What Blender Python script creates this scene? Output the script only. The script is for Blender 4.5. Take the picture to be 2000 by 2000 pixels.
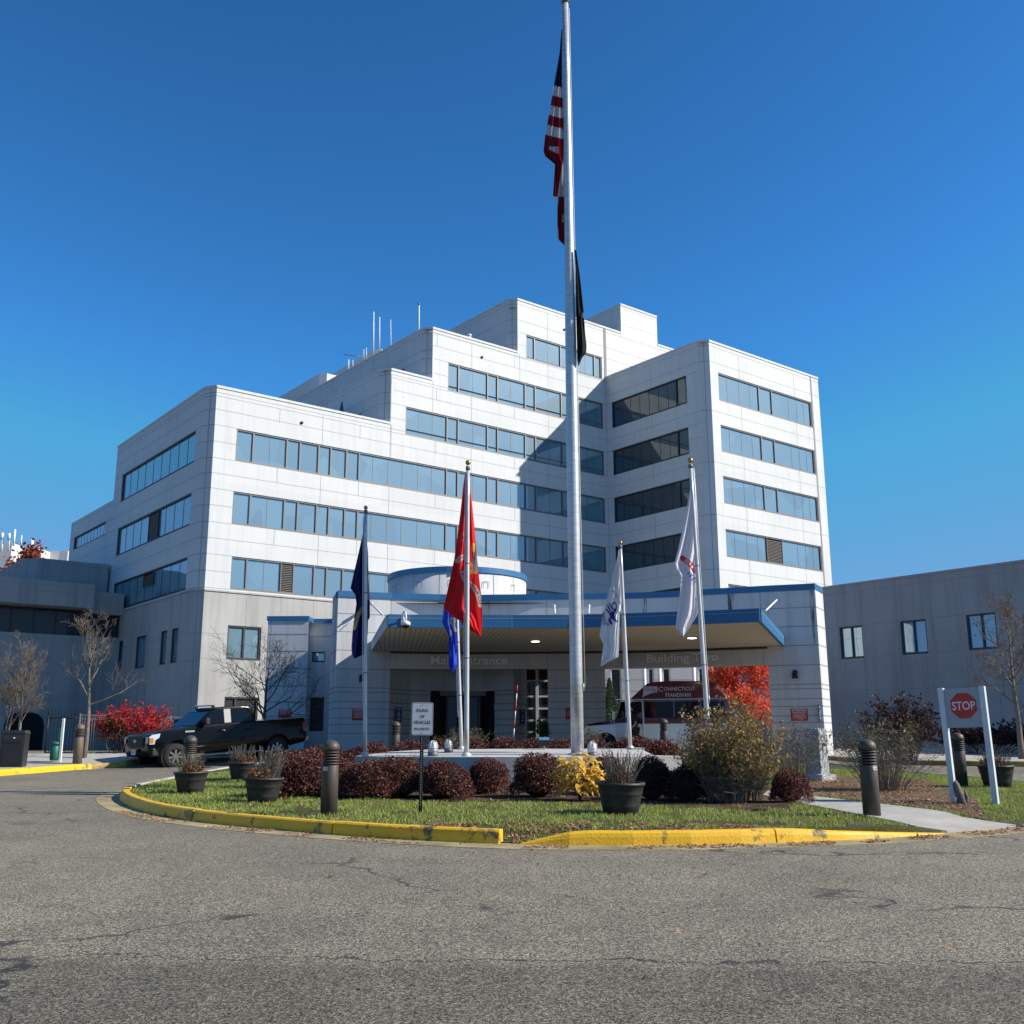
import bpy, bmesh, math, random
import numpy as np
from mathutils import Vector, Matrix
for o in list(bpy.data.objects): bpy.data.objects.remove(o)
SC = bpy.context.scene
COL = SC.collection
R = math.radians
# ------------------------------------------------------------------ camera
EYE = 1.5
FPX, PITCH, ROLL, YAW = 2004.42, 0.21747, -0.00298, 0.66629
R0 = Vector((1, 0, 0)); F0 = Vector((0, math.cos(PITCH), math.sin(PITCH))); U0 = Vector((0, -math.sin(PITCH), math.cos(PITCH)))
cr, sr = math.cos(ROLL), math.sin(ROLL)
RV = R0 * cr + U0 * sr; UV = R0 * -sr + U0 * cr
cam = bpy.data.objects.new('camera', bpy.data.cameras.new('camera')); COL.objects.link(cam)
cam.matrix_world = Matrix(((RV.x, UV.x, -F0.x, 0), (RV.y, UV.y, -F0.y, 0), (RV.z, UV.z, -F0.z, EYE), (0, 0, 0, 1)))
cam.data.sensor_width = 36; cam.data.lens = FPX / 2000 * 36
cam.data.clip_end = 6000; cam.data.clip_start = .1
SC.camera = cam
# ------------------------------------------------------------------ light: sun from the right, a little behind the camera
UD = Vector((math.cos(YAW), math.sin(YAW), 0)); VD = Vector((-math.sin(YAW), math.cos(YAW), 0))
SUNV = (UD * 9.5 - VD * 10.4 + Vector((0, 0, 9.6))).normalized()
sel = math.asin(SUNV.z); saz = math.atan2(SUNV.x, SUNV.y)
w = bpy.data.worlds.new("World"); SC.world = w; w.use_nodes = True
nt = w.node_tree; bg = nt.nodes['Background']
sky = nt.nodes.new('ShaderNodeTexSky'); sky.sky_type = 'NISHITA'; sky.sun_disc = False
sky.sun_elevation = sel; sky.sun_rotation = saz; sky.air_density = 1.0; sky.dust_density = 0.0; sky.ozone_density = 4.5; sky.altitude = 600
gm_ = nt.nodes.new('ShaderNodeGamma'); gm_.inputs[1].default_value = 1.45
cl_ = nt.nodes.new('ShaderNodeVectorMath'); cl_.operation = 'MINIMUM'; cl_.inputs[1].default_value = (2.0, 3.9, 7.2)   # clear dry air: no white glow round the sun or along the horizon
nt.links.new(sky.outputs[0], gm_.inputs[0]); mu_ = nt.nodes.new('ShaderNodeVectorMath'); mu_.operation = 'MULTIPLY'; mu_.inputs[1].default_value = (.48, 1.0, 1.02); nt.links.new(gm_.outputs[0], mu_.inputs[0]); nt.links.new(mu_.outputs[0], cl_.inputs[0]); nt.links.new(cl_.outputs[0], bg.inputs[0]); bg.inputs[1].default_value = 0.076
sl = bpy.data.lights.new('sun', 'SUN'); sl.energy = 5.0; sl.angle = R(.53); sl.color = (1, .94, .84)
so = bpy.data.objects.new('sun', sl); COL.objects.link(so); so.rotation_euler = SUNV.to_track_quat('Z', 'Y').to_euler(); so.location = (20, -20, 40)
SC.view_settings.view_transform = 'Standard'; SC.view_settings.look = 'None'
SC.view_settings.exposure = 0.38; SC.view_settings.gamma = 1
# ------------------------------------------------------------------ geometry of the place
def ray(px, py):
    d = F0 * FPX + RV * (px - 1000) - UV * (py - 1000)
    return d / d.y
def P(px, py, Y):                       # the point seen at (px,py) whose world y is Y
    d = ray(px, py); return Vector((d.x * Y, Y, EYE + d.z * Y))
def onz(px, py, z):
    d = ray(px, py); t = (z - EYE) / d.z; return Vector((d.x * t, t, z))
def ss(a, b, t):
    t = min(1, max(0, (t - a) / (b - a))); return t * t * (3 - 2 * t)
def zg(x, y):
    b = .018 * min(max(y, -60), 33)
    m = ss(24, 31, y) * ss(-9.5, -5, x) * (1 - ss(7, 11, x))
    m = max(m, ss(33.2, 37.5, y) * (1 - ss(9, 13, x)), ss(38, 46, y))
    return b + .30 * m
def G(px, py, off=0.0):                 # ground point seen at (px,py)
    d = ray(px, py); t = 5.0; last = 5.0
    while t < 150:
        if EYE + d.z * t < zg(d.x * t, t) + off: break
        last = t; t += .1
    a, b = last, t
    for _ in range(20):
        m = (a + b) / 2
        if EYE + d.z * m < zg(d.x * m, m) + off: b = m
        else: a = m
    return Vector((d.x * b, b, zg(d.x * b, b) + off))
def U(u, v, z=0): return Vector((u * UD.x + v * VD.x, u * UD.y + v * VD.y, z))
def onV(px, py, v):                     # point on the vertical plane v = const
    d = ray(px, py); t = v / (d.x * VD.x + d.y * VD.y); p = d * t; return p.x * UD.x + p.y * UD.y, EYE + p.z
def onU(px, py, u):
    d = ray(px, py); t = u / (d.x * UD.x + d.y * UD.y); p = d * t; return p.x * VD.x + p.y * VD.y, EYE + p.z
# ------------------------------------------------------------------ materials
def mat(name, col, rough=.8, metal=0, var=0, vs=3.0, col2=None, bump=0, bs=40, spec=.5, detail=6, coat=0, stretch=None, emit=0):
    m = bpy.data.materials.new(name); m.use_nodes = True; n = m.node_tree.nodes; l = m.node_tree.links
    b = n['Principled BSDF']; b.inputs['Roughness'].default_value = rough; b.inputs['Metallic'].default_value = metal
    b.inputs['Specular IOR Level'].default_value = spec; b.inputs['Coat Weight'].default_value = coat
    b.inputs['Base Color'].default_value = (*col, 1)
    tc = n.new('ShaderNodeTexCoord')
    src = tc.outputs['Object']
    if stretch:
        mp = n.new('ShaderNodeMapping'); mp.inputs['Scale'].default_value = stretch; l.new(src, mp.inputs[0]); src = mp.outputs[0]
    if var or col2:
        c2 = col2 or tuple(max(0, c * (1 - var)) for c in col)
        t = n.new('ShaderNodeTexNoise'); t.inputs['Scale'].default_value = vs; t.inputs['Detail'].default_value = detail; t.inputs['Roughness'].default_value = .62
        l.new(src, t.inputs[0])
        r = n.new('ShaderNodeValToRGB'); r.color_ramp.elements[0].position = .36; r.color_ramp.elements[1].position = .66
        r.color_ramp.elements[0].color = (*c2, 1); r.color_ramp.elements[1].color = (*col, 1)
        l.new(t.outputs[0], r.inputs[0]); l.new(r.outputs[0], b.inputs['Base Color'])
    if bump:
        t2 = n.new('ShaderNodeTexNoise'); t2.inputs['Scale'].default_value = bs; t2.inputs['Detail'].default_value = 4; l.new(src, t2.inputs[0])
        bp = n.new('ShaderNodeBump'); bp.inputs['Strength'].default_value = bump; bp.inputs['Distance'].default_value = .02
        l.new(t2.outputs[0], bp.inputs['Height']); l.new(bp.outputs[0], b.inputs['Normal'])
    if emit:
        b.inputs['Emission Color'].default_value = (*col, 1); b.inputs['Emission Strength'].default_value = emit
    return m
def leafmat(name, cols, trans=.25, rough=.6, spec=.3):
    m = bpy.data.materials.new(name); m.use_nodes = True; n = m.node_tree.nodes; l = m.node_tree.links
    b = n['Principled BSDF']; b.inputs['Roughness'].default_value = rough; b.inputs['Specular IOR Level'].default_value = spec
    g = n.new('ShaderNodeNewGeometry'); r = n.new('ShaderNodeValToRGB'); cr_ = r.color_ramp; cr_.interpolation = 'LINEAR'
    while len(cr_.elements) < len(cols): cr_.elements.new(.5)
    for i, c in enumerate(cols):
        cr_.elements[i].position = i / max(1, len(cols) - 1); cr_.elements[i].color = (*c, 1)
    l.new(g.outputs['Random Per Island'], r.inputs[0]); l.new(r.outputs[0], b.inputs['Base Color'])
    if trans:
        t = n.new('ShaderNodeBsdfTranslucent'); mx = n.new('ShaderNodeMixShader'); mx.inputs[0].default_value = trans
        l.new(r.outputs[0], t.inputs[0]); l.new(b.outputs[0], mx.inputs[1]); l.new(t.outputs[0], mx.inputs[2])
        l.new(mx.outputs[0], n['Material Output'].inputs[0])
    return m
def glassmat(name, tint, body, refl, rough=.015, mx_=1.0):      # coated window glass seen from outside
    m = bpy.data.materials.new(name); m.use_nodes = True; n = m.node_tree.nodes; l = m.node_tree.links
    b = n['Principled BSDF']; b.inputs['Roughness'].default_value = .5; b.inputs['Base Color'].default_value = (*body, 1)
    g = n.new('ShaderNodeBsdfGlossy'); g.inputs[0].default_value = (*tint, 1); g.inputs['Roughness'].default_value = rough
    tc = n.new('ShaderNodeTexCoord'); vv = n.new('ShaderNodeTexVoronoi'); vv.inputs['Scale'].default_value = .42; l.new(tc.outputs['Object'], vv.inputs['Vector']); vs_ = n.new('ShaderNodeSeparateColor'); l.new(vv.outputs['Color'], vs_.inputs[0])
    vr = n.new('ShaderNodeValToRGB'); vr.color_ramp.elements[0].color = (*[c * .84 for c in body], 1); vr.color_ramp.elements[1].color = (*[min(1, c * 1.12) for c in body], 1); l.new(vs_.outputs[0], vr.inputs[0]); l.new(vr.outputs[0], b.inputs['Base Color'])   # blinds and rooms differ behind the glass
    t = n.new('ShaderNodeTexNoise'); t.inputs['Scale'].default_value = .7; t.inputs['Detail'].default_value = 1
    l.new(tc.outputs['Object'], t.inputs[0]); bp = n.new('ShaderNodeBump'); bp.inputs['Strength'].default_value = .05; bp.inputs['Distance'].default_value = .05
    l.new(t.outputs[0], bp.inputs['Height']); l.new(bp.outputs[0], g.inputs['Normal'])
    fr = n.new('ShaderNodeLayerWeight'); fr.inputs[0].default_value = .35
    mr = n.new('ShaderNodeMapRange'); mr.inputs['To Min'].default_value = refl; mr.inputs['To Max'].default_value = mx_; l.new(fr.outputs['Fresnel'], mr.inputs[0])
    mx = n.new('ShaderNodeMixShader'); l.new(mr.outputs[0], mx.inputs[0]); l.new(b.outputs[0], mx.inputs[1]); l.new(g.outputs[0], mx.inputs[2])
    l.new(mx.outputs[0], n['Material Output'].inputs[0]); return m
def attrmat(name, rough=.75, trans=0.0):
    m = bpy.data.materials.new(name); m.use_nodes = True; n = m.node_tree.nodes; l = m.node_tree.links
    b = n['Principled BSDF']; b.inputs['Roughness'].default_value = rough; b.inputs['Specular IOR Level'].default_value = .2
    a = n.new('ShaderNodeAttribute'); a.attribute_name = 'Col'; l.new(a.outputs[0], b.inputs['Base Color'])
    if trans:
        t = n.new('ShaderNodeBsdfTranslucent'); mx = n.new('ShaderNodeMixShader'); mx.inputs[0].default_value = trans
        l.new(a.outputs[0], t.inputs[0]); l.new(b.outputs[0], mx.inputs[1]); l.new(t.outputs[0], mx.inputs[2])
        l.new(mx.outputs[0], n['Material Output'].inputs[0])
    return m
def streakmat(name, col, dirt, amount=.5, scale=.5, rough=.85, bump=.15, blotch=.92, cells=None):   # panel / concrete with run-off streaks
    m = bpy.data.materials.new(name); m.use_nodes = True; n = m.node_tree.nodes; l = m.node_tree.links
    b = n['Principled BSDF']; b.inputs['Roughness'].default_value = rough; b.inputs['Specular IOR Level'].default_value = .3
    tc = n.new('ShaderNodeTexCoord'); mp = n.new('ShaderNodeMapping'); mp.inputs['Scale'].default_value = (1, 1, .07)
    l.new(tc.outputs['Object'], mp.inputs[0])
    t = n.new('ShaderNodeTexNoise'); t.inputs['Scale'].default_value = scale * 3; t.inputs['Detail'].default_value = 8; t.inputs['Roughness'].default_value = .65; l.new(mp.outputs[0], t.inputs[0])
    r = n.new('ShaderNodeValToRGB'); r.color_ramp.elements[0].position = .48; r.color_ramp.elements[1].position = .8
    r.color_ramp.elements[0].color = (0, 0, 0, 1); r.color_ramp.elements[1].color = (amount, amount, amount, 1); l.new(t.outputs[0], r.inputs[0])
    t2 = n.new('ShaderNodeTexNoise'); t2.inputs['Scale'].default_value = .35; t2.inputs['Detail'].default_value = 5; l.new(tc.outputs['Object'], t2.inputs[0])
    r2 = n.new('ShaderNodeValToRGB'); r2.color_ramp.elements[0].position = .3; r2.color_ramp.elements[1].position = .7
    r2.color_ramp.elements[0].color = (*[c * blotch for c in col], 1); r2.color_ramp.elements[1].color = (*col, 1); l.new(t2.outputs[0], r2.inputs[0])
    mx = n.new('ShaderNodeMix'); mx.data_type = 'RGBA'; l.new(r.outputs[0], mx.inputs[0]); l.new(r2.outputs[0], mx.inputs[6]); mx.inputs[7].default_value = (*dirt, 1)
    out_ = mx.outputs[2]
    if cells:                                   # each cast panel has its own slight tone
        dp = n.new('ShaderNodeVectorMath'); dp.operation = 'DOT_PRODUCT'; l.new(tc.outputs['Object'], dp.inputs[0]); dp.inputs[1].default_value = tuple((UD * 1.0 - VD * .7) / cells[0])
        sx = n.new('ShaderNodeSeparateXYZ'); l.new(tc.outputs['Object'], sx.inputs[0]); dz = n.new('ShaderNodeMath'); dz.operation = 'DIVIDE'; dz.inputs[1].default_value = cells[1]; l.new(sx.outputs[2], dz.inputs[0])
        f1 = n.new('ShaderNodeMath'); f1.operation = 'FLOOR'; l.new(dp.outputs['Value'], f1.inputs[0]); f2 = n.new('ShaderNodeMath'); f2.operation = 'FLOOR'; l.new(dz.outputs[0], f2.inputs[0])
        cb = n.new('ShaderNodeCombineXYZ'); l.new(f1.outputs[0], cb.inputs[0]); l.new(f2.outputs[0], cb.inputs[1]); wn = n.new('ShaderNodeTexWhiteNoise'); l.new(cb.outputs[0], wn.inputs[0])
        mr = n.new('ShaderNodeMapRange'); mr.inputs['To Min'].default_value = cells[2]; mr.inputs['To Max'].default_value = 1; l.new(wn.outputs[0], mr.inputs[0]); cc = n.new('ShaderNodeCombineColor'); [l.new(mr.outputs[0], cc.inputs[i]) for i in range(3)]
        m2 = n.new('ShaderNodeMix'); m2.data_type = 'RGBA'; m2.blend_type = 'MULTIPLY'; m2.inputs[0].default_value = 1; l.new(out_, m2.inputs[6]); l.new(cc.outputs[0], m2.inputs[7]); out_ = m2.outputs[2]
    l.new(out_, b.inputs['Base Color'])
    if bump:
        t3 = n.new('ShaderNodeTexNoise'); t3.inputs['Scale'].default_value = 30; t3.inputs['Detail'].default_value = 5; l.new(tc.outputs['Object'], t3.inputs[0])
        bp = n.new('ShaderNodeBump'); bp.inputs['Strength'].default_value = bump; bp.inputs['Distance'].default_value = .02
        l.new(t3.outputs[0], bp.inputs['Height']); l.new(bp.outputs[0], b.inputs['Normal'])
    return m
M = {}
M['panel'] = streakmat('white_panel', (.64, .65, .645), (.40, .40, .39), .34, .9, .6, .03, .95, (5.9, 2.0, .94))
M['joint'] = mat('joint_sealant', (.27, .27, .265), .9)
M['base'] = streakmat('grey_precast', (.47, .46, .44), (.24, .23, .215), .7, .6, .9, .2, .86, (4.4, 3.1, .90))
M['conc'] = streakmat('canopy_precast', (.60, .60, .60), (.26, .25, .24), .5, .8, .85, .15, .9)
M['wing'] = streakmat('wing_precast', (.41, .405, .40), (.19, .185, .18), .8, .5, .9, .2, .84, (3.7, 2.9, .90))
M['blue'] = mat('blue_metal', (.028, .145, .31), .45, 0, .12, 2, spec=.5)
M['frame'] = mat('window_frame_metal', (.17, .165, .16), .5, .2)
M['darkframe'] = mat('dark_frame_metal', (.05, .045, .045), .5, .2)
M['glass'] = glassmat('tinted_glass', (.72, .92, 1.0), (.12, .235, .30), .26)
M['tglass'] = glassmat('shaded_side_glass', (.55, .62, .66), (.016, .022, .028), .09)  # darker copy of the window glass: the tower's inner-face shade put into colour
M['dglass'] = glassmat('dark_glass', (.35, .40, .42), (.008, .009, .011), .04, mx_=.35)
M['black'] = mat('black_void', (.006, .006, .007), .9)
M['louver'] = mat('louver_metal', (.14, .125, .11), .6)
M['roof'] = mat('roof_membrane', (.3, .3, .3), .9)
M['soffit'] = mat('soffit_metal', (.72, .64, .51), .6, 0, .08, 1.5)
M['steel'] = mat('galvanised_steel', (.66, .65, .62), .42, .35, .2, 8, bump=.05, bs=60, stretch=(1, 1, .4))
M['alum'] = mat('brushed_aluminium', (.64, .64, .63), .38, .45, .25, 5, bump=.06, bs=9, stretch=(1, 1, 5))
M['white'] = mat('white_paint', (.72, .73, .74), .5)
M['gold'] = mat('brass_ball', (.45, .30, .10), .3, .8)
M['pave'] = mat('pavement_concrete', (.46, .43, .38), .9, 0, .25, 2.5, bump=.3, bs=60)
M['plinthc'] = streakmat('plinth_concrete', (.52, .50, .46), (.25, .23, .2), .6, 1.5, .9, .3, .85)
M['rubber'] = mat('tyre_rubber', (.02, .02, .02), .85, bump=.1)
M['bark'] = mat('grey_bark', (.20, .17, .14), .9, 0, .4, 9, bump=.5, bs=30)
M['twig'] = mat('pale_twig', (.27, .23, .18), .9, 0, .3, 9)
M['darktwig'] = mat('dark_twig', (.085, .07, .06), .9, 0, .3, 9)
M['bronze'] = mat('bronze_bollard', (.085, .068, .056), .55, .1, .25, 6)
M['pot'] = mat('dark_plastic_pot', (.028, .027, .027), .55, 0, .3, 7, col2=(.05, .05, .05))
M['soil'] = mat('dark_soil', (.05, .035, .025), 1, 0, .4, 20, bump=.6)
M['black_metal'] = mat('black_metal', (.012, .012, .013), .45, .1)
M['navysign'] = mat('navy_sign', (.02, .025, .09), .5)
M['redsign'] = mat('red_sign', (.45, .025, .03), .5)
M['lettergrey'] = mat('letter_aluminium', (.93, .92, .90), .5)
# ------------------------------------------------------------------ mesh builder
class MB:
    def __init__(s): s.v = []; s.f = []; s.m = []; s.sm = []
    def add(s, pts, faces, mi=0, smooth=False):
        b = len(s.v); s.v += [tuple(p) for p in pts]
        for f in faces: s.f.append([b + i for i in f]); s.m.append(mi); s.sm.append(smooth)
    def quad(s, a, b, c, d, mi=0): s.add([a, b, c, d], [(0, 1, 2, 3)], mi)
    def box(s, x0, x1, y0, y1, z0, z1, mi=0, fn=None):
        p = [(x, y, z) for z in (z0, z1) for y in (y0, y1) for x in (x0, x1)]
        if fn: p = [fn(*q) for q in p]
        s.add(p, [(0, 2, 3, 1), (4, 5, 7, 6), (0, 1, 5, 4), (2, 6, 7, 3), (0, 4, 6, 2), (1, 3, 7, 5)], mi)
    def prism(s, poly, z0, z1, mi=0, fn=None, top=True, bot=True, mt=None, smooth=False):
        n = len(poly); p = [(x, y, z0) for x, y in poly] + [(x, y, z1) for x, y in poly]
        if fn: p = [fn(*q) for q in p]
        b = len(s.v); s.v += [tuple(q) for q in p]
        for i in range(n):
            j = (i + 1) % n; s.f.append([b + i, b + j, b + n + j, b + n + i]); s.m.append(mi); s.sm.append(smooth)
        if top: s.f.append([b + n + i for i in range(n)]); s.m.append(mi if mt is None else mt); s.sm.append(False)
        if bot: s.f.append([b + n - 1 - i for i in range(n)]); s.m.append(mi); s.sm.append(False)
    def tube(s, pts, rad, n=8, mi=0, cap=True, smooth=True):
        pts = [Vector(p) for p in pts]; k = len(pts)
        if not hasattr(rad, '__len__'): rad = [rad] * k
        b = len(s.v); ref = None
        for i, p in enumerate(pts):
            d = (pts[min(i + 1, k - 1)] - pts[max(i - 1, 0)])
            d = d.normalized() if d.length > 1e-9 else Vector((0, 0, 1))
            if ref is None:
                ref = d.orthogonal().normalized()
            ref = (ref - d * ref.dot(d)); ref = ref.normalized() if ref.length > 1e-6 else d.orthogonal().normalized()
            e = d.cross(ref)
            for j in range(n):
                a = 2 * math.pi * j / n; s.v.append(tuple(p + (ref * math.cos(a) + e * math.sin(a)) * rad[i]))
        for i in range(k - 1):
            for j in range(n):
                j2 = (j + 1) % n; s.f.append([b + i * n + j, b + i * n + j2, b + (i + 1) * n + j2, b + (i + 1) * n + j]); s.m.append(mi); s.sm.append(smooth)
        if cap:
            s.f.append([b + n - 1 - j for j in range(n)]); s.m.append(mi); s.sm.append(False)
            s.f.append([b + (k - 1) * n + j for j in range(n)]); s.m.append(mi); s.sm.append(False)
    def lathe(s, prof, n=24, c=(0, 0, 0), mi=0, smooth=True, fn=None):
        b = len(s.v); k = len(prof)
        for r, z in prof:
            for j in range(n):
                a = 2 * math.pi * j / n; q = (c[0] + r * math.cos(a), c[1] + r * math.sin(a), c[2] + z)
                s.v.append(tuple(fn(*q)) if fn else q)
        for i in range(k - 1):
            for j in range(n):
                j2 = (j + 1) % n; s.f.append([b + i * n + j, b + i * n + j2, b + (i + 1) * n + j2, b + (i + 1) * n + j]); s.m.append(mi); s.sm.append(smooth)
        s.f.append([b + (k - 1) * n + j for j in range(n)]); s.m.append(mi); s.sm.append(False)
        s.f.append([b + n - 1 - j for j in range(n)]); s.m.append(mi); s.sm.append(False)
    def build(s, name, mats, parent=None, off=None, bevel=0):
        me = bpy.data.meshes.new(name)
        v = s.v if off is None else [(a - off[0], b - off[1], c - off[2]) for a, b, c in s.v]
        me.from_pydata(v, [], s.f)
        if not isinstance(mats, (list, tuple)): mats = [mats]
        for m_ in mats: me.materials.append(m_)
        me.polygons.foreach_set('material_index', s.m); me.polygons.foreach_set('use_smooth', s.sm); me.update()
        if bevel:
            bm = bmesh.new(); bm.from_mesh(me); bmesh.ops.remove_doubles(bm, verts=bm.verts, dist=1e-5)
            ed = [e for e in bm.edges if len(e.link_faces) == 2 and e.calc_face_angle(0) > R(28)]
            bmesh.ops.bevel(bm, geom=ed, offset=bevel, segments=2, affect='EDGES', profile=.7, clamp_overlap=True)
            bm.to_mesh(me); bm.free()
        o = bpy.data.objects.new(name, me); COL.objects.link(o)
        if parent is not None: o.parent = parent
        return o
def tag(o, label=None, cat=None, group=None, kind=None):
    if label: o['label'] = label
    if cat: o['category'] = cat
    if group: o['group'] = group
    if kind: o['kind'] = kind
    return o
def empty(name, loc, label=None, cat=None, group=None, rz=0):
    o = bpy.data.objects.new(name, None); COL.objects.link(o); o.location = loc; o.rotation_euler = (0, 0, rz)
    o.empty_display_size = .3
    return tag(o, label, cat, group)
def kids(o): return [c for c in bpy.data.objects if c.parent == o]
def copy_tree(o, parent=None):
    c = o.copy(); COL.objects.link(c)
    if parent is not None: c.parent = parent
    for ch in kids(o): copy_tree(ch, c)
    return c
def npmesh(name, V, Fq, mats, parent=None, smooth=False, mi=None, cols=None):
    me = bpy.data.meshes.new(name); V = np.asarray(V, dtype=np.float32); Fq = np.asarray(Fq, dtype=np.int32)
    nf, k = Fq.shape; me.vertices.add(len(V)); me.vertices.foreach_set('co', V.ravel())
    me.loops.add(nf * k); me.loops.foreach_set('vertex_index', Fq.ravel()); me.polygons.add(nf)
    me.polygons.foreach_set('loop_start', np.arange(0, nf * k, k, dtype=np.int32))
    try: me.polygons.foreach_set('loop_total', np.full(nf, k, dtype=np.int32))
    except Exception: pass
    if not isinstance(mats, (list, tuple)): mats = [mats]
    for m_ in mats: me.materials.append(m_)
    if mi is not None: me.polygons.foreach_set('material_index', np.asarray(mi, dtype=np.int32))
    me.polygons.foreach_set('use_smooth', np.full(nf, smooth)); me.update(calc_edges=True)
    if cols is not None:
        ca = me.color_attributes.new('Col', 'FLOAT_COLOR', 'CORNER')
        c = np.repeat(np.c_[np.asarray(cols, dtype=np.float32), np.ones(nf, dtype=np.float32)], k, axis=0); ca.data.foreach_set('color', c.ravel())
    o = bpy.data.objects.new(name, me); COL.objects.link(o)
    if parent is not None: o.parent = parent
    return o
def text_mesh(name, s, width, height, m, parent, loc, right=(1, 0, 0), up=(0, 0, 1), extrude=.01, off=None, spacing=1.0, bold=0.0, xf=None):
    cu = bpy.data.curves.new(name, 'FONT'); cu.body = s; cu.size = 1; cu.extrude = 0; cu.space_character = spacing; cu.offset = bold
    cu.align_x = 'LEFT'; cu.resolution_u = 3
    t = bpy.data.objects.new(name, cu); COL.objects.link(t); bpy.context.view_layer.update()
    me = bpy.data.meshes.new_from_object(t.evaluated_get(bpy.context.evaluated_depsgraph_get())); bpy.data.objects.remove(t)
    xs = [v.co.x for v in me.vertices]; ys = [v.co.y for v in me.vertices]
    x0, x1, y0, y1 = min(xs), max(xs), min(ys), max(ys)
    right = Vector(right).normalized(); up = Vector(up).normalized(); nn = right.cross(up); loc = Vector(loc)
    for v in me.vertices:
        a = (v.co.x - (x0 + x1) / 2) / (x1 - x0) * width; b = (v.co.y - (y0 + y1) / 2) / (y1 - y0) * height
        v.co = xf(a, b) if xf else loc + right * a + up * b + nn * extrude
    me.materials.clear(); me.materials.append(m)
    if extrude > .012 and not xf:
        bm = bmesh.new(); bm.from_mesh(me); r = bmesh.ops.extrude_face_region(bm, geom=bm.faces[:])
        for g in r['geom']:
            if isinstance(g, bmesh.types.BMVert): g.co -= nn * extrude
        bmesh.ops.recalc_face_normals(bm, faces=bm.faces); bm.to_mesh(me); bm.free()
    o = bpy.data.objects.new(name, me); COL.objects.link(o)
    if parent is not None: o.parent = parent
    return o
# ------------------------------------------------------------------ ground sheets
from mathutils.geometry import delaunay_2d_cdt
def inpoly(x, y, poly):
    c = False; n = len(poly); j = n - 1
    for i in range(n):
        xi, yi = poly[i]; xj, yj = poly[j]
        if (yi > y) != (yj > y) and x < (xj - xi) * (y - yi) / (yj - yi) + xi: c = not c
        j = i
    return c
def resample(poly, step, closed=True):
    out = []; n = len(poly)
    for i in range(n if closed else n - 1):
        a = Vector(poly[i]); b = Vector(poly[(i + 1) % n]); k = max(1, int((b - a).length / step))
        for j in range(k): out.append(tuple(a.lerp(b, j / k)))
    if not closed: out.append(tuple(poly[-1]))
    return out
def chaikin(poly, it=2, closed=True):
    for _ in range(it):
        out = []; n = len(poly)
        if not closed: out.append(poly[0])
        for i in range(n if closed else n - 1):
            a = poly[i]; b = poly[(i + 1) % n]
            out.append((a[0] * .75 + b[0] * .25, a[1] * .75 + b[1] * .25)); out.append((a[0] * .25 + b[0] * .75, a[1] * .25 + b[1] * .75))
        if not closed: out.append(poly[-1])
        poly = out
    return poly
def sheet(name, poly, step, off, m, kind='structure', wob=0):
    poly = resample(poly, step); xs = [p[0] for p in poly]; ys = [p[1] for p in poly]; pts = [Vector(p) for p in poly]
    rng = random.Random(5)
    y = min(ys) + step
    while y < max(ys):
        x = min(xs) + step
        while x < max(xs):
            if inpoly(x, y, poly) and min((p[0] - x) ** 2 + (p[1] - y) ** 2 for p in poly) > (step * .5) ** 2: pts.append(Vector((x, y)))
            x += step
        y += step
    n = len(poly)
    r = delaunay_2d_cdt(pts, [(i, (i + 1) % n) for i in range(n)], [], 1, 1e-4)
    mb = MB(); vs = [(v.x, v.y, zg(v.x, v.y) + (off(v.x, v.y) if callable(off) else off) + (wob * (rng.random() - .5) if wob else 0)) for v in r[0]]
    fs = []
    for f in r[2]:
        a, b, c = [r[0][i] for i in f[:3]]
        if (b.x - a.x) * (c.y - a.y) - (b.y - a.y) * (c.x - a.x) < 0: f = f[::-1]
        fs.append(tuple(f))
    mb.add(vs, fs, 0, True)
    rim = [(q[0], q[1], zg(q[0], q[1]) + (off(q[0], q[1]) if callable(off) else off)) for q in poly]; m_ = len(rim)
    ccw = sum(rim[i][0] * rim[(i + 1) % m_][1] - rim[(i + 1) % m_][0] * rim[i][1] for i in range(m_)) > 0
    mb.add(rim + [(q[0], q[1], q[2] - .2) for q in rim], [((i, m_ + i, m_ + (i + 1) % m_, (i + 1) % m_) if ccw else ((i + 1) % m_, m_ + (i + 1) % m_, m_ + i, i)) for i in range(m_)])
    o = mb.build(name, m); o['kind'] = kind; return o
def gridground():
    xs = [-3000, -1500, -700, -300, -150, -90, -60, -45] + [x * 1.0 for x in range(-36, 37)] + [45, 60, 90, 150, 300, 700, 1500, 3000]
    ys = [-3000, -1200, -400, -150, -60, -30, -12] + [y * .5 for y in range(-8, 110)] + [60, 70, 90, 130, 200, 400, 900, 2000, 4000]
    V = [(x, y, zg(x, y)) for y in ys for x in xs]; n = len(xs)
    F = [(j * n + i, j * n + i + 1, (j + 1) * n + i + 1, (j + 1) * n + i) for j in range(len(ys) - 1) for i in range(n - 1)]
    o = npmesh('road', V, F, M['asphalt'], smooth=True); o['kind'] = 'structure'; return o
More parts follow.
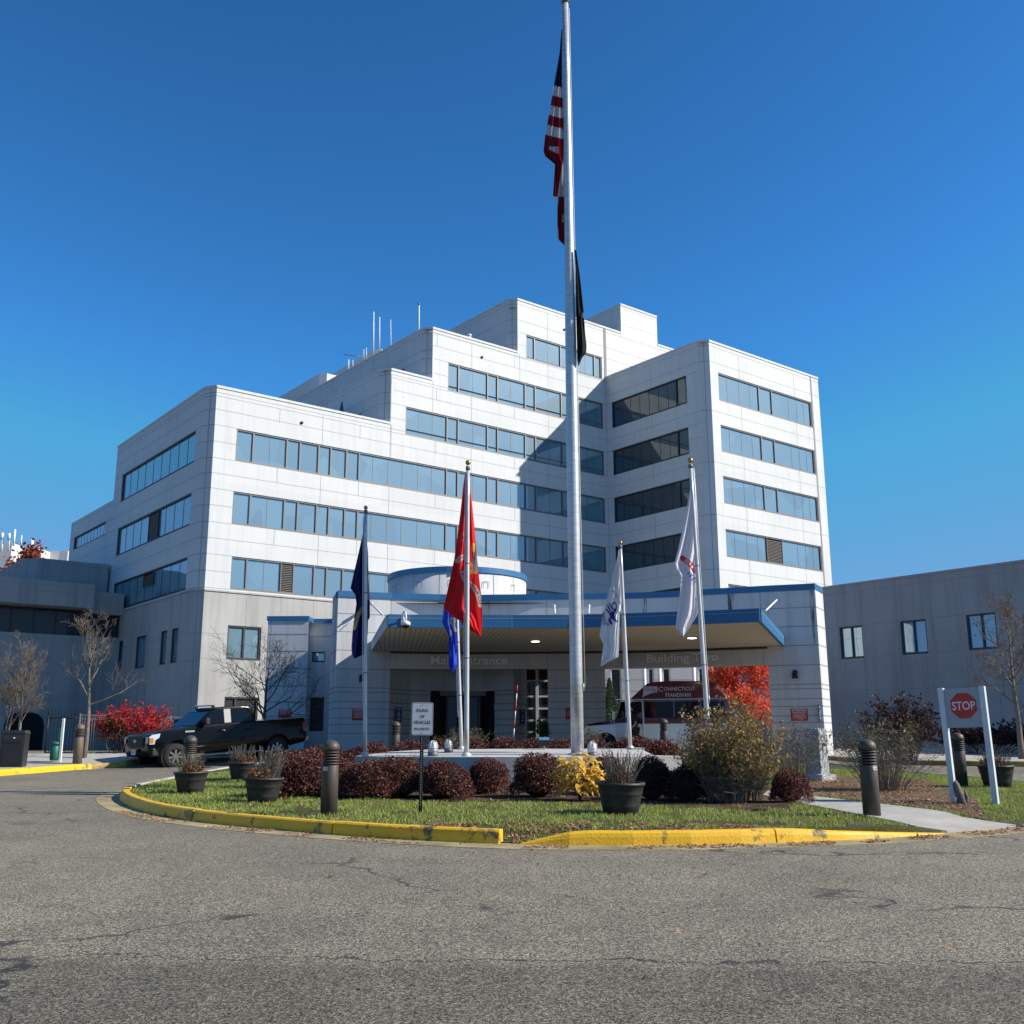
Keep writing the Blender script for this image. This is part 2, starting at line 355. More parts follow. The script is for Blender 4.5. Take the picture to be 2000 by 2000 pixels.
def asphaltmat():
    m = bpy.data.materials.new('asphalt'); m.use_nodes = True; n = m.node_tree.nodes; l = m.node_tree.links
    b = n['Principled BSDF']; b.inputs['Roughness'].default_value = .82; b.inputs['Specular IOR Level'].default_value = .35
    tc = n.new('ShaderNodeTexCoord'); src = tc.outputs['Object']
    def noise(s, d=4, r=.6):
        t = n.new('ShaderNodeTexNoise'); t.inputs['Scale'].default_value = s; t.inputs['Detail'].default_value = d; t.inputs['Roughness'].default_value = r; l.new(src, t.inputs[0]); return t.outputs[0]
    def ramp(i, p0, p1, c0, c1):
        r = n.new('ShaderNodeValToRGB'); r.color_ramp.elements[0].position = p0; r.color_ramp.elements[1].position = p1
        r.color_ramp.elements[0].color = (*c0, 1); r.color_ramp.elements[1].color = (*c1, 1); l.new(i, r.inputs[0]); return r.outputs[0]
    def mix(a, b_, f, mode='MULTIPLY'):
        x = n.new('ShaderNodeMix'); x.data_type = 'RGBA'; x.blend_type = mode
        if hasattr(f, 'links'): l.new(f, x.inputs[0])
        else: x.inputs[0].default_value = f
        l.new(a, x.inputs[6]); l.new(b_, x.inputs[7]); return x.outputs[2]
    v = n.new('ShaderNodeTexVoronoi'); v.inputs['Scale'].default_value = 105; l.new(src, v.inputs['Vector'])
    sep = n.new('ShaderNodeSeparateColor'); l.new(v.outputs['Color'], sep.inputs[0])
    stone = ramp(sep.outputs[0], .1, .95, (.070, .061, .046), (.47, .415, .305))
    fine = ramp(noise(40, 4), .36, .64, (.42, .42, .42), (1.3, 1.3, 1.3))
    big = ramp(noise(.28, 5), .32, .68, (.74, .74, .75), (1.06, 1.05, 1.02))
    mid = ramp(noise(2.2, 5), .3, .7, (.86, .86, .86), (1.06, 1.06, 1.06))
    c = mix(mix(mix(stone, fine, 1), big, 1), mid, 1)
    # hairline cracks: distorted cell borders, present only in some areas
    mp = n.new('ShaderNodeVectorMath'); mp.operation = 'ADD'; l.new(src, mp.inputs[0])
    tn = n.new('ShaderNodeTexNoise'); tn.inputs['Scale'].default_value = 1.7; tn.inputs['Detail'].default_value = 5; l.new(src, tn.inputs[0])
    sc = n.new('ShaderNodeVectorMath'); sc.operation = 'SCALE'; sc.inputs['Scale'].default_value = .9; l.new(tn.outputs['Color'], sc.inputs[0]); l.new(sc.outputs[0], mp.inputs[1])
    vc = n.new('ShaderNodeTexVoronoi'); vc.feature = 'DISTANCE_TO_EDGE'; vc.inputs['Scale'].default_value = .30; l.new(mp.outputs[0], vc.inputs['Vector'])
    crk = ramp(vc.outputs[0], .003, .012, (1, 1, 1), (0, 0, 0))
    area = ramp(noise(.35, 3), .50, .56, (0, 0, 0), (1, 1, 1))
    x = n.new('ShaderNodeMath'); x.operation = 'MULTIPLY'; l.new(crk, x.inputs[0]); l.new(area, x.inputs[1])
    dk = n.new('ShaderNodeRGB'); dk.outputs[0].default_value = (.045, .042, .036, 1)
    c = mix(c, dk.outputs[0], x.outputs[0], 'MIX')
    # paving seam across the lane: the strip nearer the camera was laid later and is darker
    sx = n.new('ShaderNodeSeparateXYZ'); l.new(src, sx.inputs[0])
    wv = n.new('ShaderNodeMath'); wv.operation = 'MULTIPLY_ADD'; l.new(noise(1.3, 6, .7), wv.inputs[0]); wv.inputs[1].default_value = .9; l.new(sx.outputs[1], wv.inputs[2])
    wx = n.new('ShaderNodeMath'); wx.operation = 'MULTIPLY_ADD'; l.new(sx.outputs[0], wx.inputs[0]); wx.inputs[1].default_value = .035; l.new(wv.outputs[0], wx.inputs[2])
    nearf = ramp(wx.outputs[0], 6.95, 7.25, (.80, .80, .80), (1, 1, 1))
    nm = n.new('ShaderNodeMapRange'); nm.inputs['From Min'].default_value = 7.15; nm.inputs['From Max'].default_value = 7.4; nm.inputs['To Min'].default_value = .66; nm.inputs['To Max'].default_value = 1; l.new(wx.outputs[0], nm.inputs[0])
    sm = n.new('ShaderNodeMath'); sm.operation = 'COMPARE'; l.new(wx.outputs[0], sm.inputs[0]); sm.inputs[1].default_value = 7.42; sm.inputs[2].default_value = .016
    c = mix(c, dk.outputs[0], sm.outputs[0], 'MIX')
    cc = n.new('ShaderNodeCombineColor'); [l.new(nm.outputs[0], cc.inputs[i]) for i in range(3)]
    c = mix(c, cc.outputs[0], 1)
    oil = ramp(noise(.9, 2, .4), .70, .76, (1, 1, 1), (.74, .74, .74)); c = mix(c, oil, 1)
    l.new(c, b.inputs['Base Color'])
    bp = n.new('ShaderNodeBump'); bp.inputs['Strength'].default_value = .55; bp.inputs['Distance'].default_value = .006
    l.new(v.outputs['Distance'], bp.inputs['Height']); l.new(bp.outputs[0], b.inputs['Normal'])
    return m
M['asphalt'] = asphaltmat()
def groundmat(name, cols, s1, s2, bump=.5):
    m = bpy.data.materials.new(name); m.use_nodes = True; n = m.node_tree.nodes; l = m.node_tree.links
    b = n['Principled BSDF']; b.inputs['Roughness'].default_value = .95; b.inputs['Specular IOR Level'].default_value = .15
    tc = n.new('ShaderNodeTexCoord')
    t = n.new('ShaderNodeTexNoise'); t.inputs['Scale'].default_value = s1; t.inputs['Detail'].default_value = 8; t.inputs['Roughness'].default_value = .7; l.new(tc.outputs['Object'], t.inputs[0])
    r = n.new('ShaderNodeValToRGB')
    while len(r.color_ramp.elements) < len(cols): r.color_ramp.elements.new(.5)
    for i, c in enumerate(cols): r.color_ramp.elements[i].position = .3 + .4 * i / (len(cols) - 1); r.color_ramp.elements[i].color = (*c, 1)
    l.new(t.outputs[0], r.inputs[0])
    t2 = n.new('ShaderNodeTexNoise'); t2.inputs['Scale'].default_value = s2; t2.inputs['Detail'].default_value = 3; l.new(tc.outputs['Object'], t2.inputs[0])
    r2 = n.new('ShaderNodeValToRGB'); r2.color_ramp.elements[0].position = .35; r2.color_ramp.elements[1].position = .65; r2.color_ramp.elements[0].color = (.45, .45, .45, 1); r2.color_ramp.elements[1].color = (1.2, 1.2, 1.2, 1); l.new(t2.outputs[0], r2.inputs[0])
    x = n.new('ShaderNodeMix'); x.data_type = 'RGBA'; x.blend_type = 'MULTIPLY'; x.inputs[0].default_value = 1; l.new(r.outputs[0], x.inputs[6]); l.new(r2.outputs[0], x.inputs[7]); l.new(x.outputs[2], b.inputs['Base Color'])
    bp = n.new('ShaderNodeBump'); bp.inputs['Strength'].default_value = bump; bp.inputs['Distance'].default_value = .03; l.new(t2.outputs[0], bp.inputs['Height']); l.new(bp.outputs[0], b.inputs['Normal'])
    return m
M['lawn'] = groundmat('lawn_soil', [(.10, .075, .045), (.085, .09, .03), (.06, .085, .02)], 1.6, 45)
M['mulch'] = groundmat('bark_mulch', [(.045, .03, .02), (.10, .065, .04), (.19, .125, .08)], 3, 38, .9)
M['litterbed'] = groundmat('leafy_ground', [(.10, .09, .04), (.17, .12, .075), (.27, .19, .125)], 1.5, 40, .9)
def kerbpaint():
    m = bpy.data.materials.new('yellow_kerb_paint'); m.use_nodes = True; n = m.node_tree.nodes; l = m.node_tree.links
    b = n['Principled BSDF']; b.inputs['Roughness'].default_value = .55; tc = n.new('ShaderNodeTexCoord')
    t = n.new('ShaderNodeTexNoise'); t.inputs['Scale'].default_value = 3.2; t.inputs['Detail'].default_value = 9; t.inputs['Roughness'].default_value = .72; l.new(tc.outputs['Object'], t.inputs[0])
    r = n.new('ShaderNodeValToRGB'); e = r.color_ramp.elements; e[0].position = .57; e[0].color = (.80, .45, .010, 1); e[1].position = .66; e[1].color = (.10, .08, .05, 1)
    q = e.new(.57); q.color = (.66, .37, .012, 1); q = e.new(.61); q.color = (.30, .21, .03, 1)
    l.new(t.outputs[0], r.inputs[0]); l.new(r.outputs[0], b.inputs['Base Color'])
    t2 = n.new('ShaderNodeTexNoise'); t2.inputs['Scale'].default_value = 35; t2.inputs['Detail'].default_value = 5; l.new(tc.outputs['Object'], t2.inputs[0])
    bp = n.new('ShaderNodeBump'); bp.inputs['Strength'].default_value = .5; bp.inputs['Distance'].default_value = .012; l.new(t2.outputs[0], bp.inputs['Height']); l.new(bp.outputs[0], b.inputs['Normal'])
    return m
M['yellow'] = kerbpaint()
M['gutter'] = mat('stained_gutter_concrete', (.46, .36, .18), .9, 0, .5, 1.8, col2=(.22, .17, .09), bump=.4, bs=50, detail=10)
road = gridground()
ISL = [(-7.85, 21.1), (-7.06, 19.34), (-5.96, 17.46), (-4.81, 16.14), (-3.63, 15.14), (-2.02, 13.98), (-.64, 13.3), (.3, 13.0), (1.84, 12.93), (3.12, 13.14), (4.51, 13.54), (5.89, 14.21), (7.2, 15.1), (9.0, 16.7), (10.3, 18.3), (10.9, 20.2), (11.2, 22.4), (11.0, 24.6), (10.3, 26.8), (9, 29), (6.5, 31.3), (2, 32.6), (-3, 32.4), (-6.4, 31.6), (-7.9, 29.8), (-8.3, 27.3), (-8.25, 24.5), (-8.15, 22.5)]
def inset(poly, d):
    out = []; n = len(poly)
    for i in range(n):
        a = Vector(poly[i - 1]); b = Vector(poly[i]); c = Vector(poly[(i + 1) % n])
        t = ((b - a).normalized() + (c - b).normalized()).normalized(); out.append((b.x - t.y * d, b.y + t.x * d))
    return out
ISLc = chaikin(ISL, 1)
i0_ = (5.85, 14.2)
NK = [(5.95, 14.25), (6.3, 14.5), (6.7, 14.75), (7.2, 15.1), (7.8, 15.6), (8.4, 16.15), (.42, 13.0), (.15, 13.05), (-.1, 13.1), (.9, 12.97)]
def islh(x, y):                        # height of the island soil: it runs out where there is no kerb to hold it
    d = min((x - a) ** 2 + (y - b) ** 2 for a, b in NK) ** .5
    return .006 + .129 * ss(.05, 1.15, d)
lawn = sheet('lawn', inset(ISLc, .1), .45, islh, M['lawn'], wob=.02)
sheet('gutter', inset(ISLc, -.42), .5, .006, M['gutter'])
def sweep(mb, line, prof, closed=False, joints=0, hfun=None, mi=0):
    # prof: list of (offset to the left of travel, height); follows the terrain
    n = len(line); k = len(prof); b = len(mb.v)
    for i, p in enumerate(line):
        a = Vector(line[i - 1] if (closed or i > 0) else line[i]); c = Vector(line[(i + 1) % n] if (closed or i < n - 1) else line[i]); t = (c - a).normalized()
        h = hfun(i) if hfun else 1
        for o, z in prof: mb.v.append((p[0] - t.y * o, p[1] + t.x * o, zg(p[0], p[1]) + (z * h if z > 0 else z)))
    for i in range(n if closed else n - 1):
        j = (i + 1) % n
        for q in range(k - 1): mb.f.append([b + i * k + q + 1, b + i * k + q, b + j * k + q, b + j * k + q + 1]); mb.m.append(mi); mb.sm.append(False)
    if not closed:
        mb.f.append([b + q for q in range(k)]); mb.m.append(mi); mb.sm.append(False)
        mb.f.append([b + (n - 1) * k + k - 1 - q for q in range(k)]); mb.m.append(mi); mb.sm.append(False)
KP = [(-.0, -.03), (.02, .10), (.035, .145), (.06, .165), (.17, .168), (.185, .15), (.19, -.03)]
def kerb(name, line, label, m, group=None, h=None):
    mb = MB(); sweep(mb, line, KP, False, hfun=h); o = mb.build(name, m); return tag(o, kind='structure')
full = resample(ISLc, .22)
# start the run of yellow kerb at the tapered right end, split it into cast lengths with gaps where they have moved
i0 = min(range(len(full)), key=lambda i: (full[i][0] - 5.75) ** 2 + (full[i][1] - 14.15) ** 2)
ig0 = min(range(len(full)), key=lambda i: (full[i][0] - .12) ** 2 + (full[i][1] - 13.05) ** 2)
ig1 = min(range(len(full)), key=lambda i: (full[i][0] + .22) ** 2 + (full[i][1] - 13.12) ** 2)
run1 = full[ig0:i0 + 1]
run2 = (full[i0 + 14:] + full[:ig1 + 1])
def taper1(i): return min(1, max(.05, .08 + i / 2.4)) * min(1, max(.05, .05 + (len(run1) - 1 - i) / 11))
def split(line, step):
    out = []; a = 0
    while a < len(line) - 2:
        b = min(len(line) - 1, a + step); out.append((a, b)); a = b
    return out
for a, b in split(run1, 12):
    seg = run1[a:b + 1]; s0 = Vector(seg[0]); e0 = Vector(seg[-1]); seg = [tuple(s0.lerp(Vector(seg[1]), .05))] + seg[1:-1] + [tuple(e0.lerp(Vector(seg[-2]), .05))]
    kerb('island_kerb', seg, '', M['yellow'], h=lambda i, a=a: taper1(a + i))
rr = random.Random(3)
for a, b in split(run2, 13):
    seg = run2[a:b + 1]
    seg = [tuple(Vector(seg[0]).lerp(Vector(seg[1]), .05))] + seg[1:-1] + [tuple(Vector(seg[-1]).lerp(Vector(seg[-2]), .05))]
    kerb('island_kerb', seg, '', M['yellow'] if seg[0][1] < 24.5 and seg[0][0] < 0 else M['pave'], h=lambda i, q=1 + rr.uniform(-.03, .05): q)
pxp = lambda pts, off=.15: [tuple(G(x, y, off)[:2]) for x, y in pts]
def pxv(pts): return [tuple(G(x, y, o)[:2]) for x, y, o in pts]
PATHP = pxv([(1850, 1623, .03), (1920, 1618, .03), (1995, 1611, .03), (2075, 1602, .03), (2010, 1600, .12), (1880, 1588, .16), (1740, 1572, .16), (1550, 1550, .16), (1500, 1543, .16), (1490, 1552, .16), (1545, 1564, .16), (1700, 1594, .16), (1790, 1612, .10)])
sheet('path', PATHP, .3, lambda x, y: islh(x, y) + .024, M['pave'])
bedp = pxp([(470, 1512), (530, 1545), (640, 1560), (900, 1566), (1080, 1566), (1300, 1574), (1430, 1580), (1545, 1582), (1530, 1560), (1500, 1540)])
BED = bedp + [(6.3, 26), (5.5, 30.5), (1, 31.8), (-4, 31.5), (-6.2, 30), (-6.3, 27)]
sheet('planting_bed', BED, .5, .149, M['mulch'], wob=.03)
LB = pxp([(1560, 1549), (1740, 1570), (1880, 1586), (1925, 1590), (1905, 1560), (1870, 1542), (1800, 1522), (1650, 1516), (1570, 1522)])
sheet('leafy_ground', LB, .4, lambda x, y: islh(x, y) + .014, M['litterbed'], wob=.03)
# left far pavement with yellow kerb
LKp = [tuple(G(x, y)[:2]) for x, y in ((0, 1515), (90, 1508.5), (165, 1502.5), (262, 1497.5))]; print('LK', LKp)
LK = chaikin([(-15.4, 6), (-14.6, 18)] + LKp + [(-12.9, 37.6), (-11.6, 39.2), (-8, 40.2), (-4.8, 40.5)], 2, False)
lk = resample(LK, .5, False); nl = next(i for i, p in enumerate(lk) if p[1] > 33.2)
M['oldyellow'] = mat('worn_yellow_kerb', (.50, .33, .04), .7, 0, .5, 2.2, col2=(.16, .12, .06))
kerb('far_kerb', lk[:nl + 1], '', M['yellow']); kerb('far_kerb', lk[nl:], '', M['oldyellow'])
LS = [(-40, 6)] + [(p[0] - .1, p[1]) for p in LK if p[1] < 34] + [(p[0] - .1, p[1] + .12) for p in LK if p[1] >= 34] + [(-4.8, 43.5), (-12, 43.5), (-17, 39), (-19, 36), (-40, 36)]
sheet('pavement', LS, 1.0, .14, M['pave'])
sheet('grass_verge', [(-16.4, 20), (-16.4, 33), (-17, 36), (-40, 36), (-40, 20)], 1, .15, M['lawn'])
RK = chaikin([(34, 22), (24, 29), (19.5, 31.6), (15.5, 33.4), (13.2, 35.6), (12.0, 38), (11.6, 40.2)], 2, False)
kerb('far_kerb', resample(RK, .5, False)[::-1], '', M['oldyellow']) if False else kerb('far_kerb', resample(RK[::-1], .5, False), '', M['oldyellow'])
sheet('pavement', RK[::-1][:1] + [(p[0] + .08, p[1] + .1) for p in RK[::-1]] + [(60, 22), (60, 40), (30, 48), (14, 56), (11.6, 56)], 1.2, .14, M['pave'])
# ------------------------------------------------------------------ facade tools
def facade(mb, O, inn, us, ztop, z0, holes, depth=.16, mi=0, reveal=None):
    U_ = sorted(set(us + [h[0] for h in holes] + [h[1] for h in holes])); Z_ = sorted(set([z0] + [ztop((U_[i] + U_[i + 1]) / 2) for i in range(len(U_) - 1)] + [h[2] for h in holes] + [h[3] for h in holes]))
    for i in range(len(U_) - 1):
        for j in range(len(Z_) - 1):
            uc = (U_[i] + U_[i + 1]) / 2; zc = (Z_[j] + Z_[j + 1]) / 2
            if zc < z0 or zc > ztop(uc): continue
            if any(h[0] < uc < h[1] and h[2] < zc < h[3] for h in holes): continue
            mb.quad(O(U_[i], Z_[j]), O(U_[i + 1], Z_[j]), O(U_[i + 1], Z_[j + 1]), O(U_[i], Z_[j + 1]), mi)
    for (a, b, c, d) in holes:
        dv = inn * depth; q = [O(a, c), O(b, c), O(b, d), O(a, d)]; r = [Vector(p) + dv for p in q]
        for k in range(4): mb.quad(q[k], r[k], r[(k + 1) % 4], q[(k + 1) % 4], mi)
def joints(mb, O, out, hz, vt, holes, ztop, umin, umax, w=.026, mi=1, eps=.004):
    for z in hz:
        cuts = sorted([(h[0], h[1]) for h in holes if h[2] - .02 < z < h[3] + .02]); a = umin; spans = []
        for c in cuts: spans.append((a, c[0])); a = c[1]
        spans.append((a, umax))
        for s in spans:
            k = max(1, int((s[1] - s[0]) / .6))
            for i in range(k):
                u0 = s[0] + (s[1] - s[0]) * i / k; u1 = s[0] + (s[1] - s[0]) * (i + 1) / k
                if u1 - u0 < .02 or z > ztop((u0 + u1) / 2) - .05: continue
                p = [O(u0, z - w / 2), O(u1, z - w / 2), O(u1, z + w / 2), O(u0, z + w / 2)]; mb.quad(*[Vector(q) + out * eps for q in p], mi)
    for u, za, zb in vt:
        cuts = sorted([(h[2], h[3]) for h in holes if h[0] - .01 < u < h[1] + .01 and h[3] > za and h[2] < zb]); a = za
        sp = []
        for c in cuts: sp.append((a, c[0])); a = c[1]
        sp.append((a, zb))
        for s in sp:
            if s[1] - s[0] > .05: p = [O(u - w / 2, s[0]), O(u + w / 2, s[0]), O(u + w / 2, s[1]), O(u - w / 2, s[1])]; mb.quad(*[Vector(q) + out * eps * 1.4 for q in p], mi)
def window(parent, off, O, inn, h, thick, thin, fm, gm, fw=.09, louv=(), name='window', depth=.16, split=None):
    a, b, c, d = h; mb = MB(); e = inn
    def bar(u0, u1, z0, z1, d0, d1, mi=0):
        p = [O(u0, z0), O(u1, z0), O(u1, z1), O(u0, z1)]; f = [Vector(q) + e * d0 for q in p]; g = [Vector(q) + e * d1 for q in p]
        mb.add(f + g, [(0, 1, 2, 3), (7, 6, 5, 4), (0, 4, 5, 1), (1, 5, 6, 2), (2, 6, 7, 3), (3, 7, 4, 0)], mi)
    bar(a, b, c, c + fw * 1.5, .03, .2); bar(a, b, d - fw, d, .05, .2)
    bar(a, a + fw, c + fw * 1.5, d - fw, .05, .2); bar(b - fw, b, c + fw * 1.5, d - fw, .05, .2)
    for u in thick:
        if a + .1 < u < b - .1: bar(u - fw * .55, u + fw * .55, c + fw * 1.5, d - fw, .06, .2)
    for u in thin:
        if a + .1 < u < b - .1: bar(u - .018, u + .018, c + fw * 1.5, d - fw, .135, .2)
    if split: bar(a + fw, b - fw, split - .03, split + .03, .1, .2)
    for (l0, l1, z0, z1) in louv:
        k = int((z1 - z0) / .11)
        for i in range(k): bar(l0, l1, z0 + i * .11, z0 + i * .11 + .05, .08, .12, 1)
        bar(l0 - .05, l0, z0, z1, .04, .2); bar(l1, l1 + .05, z0, z1, .04, .2)
        bar(l0, l1, z0, z1, .138, .142, 2)
    o = mb.build(name, [fm, M['louver'], M['black']], parent, off)
    g = MB(); p = [O(a, c), O(b, c), O(b, d), O(a, d)]; g.quad(*[Vector(q) + e * .15 for q in p]); g.build('pane', gm, o)
    kk = o.children if False else None
    return o
def fixpane(off):
    pass
Fv = 58.693; Lu = 22.497; TLu = 56.103; TFv = 48.02
ZA, ZB, ZC, ZD, ZW, ZT = [z + EYE for z in (21.281, 25.233, 29.19, 33.612, 8.72, 29.182)]
TB = {7: (30.966, 28.944), 6: (26.937, 24.713), 5: (22.835, 20.748), 4: (18.9, 16.814), 3: (14.9, 12.823), 2: (10.86, 8.83)}
TB = {k: (a + EYE, b + EYE) for k, (a, b) in TB.items()}
uF = lambda px, py: onV(px, py, Fv)[0]
# ------------------------------------------------------------------ main building
bld = empty('hospital_building', U(40, 66, .9), 'white stepped hospital block of stacked window bands rising behind the entrance canopy', 'building')
off = tuple(bld.location)
def part(mb, name, mats, parent=bld, o=off, bevel=0): return mb.build(name, mats, parent, o, bevel)
OF = lambda u, z: U(u, Fv, z); inF = VD.copy(); outF = -VD
uA0 = 22.96; uB0 = 35.44; uC0 = 38.87; uD0 = 46.75; uDe = 56.103
ub = {2: uF(451, 1118), 3: uF(454, 990), 4: uF(461, 868), 5: uF(792, 821), 6: uF(875, 735), 7: uF(1027.6, 677)}
ue = uDe - .42
holesF = [(ub[k], ue, TB[k][1], TB[k][0]) for k in (2, 3, 4, 5, 6, 7)]
def ztF(u): return ZA if u < uB0 else ZB if u < uC0 else ZC if u < uD0 else ZD
uPen0, uPen1 = onV(1211.6, 596, Fv)[0], onV(1283, 640, Fv)[0]; ZP = onV(1211.6, 596, Fv)[1]; uR1 = 70.2; ZR = onV(1284, 675, Fv)[1]
def ztF2(u): return ztF(u) if u < uPen0 else ZP if u < uPen1 else ZR
mb = MB()
facade(mb, OF, inF, [uA0, uB0, uC0, uD0, uPen0, uPen1, uR1], ztF2, ZW, holesF)
hzF = []
for k in range(2, 8): hzF += [TB[k][0], (TB[k][0] + TB[k][1]) / 2, TB[k][1], TB[k][0] + 1.0 if k > 3 else (TB[k][0] + TB[k + 1][1]) / 2]
hzF += [ZD - .3, ZC - .3, ZB - .3, ZA - .3, ZP - .25, ZP - 1.7]
vtF = []
vpx = [(624, 1000), (760, 950), (920, 950), (1072, 900)]
for px, py in vpx:
    u = uF(px, py); vtF.append((u, ZW, ztF2(u) - .3))
vtF += [(uF(1180, 660), ZW, ZD - .3), (uPen0, ZD - .4, ZD), (uF(845, 800), TB[5][0], ZB), (uF(763, 900), TB[4][0], ZA), (uF(1015, 720), TB[6][0], ZC)]
for k in range(2, 7):
    for px in (540, 700, 850, 1005, 1130):
        u = uF(px, 950); zb, za = (TB[k + 1][1], TB[k][0]) if k < 7 else (0, 0)
        if za < ztF2(u) - 1: vtF.append((u, (za + zb) / 2, zb))
for zz, ux0, ux1 in ():
    pass
joints(mb, OF, outF, hzF, vtF, holesF, ztF2, uA0, uR1)
# left faces of the steps (chamfered corners), stepping back
def side(u, v0, v1, z0, z1, holes=(), hz=(), vts=()):
    OS = lambda v, z: U(u, v, z); m0 = len(mb.v)
    holes = list(holes)
    # travel from far to near so that the face looks left
    facade(mb, lambda s, z: U(u, v1 + v0 - s, z), UD.copy(), [v0, v1], lambda s: z1, z0, [(v1 + v0 - h[1], v1 + v0 - h[0], h[2], h[3]) for h in holes])
    joints(mb, lambda s, z: U(u, s, z), -UD, hz, [(a, b, c) for a, b, c in vts], holes, lambda s: z1, v0, v1)
def chamfer(u0, v0, u1, v1, z0, z1, hz=()):
    m = ((u0 + u1) / 2, (v0 + v1) / 2)
    mb.quad(U(u0, v0, z0), U(u1, v1, z0), U(u1, v1, z1), U(u0, v0, z1))
    n = Vector((U(u1, v1) - U(u0, v0)).y, ) if False else None
    d = (U(u1, v1) - U(u0, v0)).normalized(); out = Vector((d.y, -d.x, 0))
    for z in hz:
        if z0 < z < z1: mb.quad(*[q + out * .004 for q in (U(u0, v0, z - .018), U(u1, v1, z - .018), U(u1, v1, z + .018), U(u0, v0, z + .018))], 1)
    c = U(*m); mb.quad(*[q + out * .005 for q in (c - d * .02 + Vector((0, 0, z0)), c + d * .02 + Vector((0, 0, z0)), c + d * .02 + Vector((0, 0, z1)), c - d * .02 + Vector((0, 0, z1)))], 1)
Lv1 = 76.27; cl = .73
hL = []
for k, a, b in ((4, (380.8, 870), (237, 955)), (3, (372, 995), (228, 1060)), (2, (365, 1110), (220, 1170))):
    hL.append((onU(*a, Lu)[0], onU(*b, Lu)[0], TB[k][1], TB[k][0]))
hzA = [z for z in hzF if z < ZA]
vjL = [onU(345, 830, Lu)[0], onU(266, 880, Lu)[0]]
side(Lu, Fv + cl, Lv1, ZW, ZA, hL, hzA, [(v, ZW, ZA - .3) for v in vjL])
chamfer(Lu, Fv + cl, uA0, Fv, ZW, ZA, hzA)
# far end face of the left wing and roofs
mb.quad(U(uDe, Lv1, ZW), U(Lu, Lv1, ZW), U(Lu, Lv1, ZA), U(uDe, Lv1, ZA))
hB = [(Fv + 3.2, Fv + 10.5, TB[5][1] + .2, TB[5][0])]
side(uB0 - .5, Fv + cl, 80, ZA - .05, ZB, hB, [ZB - .3, ZB - 1.6, TB[5][0], (TB[5][0] + TB[5][1]) / 2], [(Fv + 8.4, ZA, ZB), (Fv + 14.5, ZA, ZB)])
chamfer(uB0 - .5, Fv + cl, uB0, Fv, ZA - .05, ZB, [ZB - .3, ZB - 1.6, TB[5][0], (TB[5][0] + TB[5][1]) / 2])
hC = [(Fv + 3.0, Fv + 10.5, TB[6][1] + .2, TB[6][0])]
side(uC0 - .5, Fv + cl, 85, ZB - .05, ZC, hC, [ZC - .3, ZC - 1.6, TB[6][0], (TB[6][0] + TB[6][1]) / 2], [(Fv + 3.2, ZB, ZC), (Fv + 7.5, ZB, ZC), (Fv + 14, ZB, ZC), (Fv + 20, ZB, ZC)])
chamfer(uC0 - .5, Fv + cl, uC0, Fv, ZB - .05, ZC, [ZC - .3, ZC - 1.6, TB[6][0], (TB[6][0] + TB[6][1]) / 2])
hD = [(Fv + 3.0, Fv + 9, TB[7][1] + .2, TB[7][0])]
side(uD0 - .5, Fv + cl, 75, ZC - .05, ZD, hD, [ZD - .3, ZD - 1.6, TB[7][0], (TB[7][0] + TB[7][1]) / 2], [(Fv + 6.5, ZC, ZD)])
chamfer(uD0 - .5, Fv + cl, uD0, Fv, ZC - .05, ZD, [ZD - .3, ZD - 1.6, TB[7][0], (TB[7][0] + TB[7][1]) / 2])
side(uPen0, Fv + .0, 70, ZD - .05, ZP, [], [ZP - .25, ZP - 1.7], [(Fv + 1.1, ZD, ZP)])
# right end faces and backs (not seen from the photograph's side but solid)
mb.quad(U(uPen1, Fv, ZR), U(uPen1, 70, ZR), U(uPen1, 70, ZP), U(uPen1, Fv, ZP))
mb.quad(U(uR1, Fv, 0), U(uR1, 75, 0), U(uR1, 75, ZR), U(uR1, Fv, ZR))
mb.quad(U(uPen1, 70, ZD - 1), U(uPen0, 70, ZD - 1), U(uPen0, 70, ZP), U(uPen1, 70, ZP))
mb.quad(U(uR1, 75, 0), U(uD0, 75, 0), U(uD0, 75, ZD), U(uR1, 75, ZD))
mb.quad(U(uD0, 85, 0), U(uC0 - .5, 85, 0), U(uC0 - .5, 85, ZC), U(uD0, 85, ZC))
# tower
hT = [(TFv + cl + 1.0, Fv - .45, TB[k][1], TB[k][0]) for k in (6, 5, 4, 3, 2)]
vb = onU(1195, 812, TLu)[0]; ve = onU(1341, 758, TLu)[0]
hT = [(ve, vb, TB[k][1], TB[k][0]) for k in (6, 5, 4, 3, 2)]
hzT = [z for z in hzF if z < ZT - .5 and z > ZW] + [ZT - .3, ZT - 1.6]
hzT = [ZT - .3, ZT - 1.55] + [TB[k][1] - (TB[k][1] - TB[k - 1][0]) / 2 for k in (6, 5, 4, 3)]
vj = onU(1272, 790, TLu)[0]
side(TLu, TFv + .6, Fv, 0, ZT, hT, hzT + [TB[6][0], TB[5][0], TB[4][0], TB[3][0], (TB[5][0] + TB[5][1]) / 2], [(vj, 0, ZT - .3)])
chamfer(TLu, TFv + .6, 56.66, TFv, 0, ZT, hzT)
OT = lambda u, z: U(u, TFv, z)
ut0 = onV(1409, 870, TFv)[0]; ut1 = onV(1590, 870, TFv)[0]
hTF = [(ut0, ut1, TB[k][1], TB[k][0]) for k in (6, 5, 4, 3, 2)]
facade(mb, OT, inF, [56.66, 70.2], lambda u: ZT, 0, hTF)
utj = [onV(1444, 730, TFv)[0], onV(1551, 760, TFv)[0]]; unotch = onV(1584, 760, TFv)[0]
vtT = [(u, 9, ZT - .3) for u in utj]
joints(mb, OT, outF, hzT, vtT, hTF, lambda u: ZT, 56.66, 70.2)
